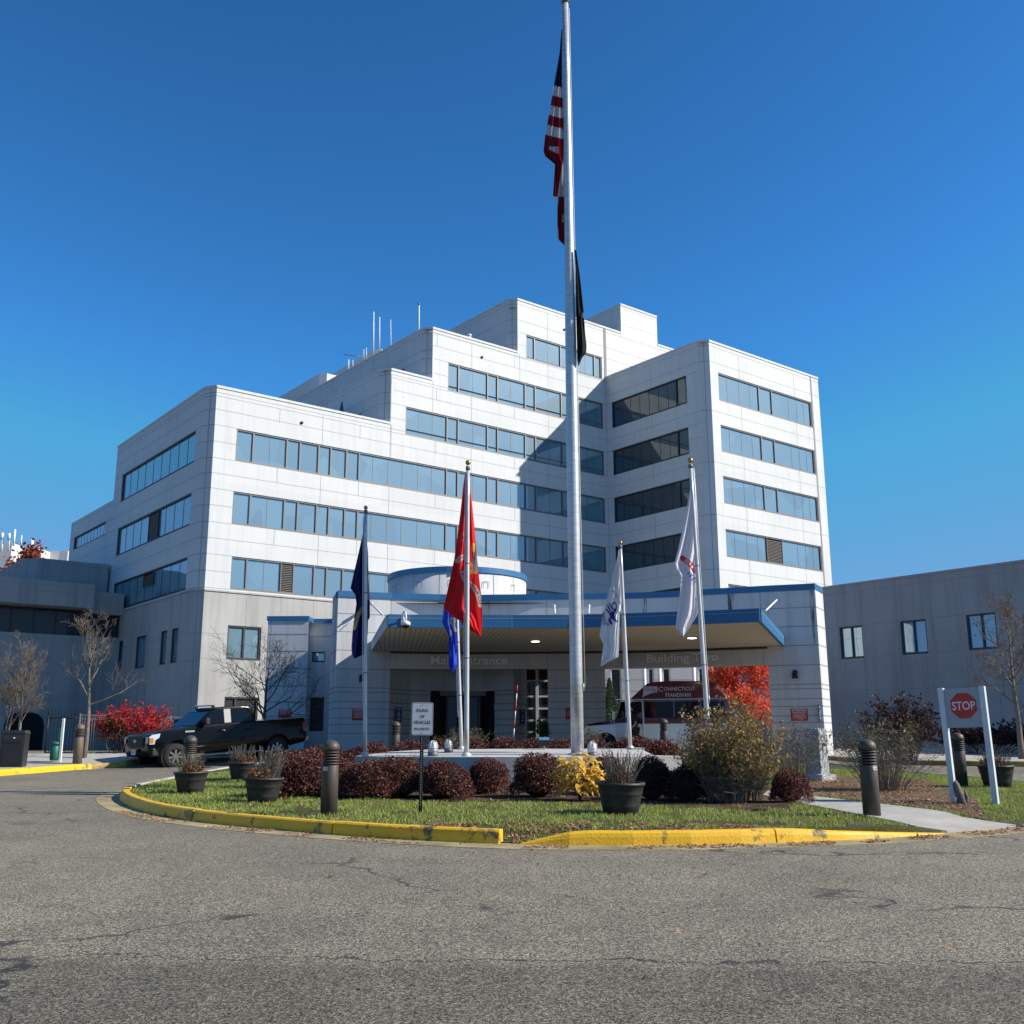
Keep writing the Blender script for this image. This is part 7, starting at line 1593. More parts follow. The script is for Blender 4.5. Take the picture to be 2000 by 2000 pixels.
# ------------------------------------------------------------------ person beside the open van door
M['skin'] = mat('skin', (.42, .24, .17), .6); M['navyshirt'] = mat('dark_uniform_shirt', (.010, .012, .022), .9, 0, .3, 12); M['trouser'] = mat('dark_trousers', (.012, .013, .02), .9); M['greyhair'] = mat('grey_hair', (.42, .40, .38), .9, 0, .3, 40)
def skin(name, verts, edges, rad, m, parent, sub=2, root=0):
    me = bpy.data.meshes.new(name); me.from_pydata(verts, edges, []); o = bpy.data.objects.new(name, me); COL.objects.link(o)
    sk = o.modifiers.new('s', 'SKIN'); sk.use_smooth_shade = True; 
    for i, r in enumerate(rad):
        r = r if hasattr(r, '__len__') else (r, r); me.skin_vertices[0].data[i].radius = r; me.skin_vertices[0].data[i].use_root = (i == root)
    s_ = o.modifiers.new('d', 'SUBSURF'); s_.levels = sub; s_.render_levels = sub
    bpy.context.view_layer.update(); me2 = bpy.data.meshes.new_from_object(o.evaluated_get(bpy.context.evaluated_depsgraph_get())); bpy.data.objects.remove(o)
    me2.materials.clear(); me2.materials.append(m); me2.polygons.foreach_set('use_smooth', [True] * len(me2.polygons)); q = bpy.data.objects.new(name, me2); COL.objects.link(q); q.parent = parent; return q
pp = atY(1236, 38.0); pp.z = zg(pp.x, pp.y); pe = empty('person', pp, 'grey haired person in dark uniform stooping by the open driver door of the van', 'person')
# local: x to the right of the picture, y away, z up. bending forward-left over the lap of work, face down
J = dict(pelvis=(.10, 0, .93), waist=(.08, 0, 1.06), chest=(.02, -.02, 1.28), neck=(-.07, -.03, 1.46), head=(-.11, -.04, 1.56), crown=(-.12, -.04, 1.66),
         sl=(-.02, -.21, 1.40), el=(.10, -.27, 1.14), wl=(-.06, -.25, .98), hl=(-.13, -.23, .93), s_r=(-.0, .17, 1.40), er=(.04, .24, 1.14), wrr=(-.12, .20, .98), hr=(-.18, .18, .94),
         hipl=(.10, -.10, .90), kl=(.05, -.12, .50), al=(.10, -.12, .09), tl=(-.04, -.13, .04), hipr=(.10, .10, .90), kr=(.06, .12, .50), ar=(.14, .12, .09), tr=(.0, .13, .04))
nm = list(J); ix = {k: i for i, k in enumerate(nm)}
ed = [('pelvis', 'waist'), ('waist', 'chest'), ('chest', 'neck'), ('neck', 'head'), ('head', 'crown'), ('chest', 'sl'), ('sl', 'el'), ('el', 'wl'), ('wl', 'hl'), ('chest', 's_r'), ('s_r', 'er'), ('er', 'wrr'), ('wrr', 'hr'), ('pelvis', 'hipl'), ('hipl', 'kl'), ('kl', 'al'), ('al', 'tl'), ('pelvis', 'hipr'), ('hipr', 'kr'), ('kr', 'ar'), ('ar', 'tr')]
rad = dict(pelvis=.13, waist=.125, chest=.14, neck=.055, head=.085, crown=.07, sl=.06, el=.042, wl=.03, hl=.034, s_r=.06, er=.042, wrr=.03, hr=.034, hipl=.09, kl=.06, al=.042, tl=.035, hipr=.09, kr=.06, ar=.042, tr=.035)
skin('body', [J[k] for k in nm], [(ix[a], ix[b]) for a, b in ed], [rad[k] for k in nm], M['skin'], pe)
def sub(keys, edges, rr_, name, m, root=0): return skin(name, [J[k] if isinstance(k, str) else k for k in keys], edges, rr_, m, pe, 2, root)
mid = lambda a, b, f: tuple(J[a][i] + (J[b][i] - J[a][i]) * f for i in range(3))
sub(['pelvis', 'waist', 'chest', mid('chest', 'neck', .7), 'sl', mid('sl', 'el', .85), 's_r', mid('s_r', 'er', .85)], [(0, 1), (1, 2), (2, 3), (2, 4), (4, 5), (2, 6), (6, 7)], [.15, .15, .17, .075, .082, .066, .082, .066], 'shirt', M['navyshirt'])
sub([mid('pelvis', 'waist', .3), 'hipl', 'kl', 'al', 'hipr', 'kr', 'ar'], [(0, 1), (1, 2), (2, 3), (0, 4), (4, 5), (5, 6)], [.15, .11, .08, .07, .11, .08, .07], 'trousers', M['trouser'])
for a, t_ in (('al', 'tl'), ('ar', 'tr')):
    mb = MB(); p0, p1 = Vector(J[a]), Vector(J[t_]); mb.tube([p0 + Vector((.05, 0, -.03)), p0 - Vector((0, 0, .03)), p1, p1 - Vector((.08, 0, .005))], [.045, .05, .045, .03], 10); mb.build('shoe', M['black_metal'], pe)
mb = MB(); c = Vector((-.10, -.04, 1.635))
mb.lathe([(.098 * math.cos(a), .098 * math.sin(a)) for a in [R(x) for x in (-12, 5, 25, 45, 65, 82)]], 18, c, fn=lambda x, y, z: (x + .02 + (c.z - z) * -.15, y, z + (x - c.x) * -.3)); mb.build('hair', M['greyhair'], pe)
for s in (-1, 1):
    q = Vector((-.12, -.04 + s * .088, 1.585)); mb = MB(); mb.lathe([(.006, -.03), (.014, 0), (.006, .03)], 8, q); mb.build('ear', M['skin'], pe)
mb = MB(); mb.tube([(-.19, -.04, 1.60), (-.215, -.04, 1.565), (-.195, -.04, 1.55)], [.012, .016, .01], 8); mb.build('nose', M['skin'], pe)
for s in (-1, 1): mb = MB(); mb.lathe([(.004, -.008), (.011, 0), (.004, .008)], 8, (-.186, -.04 + s * .034, 1.60)); mb.build('eye', M['black_metal'], pe)
mb = MB(); mb.tube([(-.186, -.065, 1.525), (-.194, -.04, 1.522), (-.186, -.015, 1.525)], .006, 6); mb.build('mouth', mat('lip', (.3, .12, .1), .6), pe)
for w_, h_ in (('wl', 'hl'), ('wrr', 'hr')):
    W_, H_ = Vector(J[w_]), Vector(J[h_]); d = (H_ - W_).normalized(); e = d.orthogonal().normalized()
    for k, L_ in enumerate((.055, .065, .07, .062)):
        b = H_ + e * (k - 1.5) * .018; mb = MB(); mb.tube([b, b + d * L_ * .5 + Vector((0, 0, -.008)), b + d * L_ + Vector((0, 0, -.03))], [.010, .009, .007], 6); mb.build('finger', M['skin'], pe)
    b = H_ - d * .02 + e * .03; mb = MB(); mb.tube([b, b + e * .03 + d * .02, b + e * .035 + d * .05], [.012, .010, .008], 6); mb.build('thumb', M['skin'], pe)
mb = MB(); mb.lathe([(.155, -.03), (.16, 0), (.155, .03)], 20, (.10, 0, .96), fn=lambda x, y, z: (.10 + (x - .10) * .95, y, z)); mb.box(.02, .10, -.20, -.14, .88, 1.0); mb.build('duty_belt', M['black_metal'], pe)
# ------------------------------------------------------------------ vegetation
M['barb'] = leafmat('barberry_leaves', [(.035, .012, .012), (.11, .030, .026), (.24, .085, .06), (.07, .032, .022), (.17, .055, .038), (.05, .02, .018)], .2)
M['barbd'] = leafmat('dark_barberry_leaves', [(.014, .008, .010), (.035, .016, .016), (.07, .03, .025)], .15)
M['fors'] = leafmat('yellow_green_leaves', [(.16, .14, .04), (.30, .21, .06), (.50, .30, .09), (.11, .10, .04), (.36, .22, .08)], .3)
M['olive'] = leafmat('olive_leaves', [(.09, .085, .04), (.16, .13, .06), (.12, .12, .05), (.22, .16, .08)], .25)
M['burn'] = leafmat('burning_bush_leaves', [(.42, .018, .03), (.62, .045, .06), (.50, .03, .03), (.30, .015, .03), (.55, .10, .04)], .3)
M['purple'] = leafmat('dark_purple_leaves', [(.022, .010, .014), (.05, .018, .022), (.09, .03, .03), (.03, .02, .015)], .15)
M['orange'] = leafmat('orange_red_leaves', [(.78, .12, .06), (.86, .20, .10), (.62, .07, .05), (.82, .27, .14)], .45)
M['hosta'] = leafmat('yellow_hosta_leaves', [(.80, .54, .09), (.86, .64, .18), (.72, .48, .06), (.78, .62, .30)], .4, .5)
M['cypress'] = leafmat('cypress_foliage', [(.020, .045, .016), (.04, .075, .03), (.03, .05, .02)], .15)
M['autumn'] = leafmat('rust_leaves', [(.25, .05, .03), (.38, .08, .04), (.18, .05, .03)], .3)
M['green2'] = leafmat('green_shrub_leaves', [(.05, .12, .02), (.10, .20, .04), (.07, .14, .03)], .3)
def rnd_dir(rng): 
    z = rng.uniform(-1, 1); a = rng.uniform(0, 6.283); r = math.sqrt(1 - z * z); return (r * math.cos(a), r * math.sin(a), z)
def bumpy(rng, k=26):
    c = [(rnd_dir(rng), rng.uniform(-.22, .20), rng.choice((4, 9, 18))) for _ in range(k)]
    return lambda d: 1 + sum(w_ * max(0, d[0] * q[0] + d[1] * q[1] + d[2] * q[2]) ** e for q, w_, e in c)
def shell(rng, rx, ry, rz, cz, bf, inner=.55):
    def f(r):
        d = rnd_dir(r)
        if d[2] < -.62: d = (d[0], d[1], -d[2] - .3)
        q = bf(d) * (inner + (1 - inner) * r.random() ** .4); q *= 1 + r.gauss(0, .055)
        hx = max(0, -d[2]) * .45 + 1
        return (d[0] * rx * q * hx, d[1] * ry * q * hx, max(.0, cz + d[2] * rz * q))
    return f
def clipped(seed, m, n=10500, size=.0165, name='barberry_shrub'):
    rng = random.Random(seed); t = empty(name, (0, 0, 0), '-', 'shrub'); bf = bumpy(rng)
    leafcloud(rng, n, shell(rng, .49, .49, .44, .33, bf), size, m, 'foliage', t)
    mb = MB()
    for i in range(16):
        a = rng.uniform(0, 6.28); r = rng.uniform(.1, .42); mb.tube([(.05 * math.cos(a), .05 * math.sin(a), -.02), (r * .5 * math.cos(a), r * .5 * math.sin(a), .22), (r * math.cos(a), r * math.sin(a), .5 + rng.uniform(0, .15))], [.008, .006, .003], 5)
    mb.build('stems', M['darktwig'], t)
    # core that makes the shrub dense; its black stands in for inner shade
    mb = MB(); mb.lathe([(.37 * math.sin(a), .34 - .33 * math.cos(a)) for a in [math.pi * i / 10 for i in range(1, 10)]], 16); mb.build('shade_core', M['coreshade'], t)
    return t
M['coreshade'] = mat('dark_shade_core', (.02, .012, .010), 1, 0, .5, 20)
protos = [clipped(11, M['barb']), clipped(12, M['barb']), clipped(13, M['barb'])]; pd_ = clipped(14, M['barbd'])
used = [False] * 4
def shrub(px, yb, wpx, hpx, label, kind=None, Y=None):
    """px,yb: foot of the shrub in the photograph; size from its apparent width and height"""
    p = G(px, yb, .14) if Y is None else atY(px, Y, .14); sc = p.y * .99 / FPX * 1.0
    k = kind if kind is not None else int(px) % 3; pr = (protos + [pd_])[k]
    o = pr if not used[k] else copy_tree(pr); used[k] = True
    o.location = p; o['label'] = label; o['group'] = 'clipped dark red shrubs'; w_ = wpx * sc; h = hpx * sc
    o.scale = (w_ / 1.06, w_ / 1.12, h / .86); o.rotation_euler = (0, 0, random.Random(px).uniform(0, 6.28)); return o
# front row, left to right
fr_row = [(583, 1556, 150, 97, 'large clipped barberry at the left end of the front row by the lawn planters', 1, None),
          (660, 1553, 118, 78, 'clipped red barberry directly behind the front lawn bollard', 0, None),
          (722, 1560, 126, 78, 'clipped red barberry midway between the front bollard and the idling sign post', 2, None),
          (778, 1558, 116, 84, 'clipped red barberry just left of the idling sign post', 1, None),
          (867, 1560, 120, 82, 'clipped red barberry just right of the idling sign post', 0, None),
          (950, 1550, 92, 72, 'small round red barberry alone in front of the plinth centre', 2, None),
          (1052, 1558, 108, 92, 'round red barberry left of the yellow leafed plant', 1, None),
          (1180, 1552, 104, 82, 'red barberry behind the large front planter', 0, None),
          (1273, 1562, 96, 90, 'almost black round shrub right of the large front planter', 3, None),
          (1345, 1566, 90, 76, 'low dark shrub under the left side of the big yellow green shrub', 3, None),
          (1543, 1568, 84, 70, 'small red barberry between the yellow green shrub and the memorial stone', 2, None),
          (640, 1545, 100, 84, 'red barberry behind the front bollard, second row at left', 2, 22.3), (700, 1545, 100, 76, 'red barberry under the navy flag pole at the left plinth tip', 1, 22.6),
          (545, 1545, 90, 58, 'red barberry partly hidden by the leftmost front one, by the planters', 0, 22.0)]
for a in fr_row: shrub(*a[:4], a[4], a[5], a[6])
rear = [(735, 95, 62), (800, 90, 58), (862, 80, 52), (925, 90, 60), (985, 88, 60), (1045, 84, 55), (1105, 90, 52), (1160, 84, 52), (1235, 110, 72), (1292, 92, 62)]
names = ['leftmost rear', 'second rear', 'third rear', 'fourth rear', 'fifth rear', 'sixth rear', 'seventh rear', 'eighth rear', 'ninth rear', 'rightmost rear']
by = ['behind the caged globe lamps', 'below the entrance bollard', 'before the round olive shrub', 'behind the blue flag pole', 'left of the striped stake', 'behind the black floodlight', 'behind the tall flagpole', 'below the nose of the van', 'under the open van door', 'before the side of the van']
for (px, w_, h), n_, b_ in zip(rear, names, by):
    k = int(px) % 3; o = copy_tree(protos[k]); p = atY(px, 24.6, .14); sc = 24.6 / FPX; o.location = p; wv = w_ * sc * 1.08
    top = P(px, 1437 + 22 - (h - 52) * .5, 24.6).z; h_m = top - p.z + .02
    top_y = {735: 1446, 800: 1445, 862: 1443, 925: 1441, 985: 1438, 1045: 1440, 1105: 1441, 1160: 1443, 1235: 1437, 1292: 1444}[px]
    h_m = P(px, top_y, 24.6).z - p.z
    o.scale = (wv / 1.02, wv / 1.02, h_m / .80); o.rotation_euler = (0, 0, px); o['label'] = n_ + ' red barberry of the row behind the plinth, ' + b_; o['group'] = 'clipped dark red shrubs'
# loose shrubs: arching stems with small leaves
def loose(name, loc, label, seed, h, r, nst, lm, sm, nleaf, lsize=.022, bias=.35, width0=.006, twigs=3, leaf_from=.3, topleaf=True, cat='shrub', flat=1.0, base_sp=.30):
    rng = random.Random(seed); t = empty(name, loc, label, cat); V = []; F = []; pts = []
    def seg(p0, p1, w0, w1):
        d = Vector(p1) - Vector(p0); s1 = d.orthogonal().normalized(); s2 = d.normalized().cross(s1)
        b = len(V); k = 3
        for q, w_ in ((p0, w0), (p1, w1)):
            for j in range(k): a = 2 * math.pi * j / k; V.append(tuple(Vector(q) + (s1 * math.cos(a) + s2 * math.sin(a)) * w_))
        for j in range(k): F.append((b + j, b + (j + 1) % k, b + k + (j + 1) % k, b + k + j))
    for i in range(nst):
        a = rng.uniform(0, 6.283); lean = r * math.sqrt(rng.random()) * rng.uniform(.7, 1.1); H = h * rng.uniform(.55, 1.05) * math.sqrt(max(.08, 1 - .60 * (lean / r) ** 2))
        x0, y0 = base_sp * lean * math.cos(a) + rng.uniform(-.08, .08), base_sp * lean * math.sin(a) * flat + rng.uniform(-.08, .08); lean *= 1 - base_sp; k = 7; prev = (x0, y0, -.03); wob = rng.uniform(-.25, .25)
        for j in range(1, k + 1):
            f = j / k; rad_ = lean * f ** 1.25; aa = a + wob * f + rng.uniform(-.05, .05); cur = (x0 + rad_ * math.cos(aa), y0 + rad_ * math.sin(aa) * flat, H * f ** (.85) + rng.uniform(-.01, .01))
            w_ = width0 * (1.15 - f * .8); seg(prev, cur, w_ * 1.1, w_)
            if f > leaf_from:
                for _ in range(twigs):
                    d = rnd_dir(rng); L_ = rng.uniform(.06, .2) * h * (1.2 - .5 * f); e = (cur[0] + d[0] * L_, cur[1] + d[1] * L_, cur[2] + abs(d[2]) * L_ * .9 + .02); seg(cur, e, w_ * .6, w_ * .25); pts.append((cur, e))
            prev = cur
    npmesh('stems', V, F, sm, t)
    if nleaf:
        def f(r_):
            a_, b_ = pts[int(r_.random() ** (1) * len(pts))]; q = r_.random(); j = .03
            return (a_[0] + (b_[0] - a_[0]) * q + r_.gauss(0, j), a_[1] + (b_[1] - a_[1]) * q + r_.gauss(0, j), a_[2] + (b_[2] - a_[2]) * q + r_.gauss(0, j))
        pts.sort(key=lambda p: -p[1][2]); m_ = int(len(pts) * (1 - bias)); pts[:] = pts[:max(10, m_)] if bias else pts
        leafcloud(rng, nleaf, f, lsize, lm, 'foliage', t, .5)
    return t
loose('forsythia_shrub', G(1428, 1568, .13), 'big loose shrub with yellow green leaves right of the plinth, in front of the van', 21, 1.66, .98, 170, M['fors'], M['bark'], 10500, .023, .22, .0062, 6, .10, base_sp=.45)
loose('bare_shrub', atY(1548, 22.5, .13), 'grey nearly leafless shrub between the yellow green shrub and the memorial stone', 22, 1.28, .85, 90, M['olive'], M['twig'], 900, .018, .5, .006, 4)
loose('bare_shrub', G(1728, 1545, .13), 'wide mostly bare shrub with pale stems right of the memorial stone', 23, 1.45, 1.15, 130, M['olive'], M['twig'], 1500, .024, .45, .0065, 4)
loose('olive_shrub', atY(905, 27.0, .13), 'round olive brown shrub in front of the entrance doors, behind the red flag pole', 24, 1.02, .90, 120, M['olive'], M['twig'], 4500, .018, .2, .005, 4)
loose('purple_shrub', atY(1762, 33.5, .14), 'tall dark purple shrub against the shaded wing wall', 25, 2.05, 1.35, 110, M['purple'], M['darktwig'], 7000, .04, .1, .012, 3)
loose('dark_hedge', atY(1930, 42.0, .1), 'low dark hedge at the foot of the wing wall under the third window', 31, 1.3, 3.2, 120, M['purple'], M['darktwig'], 6500, .05, .05, .01, 3, flat=.3)
bb = loose('burning_bush', atY(255, 38.6, .14), 'bright red burning bush spilling over the grey picket fence behind the pickup', 26, 1.72, 1.85, 130, M['burn'], M['darktwig'], 10000, .032, .35, .010, 3, flat=.5)
rng = random.Random(77)
leafcloud(rng, 1700, lambda r: (lambda a, q: (.55 + q * math.cos(a) - 1.0, -.75 + .3 * r.random(), .5 + .75 * r.random()))(r.uniform(0, 6.28), .55 * math.sqrt(r.random())), .030, leafmat('mixed_bush_leaves', [(.09, .11, .03), (.40, .06, .04), (.05, .06, .02), (.30, .12, .03)], .3), 'lower_foliage', bb)
loose('bare_shrub', P(1150, 1462, 26.0) * 1.0, 'small dry grey shrub just right of the tall flagpole foot in the rear row', 27, .62, .42, 50, M['olive'], M['twig'], 700, .014, .2, .004, 3)
loose('green_shrub', P(1062, 1452, 43.5), 'small bright green plant by the white gridded foyer window', 28, 1.0, .5, 40, M['green2'], M['darktwig'], 700, .05, .1, .008, 3)
# cypress
cy = P(1193, 1460, 46.5); cy.z = .9; t = empty('cypress_tree', cy, 'narrow dark green cypress seen through the opening left of the van', 'tree'); hc = P(1193, 1325, 46.5).z - .9
rng = random.Random(9); leafcloud(rng, 6500, lambda r: (lambda z, a: ((1 - z) ** .65 * .55 * (1 + .25 * math.sin(5 * a + z * 14)) * r.random() ** .4 * math.cos(a), (1 - z) ** .65 * .55 * r.random() ** .4 * math.sin(a), .2 + z * (hc - .2)))(r.random() ** 1.2, r.uniform(0, 6.28)), .05, M['cypress'], 'crown', t, .3)
mb = MB(); mb.tube([(0, 0, -.05), (0, 0, hc * .6)], [.07, .03], 8); mb.build('trunk', M['bark'], t)
# trees -----------------------------------------------------------------
def branch_tree(name, loc, label, seed, H, spread, m, levels=4, trunk=.06, clear=.3, nmain=7, leaf=None, lean=(0, 0), tips=None, droop=0.0, multi=1, group=None, upw=.6, scale_l=.66, kids_n=(3, 5)):
    rng = random.Random(seed); t = empty(name, loc, label, 'tree', group); mbT = MB(); mbB = MB(); tipsL = []
    def grow(p, d, L_, r, lv, mb):
        k = 4 if lv < levels - 1 else 3; pts = [p]; rad_ = [r]; q = Vector(p); dd = Vector(d)
        for i in range(k):
            dd = (dd + Vector((rng.gauss(0, .10), rng.gauss(0, .10), rng.gauss(0, .08) + upw * .06 - droop * .05))).normalized(); q = q + dd * L_ / k; pts.append(q.copy()); rad_.append(max(.0055, r * (1 - .55 * (i + 1) / k)))
        mb.tube(pts, rad_, 7 if lv < 2 else (4 if lv < 3 else 3), cap=False)
        if lv >= levels: tipsL.append((pts[-1], pts[len(pts) // 2])); return
        n = rng.randint(*kids_n) + (1 if lv >= 2 else 0)
        for j in range(n):
            f = .3 + .7 * (j + rng.random()) / n; f = min(f, 1); i = min(k - 1, int(f * k)); b = pts[i].lerp(pts[i + 1], f * k - i)
            ax_ = dd.orthogonal().normalized(); ax_.rotate(Matrix.Rotation(rng.uniform(0, 6.283), 3, dd)); ang = rng.uniform(.45, .95)
            nd = (dd * math.cos(ang) + ax_ * math.sin(ang) + Vector((0, 0, .18 * upw))).normalized(); grow(b, nd, L_ * scale_l * rng.uniform(.7, 1.15), r * .5 * rng.uniform(.8, 1.1), lv + 1, mbB)
    for s in range(multi):
        off_ = Vector((rng.uniform(-.15, .15), rng.uniform(-.15, .15), 0)) * (multi > 1); ld = Vector((lean[0] + (rng.uniform(-.35, .35) if multi > 1 else 0), lean[1] + (rng.uniform(-.3, .3) if multi > 1 else 0), 1)).normalized()
        base = off_ + Vector((0, 0, -.05)); k = 8; TH_ = H * .93; pts = [base]; rad_ = [trunk * 1.15]; q = base.copy(); d = ld
        for i in range(k): d = (d + Vector((rng.gauss(0, .045), rng.gauss(0, .045), 0.04))).normalized(); q = q + d * TH_ / k; pts.append(q.copy()); rad_.append(trunk * (1 - .85 * (i + 1) / k))
        mbT.tube(pts, rad_, 10)
        for j in range(nmain):
            f = clear + (1 - clear) * (j + rng.random() * .7) / nmain; f = min(f, .97); i = min(k - 1, int(f * k)); b = pts[i].lerp(pts[i + 1], f * k - i); a = j * 2.4 + rng.uniform(-.4, .4); el = rng.uniform(.25, .9) + .3 * f
            grow(b, Vector((math.cos(a) * math.cos(el), math.sin(a) * math.cos(el), math.sin(el))), spread * (1.15 - .65 * f) * rng.uniform(.75, 1.15), trunk * (1 - .7 * f) * .55, 1, mbB)
    mbT.build('trunk', m, t); mbB.build('crown' if not leaf else 'branches', m, t)
    if leaf:
        lm, n, size, jit = leaf
        leafcloud(rng, n, lambda r: (lambda a, b, q: tuple(a[i] + (b[i] - a[i]) * q + r.gauss(0, jit) for i in range(3)))(*tipsL[r.randrange(len(tipsL))], r.random()), size, lm, 'crown', t)
    return t
Yt = 35.6; tp_ = atY(166, Yt, .14); branch_tree('bare_tree', tp_, 'slim bare young tree on the left pavement beside the brown bollard', 41, P(166, 1205, Yt).z - tp_.z, 1.35, M['bark'], 4, .085, .38, 11, upw=.8, kids_n=(2, 4), group='bare trees')
Yt = 37.5; tp_ = atY(36, Yt, .14); branch_tree('bare_tree', tp_, 'bare tree with reddish grey stems behind the black litter bin', 42, P(36, 1248, Yt).z - tp_.z, 1.2, M['bark'], 4, .075, .25, 10, upw=1.2, kids_n=(2, 4), group='bare trees')
Yt = 37.0; tp_ = atY(8, Yt, .14); branch_tree('bare_tree', tp_, 'bare multi stemmed small tree cut by the left edge of the picture', 43, P(8, 1290, Yt).z - tp_.z, 1.1, M['bark'], 4, .05, .3, 6, multi=3, upw=1.0, group='bare trees')
Yt = 43.5; tp_ = atY(517, Yt, .1); branch_tree('bare_tree', tp_, 'dark spreading bare tree behind the cab of the pickup', 44, (P(505, 1262, Yt).z - tp_.z) * .80, 2.5, M['darktwig'], 4, .10, .32, 12, upw=.35, kids_n=(3, 4), group='bare trees', lean=(-.08, 0))
Yt = 38.0; tp_ = atY(1993, Yt, .14); branch_tree('bare_tree', tp_, 'bare tree with few rusty leaves at the right edge before the wing wall', 45, P(1985, 1205, Yt).z - tp_.z, 1.9, M['bark'], 4, .11, .34, 13, upw=.4, leaf=(M['autumn'], 260, .035, .03), group='bare trees', lean=(-.02, 0))
Yt = 46.0; tp_ = Vector((P(1456, 1400, Yt).x, Yt, .9)); branch_tree('maple_tree', tp_, 'brilliant orange red tree seen through the canopy opening behind the van', 46, 4.1, 1.6, M['darktwig'], 4, .09, .12, 12, leaf=(M['orange'], 15000, .046, .11))
Yt = 120; tp_ = Vector((P(12, 1400, Yt).x, Yt, .9)); branch_tree('maple_tree', tp_, 'rust red leaved tree rising behind the low grey building at far left', 47, P(34, 1084, Yt).z - .9, 4.2, M['darktwig'], 4, .35, .45, 12, leaf=(M['autumn'], 3500, .22, .4))
# yellow hosta: broad drooping leaves
hp_ = G(1131, 1566, .13); t = empty('hosta_plant', hp_, 'clump of broad bright yellow leaves in front of the plinth beside the front planter', 'plant'); rng = random.Random(5); V = []; F = []
for i in range(170):
    a = rng.uniform(0, 6.28); r0 = .30 * math.sqrt(rng.random()); x, y = r0 * 1.15 * math.cos(a), r0 * .8 * math.sin(a) - .05; z = rng.uniform(.12, .78) * (1 - (r0 / .5) ** 2 * .5); L_ = rng.uniform(.12, .20); W_ = L_ * .42; d = Vector((math.cos(a + rng.gauss(0, .7)), math.sin(a + rng.gauss(0, .7)), rng.uniform(-.2, .5))).normalized(); s = d.cross(Vector((0, 0, 1))).normalized(); up3 = s.cross(d)
    b = len(V); c = Vector((x, y, z))
    for f, w_, dz in ((0, .15, 0), (.3, 1, .015), (.65, .8, 0), (1, .02, -.05)):
        for e in (-1, 0, 1): V.append(tuple(c + d * L_ * f + s * W_ * w_ * e + up3 * (abs(e) * .025) + Vector((0, 0, dz * 1.5))))
    for j in range(3):
        for e in range(2): F.append((b + j * 3 + e, b + j * 3 + e + 1, b + (j + 1) * 3 + e + 1, b + (j + 1) * 3 + e))
npmesh('foliage', V, F, M['hosta'], t, True)
mb = MB()
for i in range(30): a = rng.uniform(0, 6.28); r = .25 * rng.random(); mb.tube([(0.02, 0, 0), (r * math.cos(a), r * math.sin(a), .35 + .2 * rng.random())], .006, 4)
mb.build('stalks', M['olive'], t)
# dry ornamental stalks left of the plinth
for px, py, n, h, lb2 in ((760, 1545, 60, .72, 'dry straw coloured grass stalks below the caged lamps'), (545, 1400, 40, .6, 'thin dry grass stalks above the leftmost clipped shrub'), (1195, 1462, 30, .35, 'short dry grass tuft right of the caged lamp at the tall pole')):
    p = atY(px, 20.1 if py == 1545 else 23.5, .14); t = empty('dry_grass', p, lb2, 'plant'); stalks(random.Random(px), n, .35, h, .3, leafmat('straw', [(.35, .27, .15), (.25, .19, .11)], .2), 'stalks', t, 0, .0035, 1)
# driftwood stump beside the stop sign
p = G(1880, 1572, .13); t = empty('tree_stump', p, 'small weathered broken stump beside the left post of the stop sign', 'stump'); mb = MB(); rng = random.Random(8)
mb.tube([(0, 0, -.05), (-.02, 0, .12), (-.05, .01, .22), (-.07, .02, .33), (-.06, .02, .38)], [.10, .07, .065, .05, .015], 9); mb.tube([(.03, -.02, 0), (.07, -.03, .12), (.05, -.02, .23)], [.05, .035, .01], 7); mb.tube([(0, 0, .02), (-.12, -.05, .0)], [.05, .02], 6); mb.build('wood', M['bark'], t)
# ------------------------------------------------------------------ grass blades and fallen leaves
def npin(X, Y_, poly):
    c = np.zeros(len(X), bool); n = len(poly); j = n - 1
    for i in range(n):
        xi, yi = poly[i]; xj, yj = poly[j]
        if yi != yj: c ^= ((yi > Y_) != (yj > Y_)) & (X < (xj - xi) * (Y_ - yi) / (yj - yi) + xi)
        j = i
    return c
def scatter(name, poly, n, fn, m, seed, avoid=()):
    g = np.random.default_rng(seed); xs = [p[0] for p in poly]; ys = [p[1] for p in poly]; pts = []
    for _ in range(60):
        X = g.uniform(min(xs), max(xs), 9000); Y_ = g.uniform(min(ys), max(ys), 9000); k = npin(X, Y_, poly)
        for q in avoid: k &= ~npin(X, Y_, q)
        pts += [(x, y) for x, y in zip(X[k].tolist(), Y_[k].tolist()) if fn(x, y)]
        if len(pts) >= n: break
    return pts[:n]
from mathutils import noise as mn
bedres = BED; pathp = PATHP
islin = inset(ISLc, .22)
NOB = (bedres, pathp, LB)
def grassok(x, y):
    if y > 27: return False
    v = mn.noise(Vector((x * 1.1, y * 1.1, 0))) + .5 * mn.noise(Vector((x * 4, y * 4, 3)))
    if -1.6 < x < 3.0 and y < 14.6: v -= .45 * (1 - max(0, y - 13.9))
    return v > -.42
gp = scatter('g', islin, 62000, grassok, None, 3, NOB)
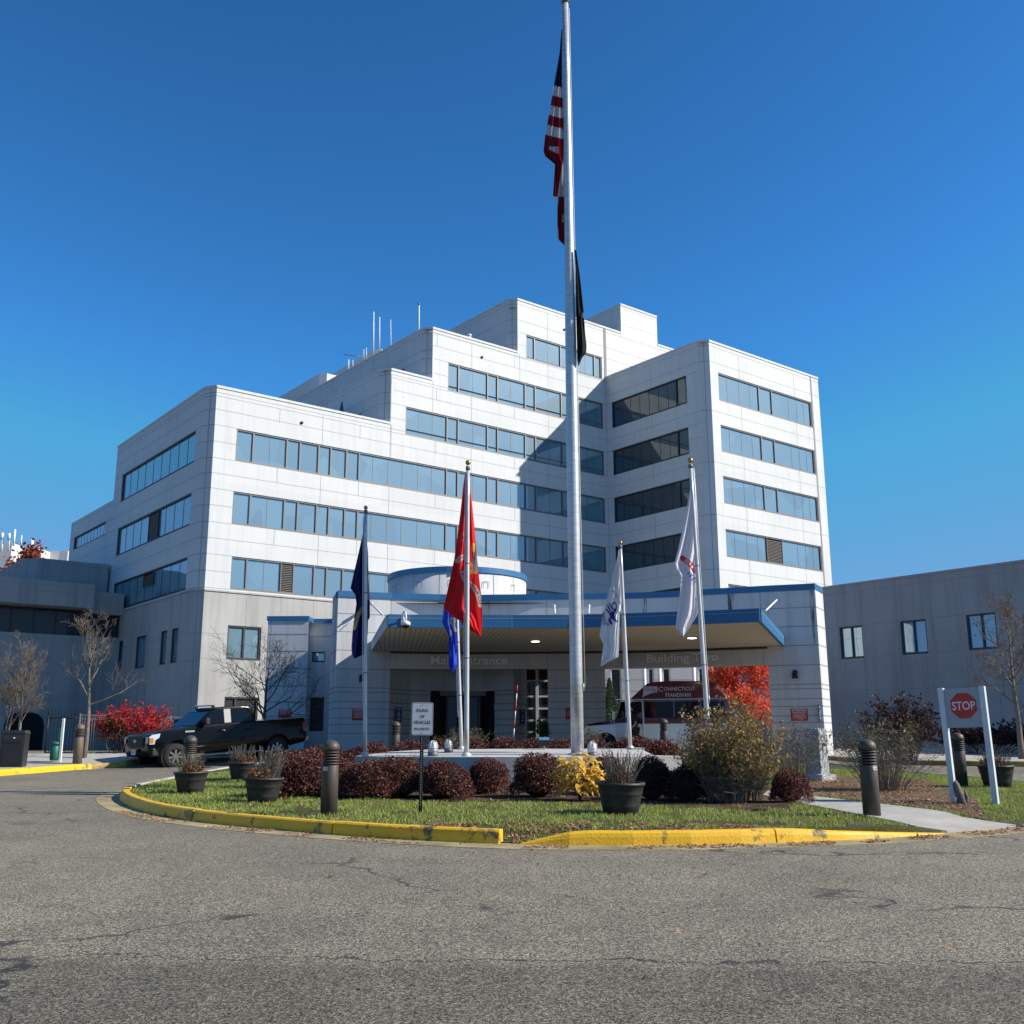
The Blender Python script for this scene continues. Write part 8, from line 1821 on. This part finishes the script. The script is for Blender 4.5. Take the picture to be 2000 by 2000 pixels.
def blades(pts, name, m, hmin, hmax, wd, label, seed, off):
    g = np.random.default_rng(seed); n = len(pts); P_ = np.array([(x, y, zg(x, y) + off(x, y)) for x, y in pts], np.float32)
    a = g.uniform(0, 6.283, n); h = g.uniform(hmin, hmax, n) ; 
    cl = np.array([mn.noise(Vector((x * 2.3, y * 2.3, 7))) for x, y in pts]); h *= (1 + .9 * np.clip(cl, -.5, .8)); ln = g.uniform(.2, .9, n) * h; b = g.uniform(0, 6.283, n)
    sx, sy = np.cos(a) * wd, np.sin(a) * wd; V = np.zeros((n * 4, 3), np.float32)
    V[0::4] = P_ + np.c_[-sx, -sy, np.zeros(n)]; V[1::4] = P_ + np.c_[sx, sy, np.zeros(n)]; tip = P_ + np.c_[np.cos(b) * ln, np.sin(b) * ln, h]
    V[2::4] = tip + np.c_[sx * .25, sy * .25, np.zeros(n)]; V[3::4] = tip - np.c_[sx * .25, sy * .25, np.zeros(n)]
    o = npmesh(name, V, np.arange(n * 4).reshape(n, 4), m); return tag(o, label, 'grass', kind='stuff')
M['grass'] = leafmat('grass_blades', [(.20, .31, .05), (.33, .45, .08), (.52, .47, .18), (.17, .24, .045), (.37, .46, .10), (.42, .35, .14)], .35, .7, .15)
blades(gp, 'grass', M['grass'], .022, .055, .006, 'patchy short autumn grass on the oval island lawn', 4, islh if 'islh' in globals() else (lambda x, y: .13))
M['leaflit'] = leafmat('fallen_leaves', [(.36, .19, .09), (.52, .32, .18), (.26, .12, .06), (.44, .26, .16), (.18, .09, .05)], .2)
g = np.random.default_rng(8); L1 = []
for x, y in scatter('l', LB, 8500, lambda x, y: True, None, 11): L1.append((x, y))
gap = [(-1.6, 13.7), (-.3, 13.2), (.5, 13.05), (1.8, 13.2), (3.4, 13.5), (2.6, 14.2), (0, 14.3), (-1.4, 14.4)]
L1 += scatter('l', gap, 2600, lambda x, y: mn.noise(Vector((x * 2, y * 2, 1))) > -.25, None, 12)
L1 += scatter('l', islin, 2600, lambda x, y: y < 21, None, 13, NOB)
L1 += scatter('l', [(-4.5, 17), (-2, 16.8), (5, 16.6), (6.5, 18.6), (5, 20), (-5.5, 21)], 2600, lambda x, y: True, None, 14)
gut = [(p[0], p[1]) for p in inset(ISLc, -.38)]
L1 += scatter('l', gut, 2200, lambda x, y: y < 18 and mn.noise(Vector((x * 1.5, y * 1.5, 5))) > .0, None, 15, (ISLc,))
L1 += scatter('l', [(1.0, 9), (9, 9), (8, 15), (-2, 13)], 60, lambda x, y: True, None, 16) + scatter('l', [(-6, 5), (6, 5), (9, 12), (-9, 12)], 40, lambda x, y: True, None, 17)
def lz(x, y):
    if inpoly(x, y, ISLc): return zg(x, y) + (islh(x, y) if 'islh' in globals() else .14) + .016
    return zg(x, y) + .012
n = len(L1); P_ = np.array([(x, y, lz(x, y)) for x, y in L1], np.float32); a = g.normal(size=(n, 3)); a[:, 2] *= .35; a /= np.linalg.norm(a, axis=1, keepdims=True); b = np.cross(a, g.normal(size=(n, 3)) * .25 + np.array([0, 0, 1])); b /= np.linalg.norm(b, axis=1, keepdims=True); s = g.uniform(.012, .034, (n, 1))
V = np.zeros((n * 4, 3), np.float32); V[0::4] = P_ - a * s; V[1::4] = P_ + b * s * .6; V[2::4] = P_ + a * s; V[3::4] = P_ - b * s * .6
tag(npmesh('fallen_leaves', V, np.arange(n * 4).reshape(n, 4), M['leaflit']), 'brown fallen leaves scattered over the beds, gutter and kerb gap', 'leaves', kind='stuff')
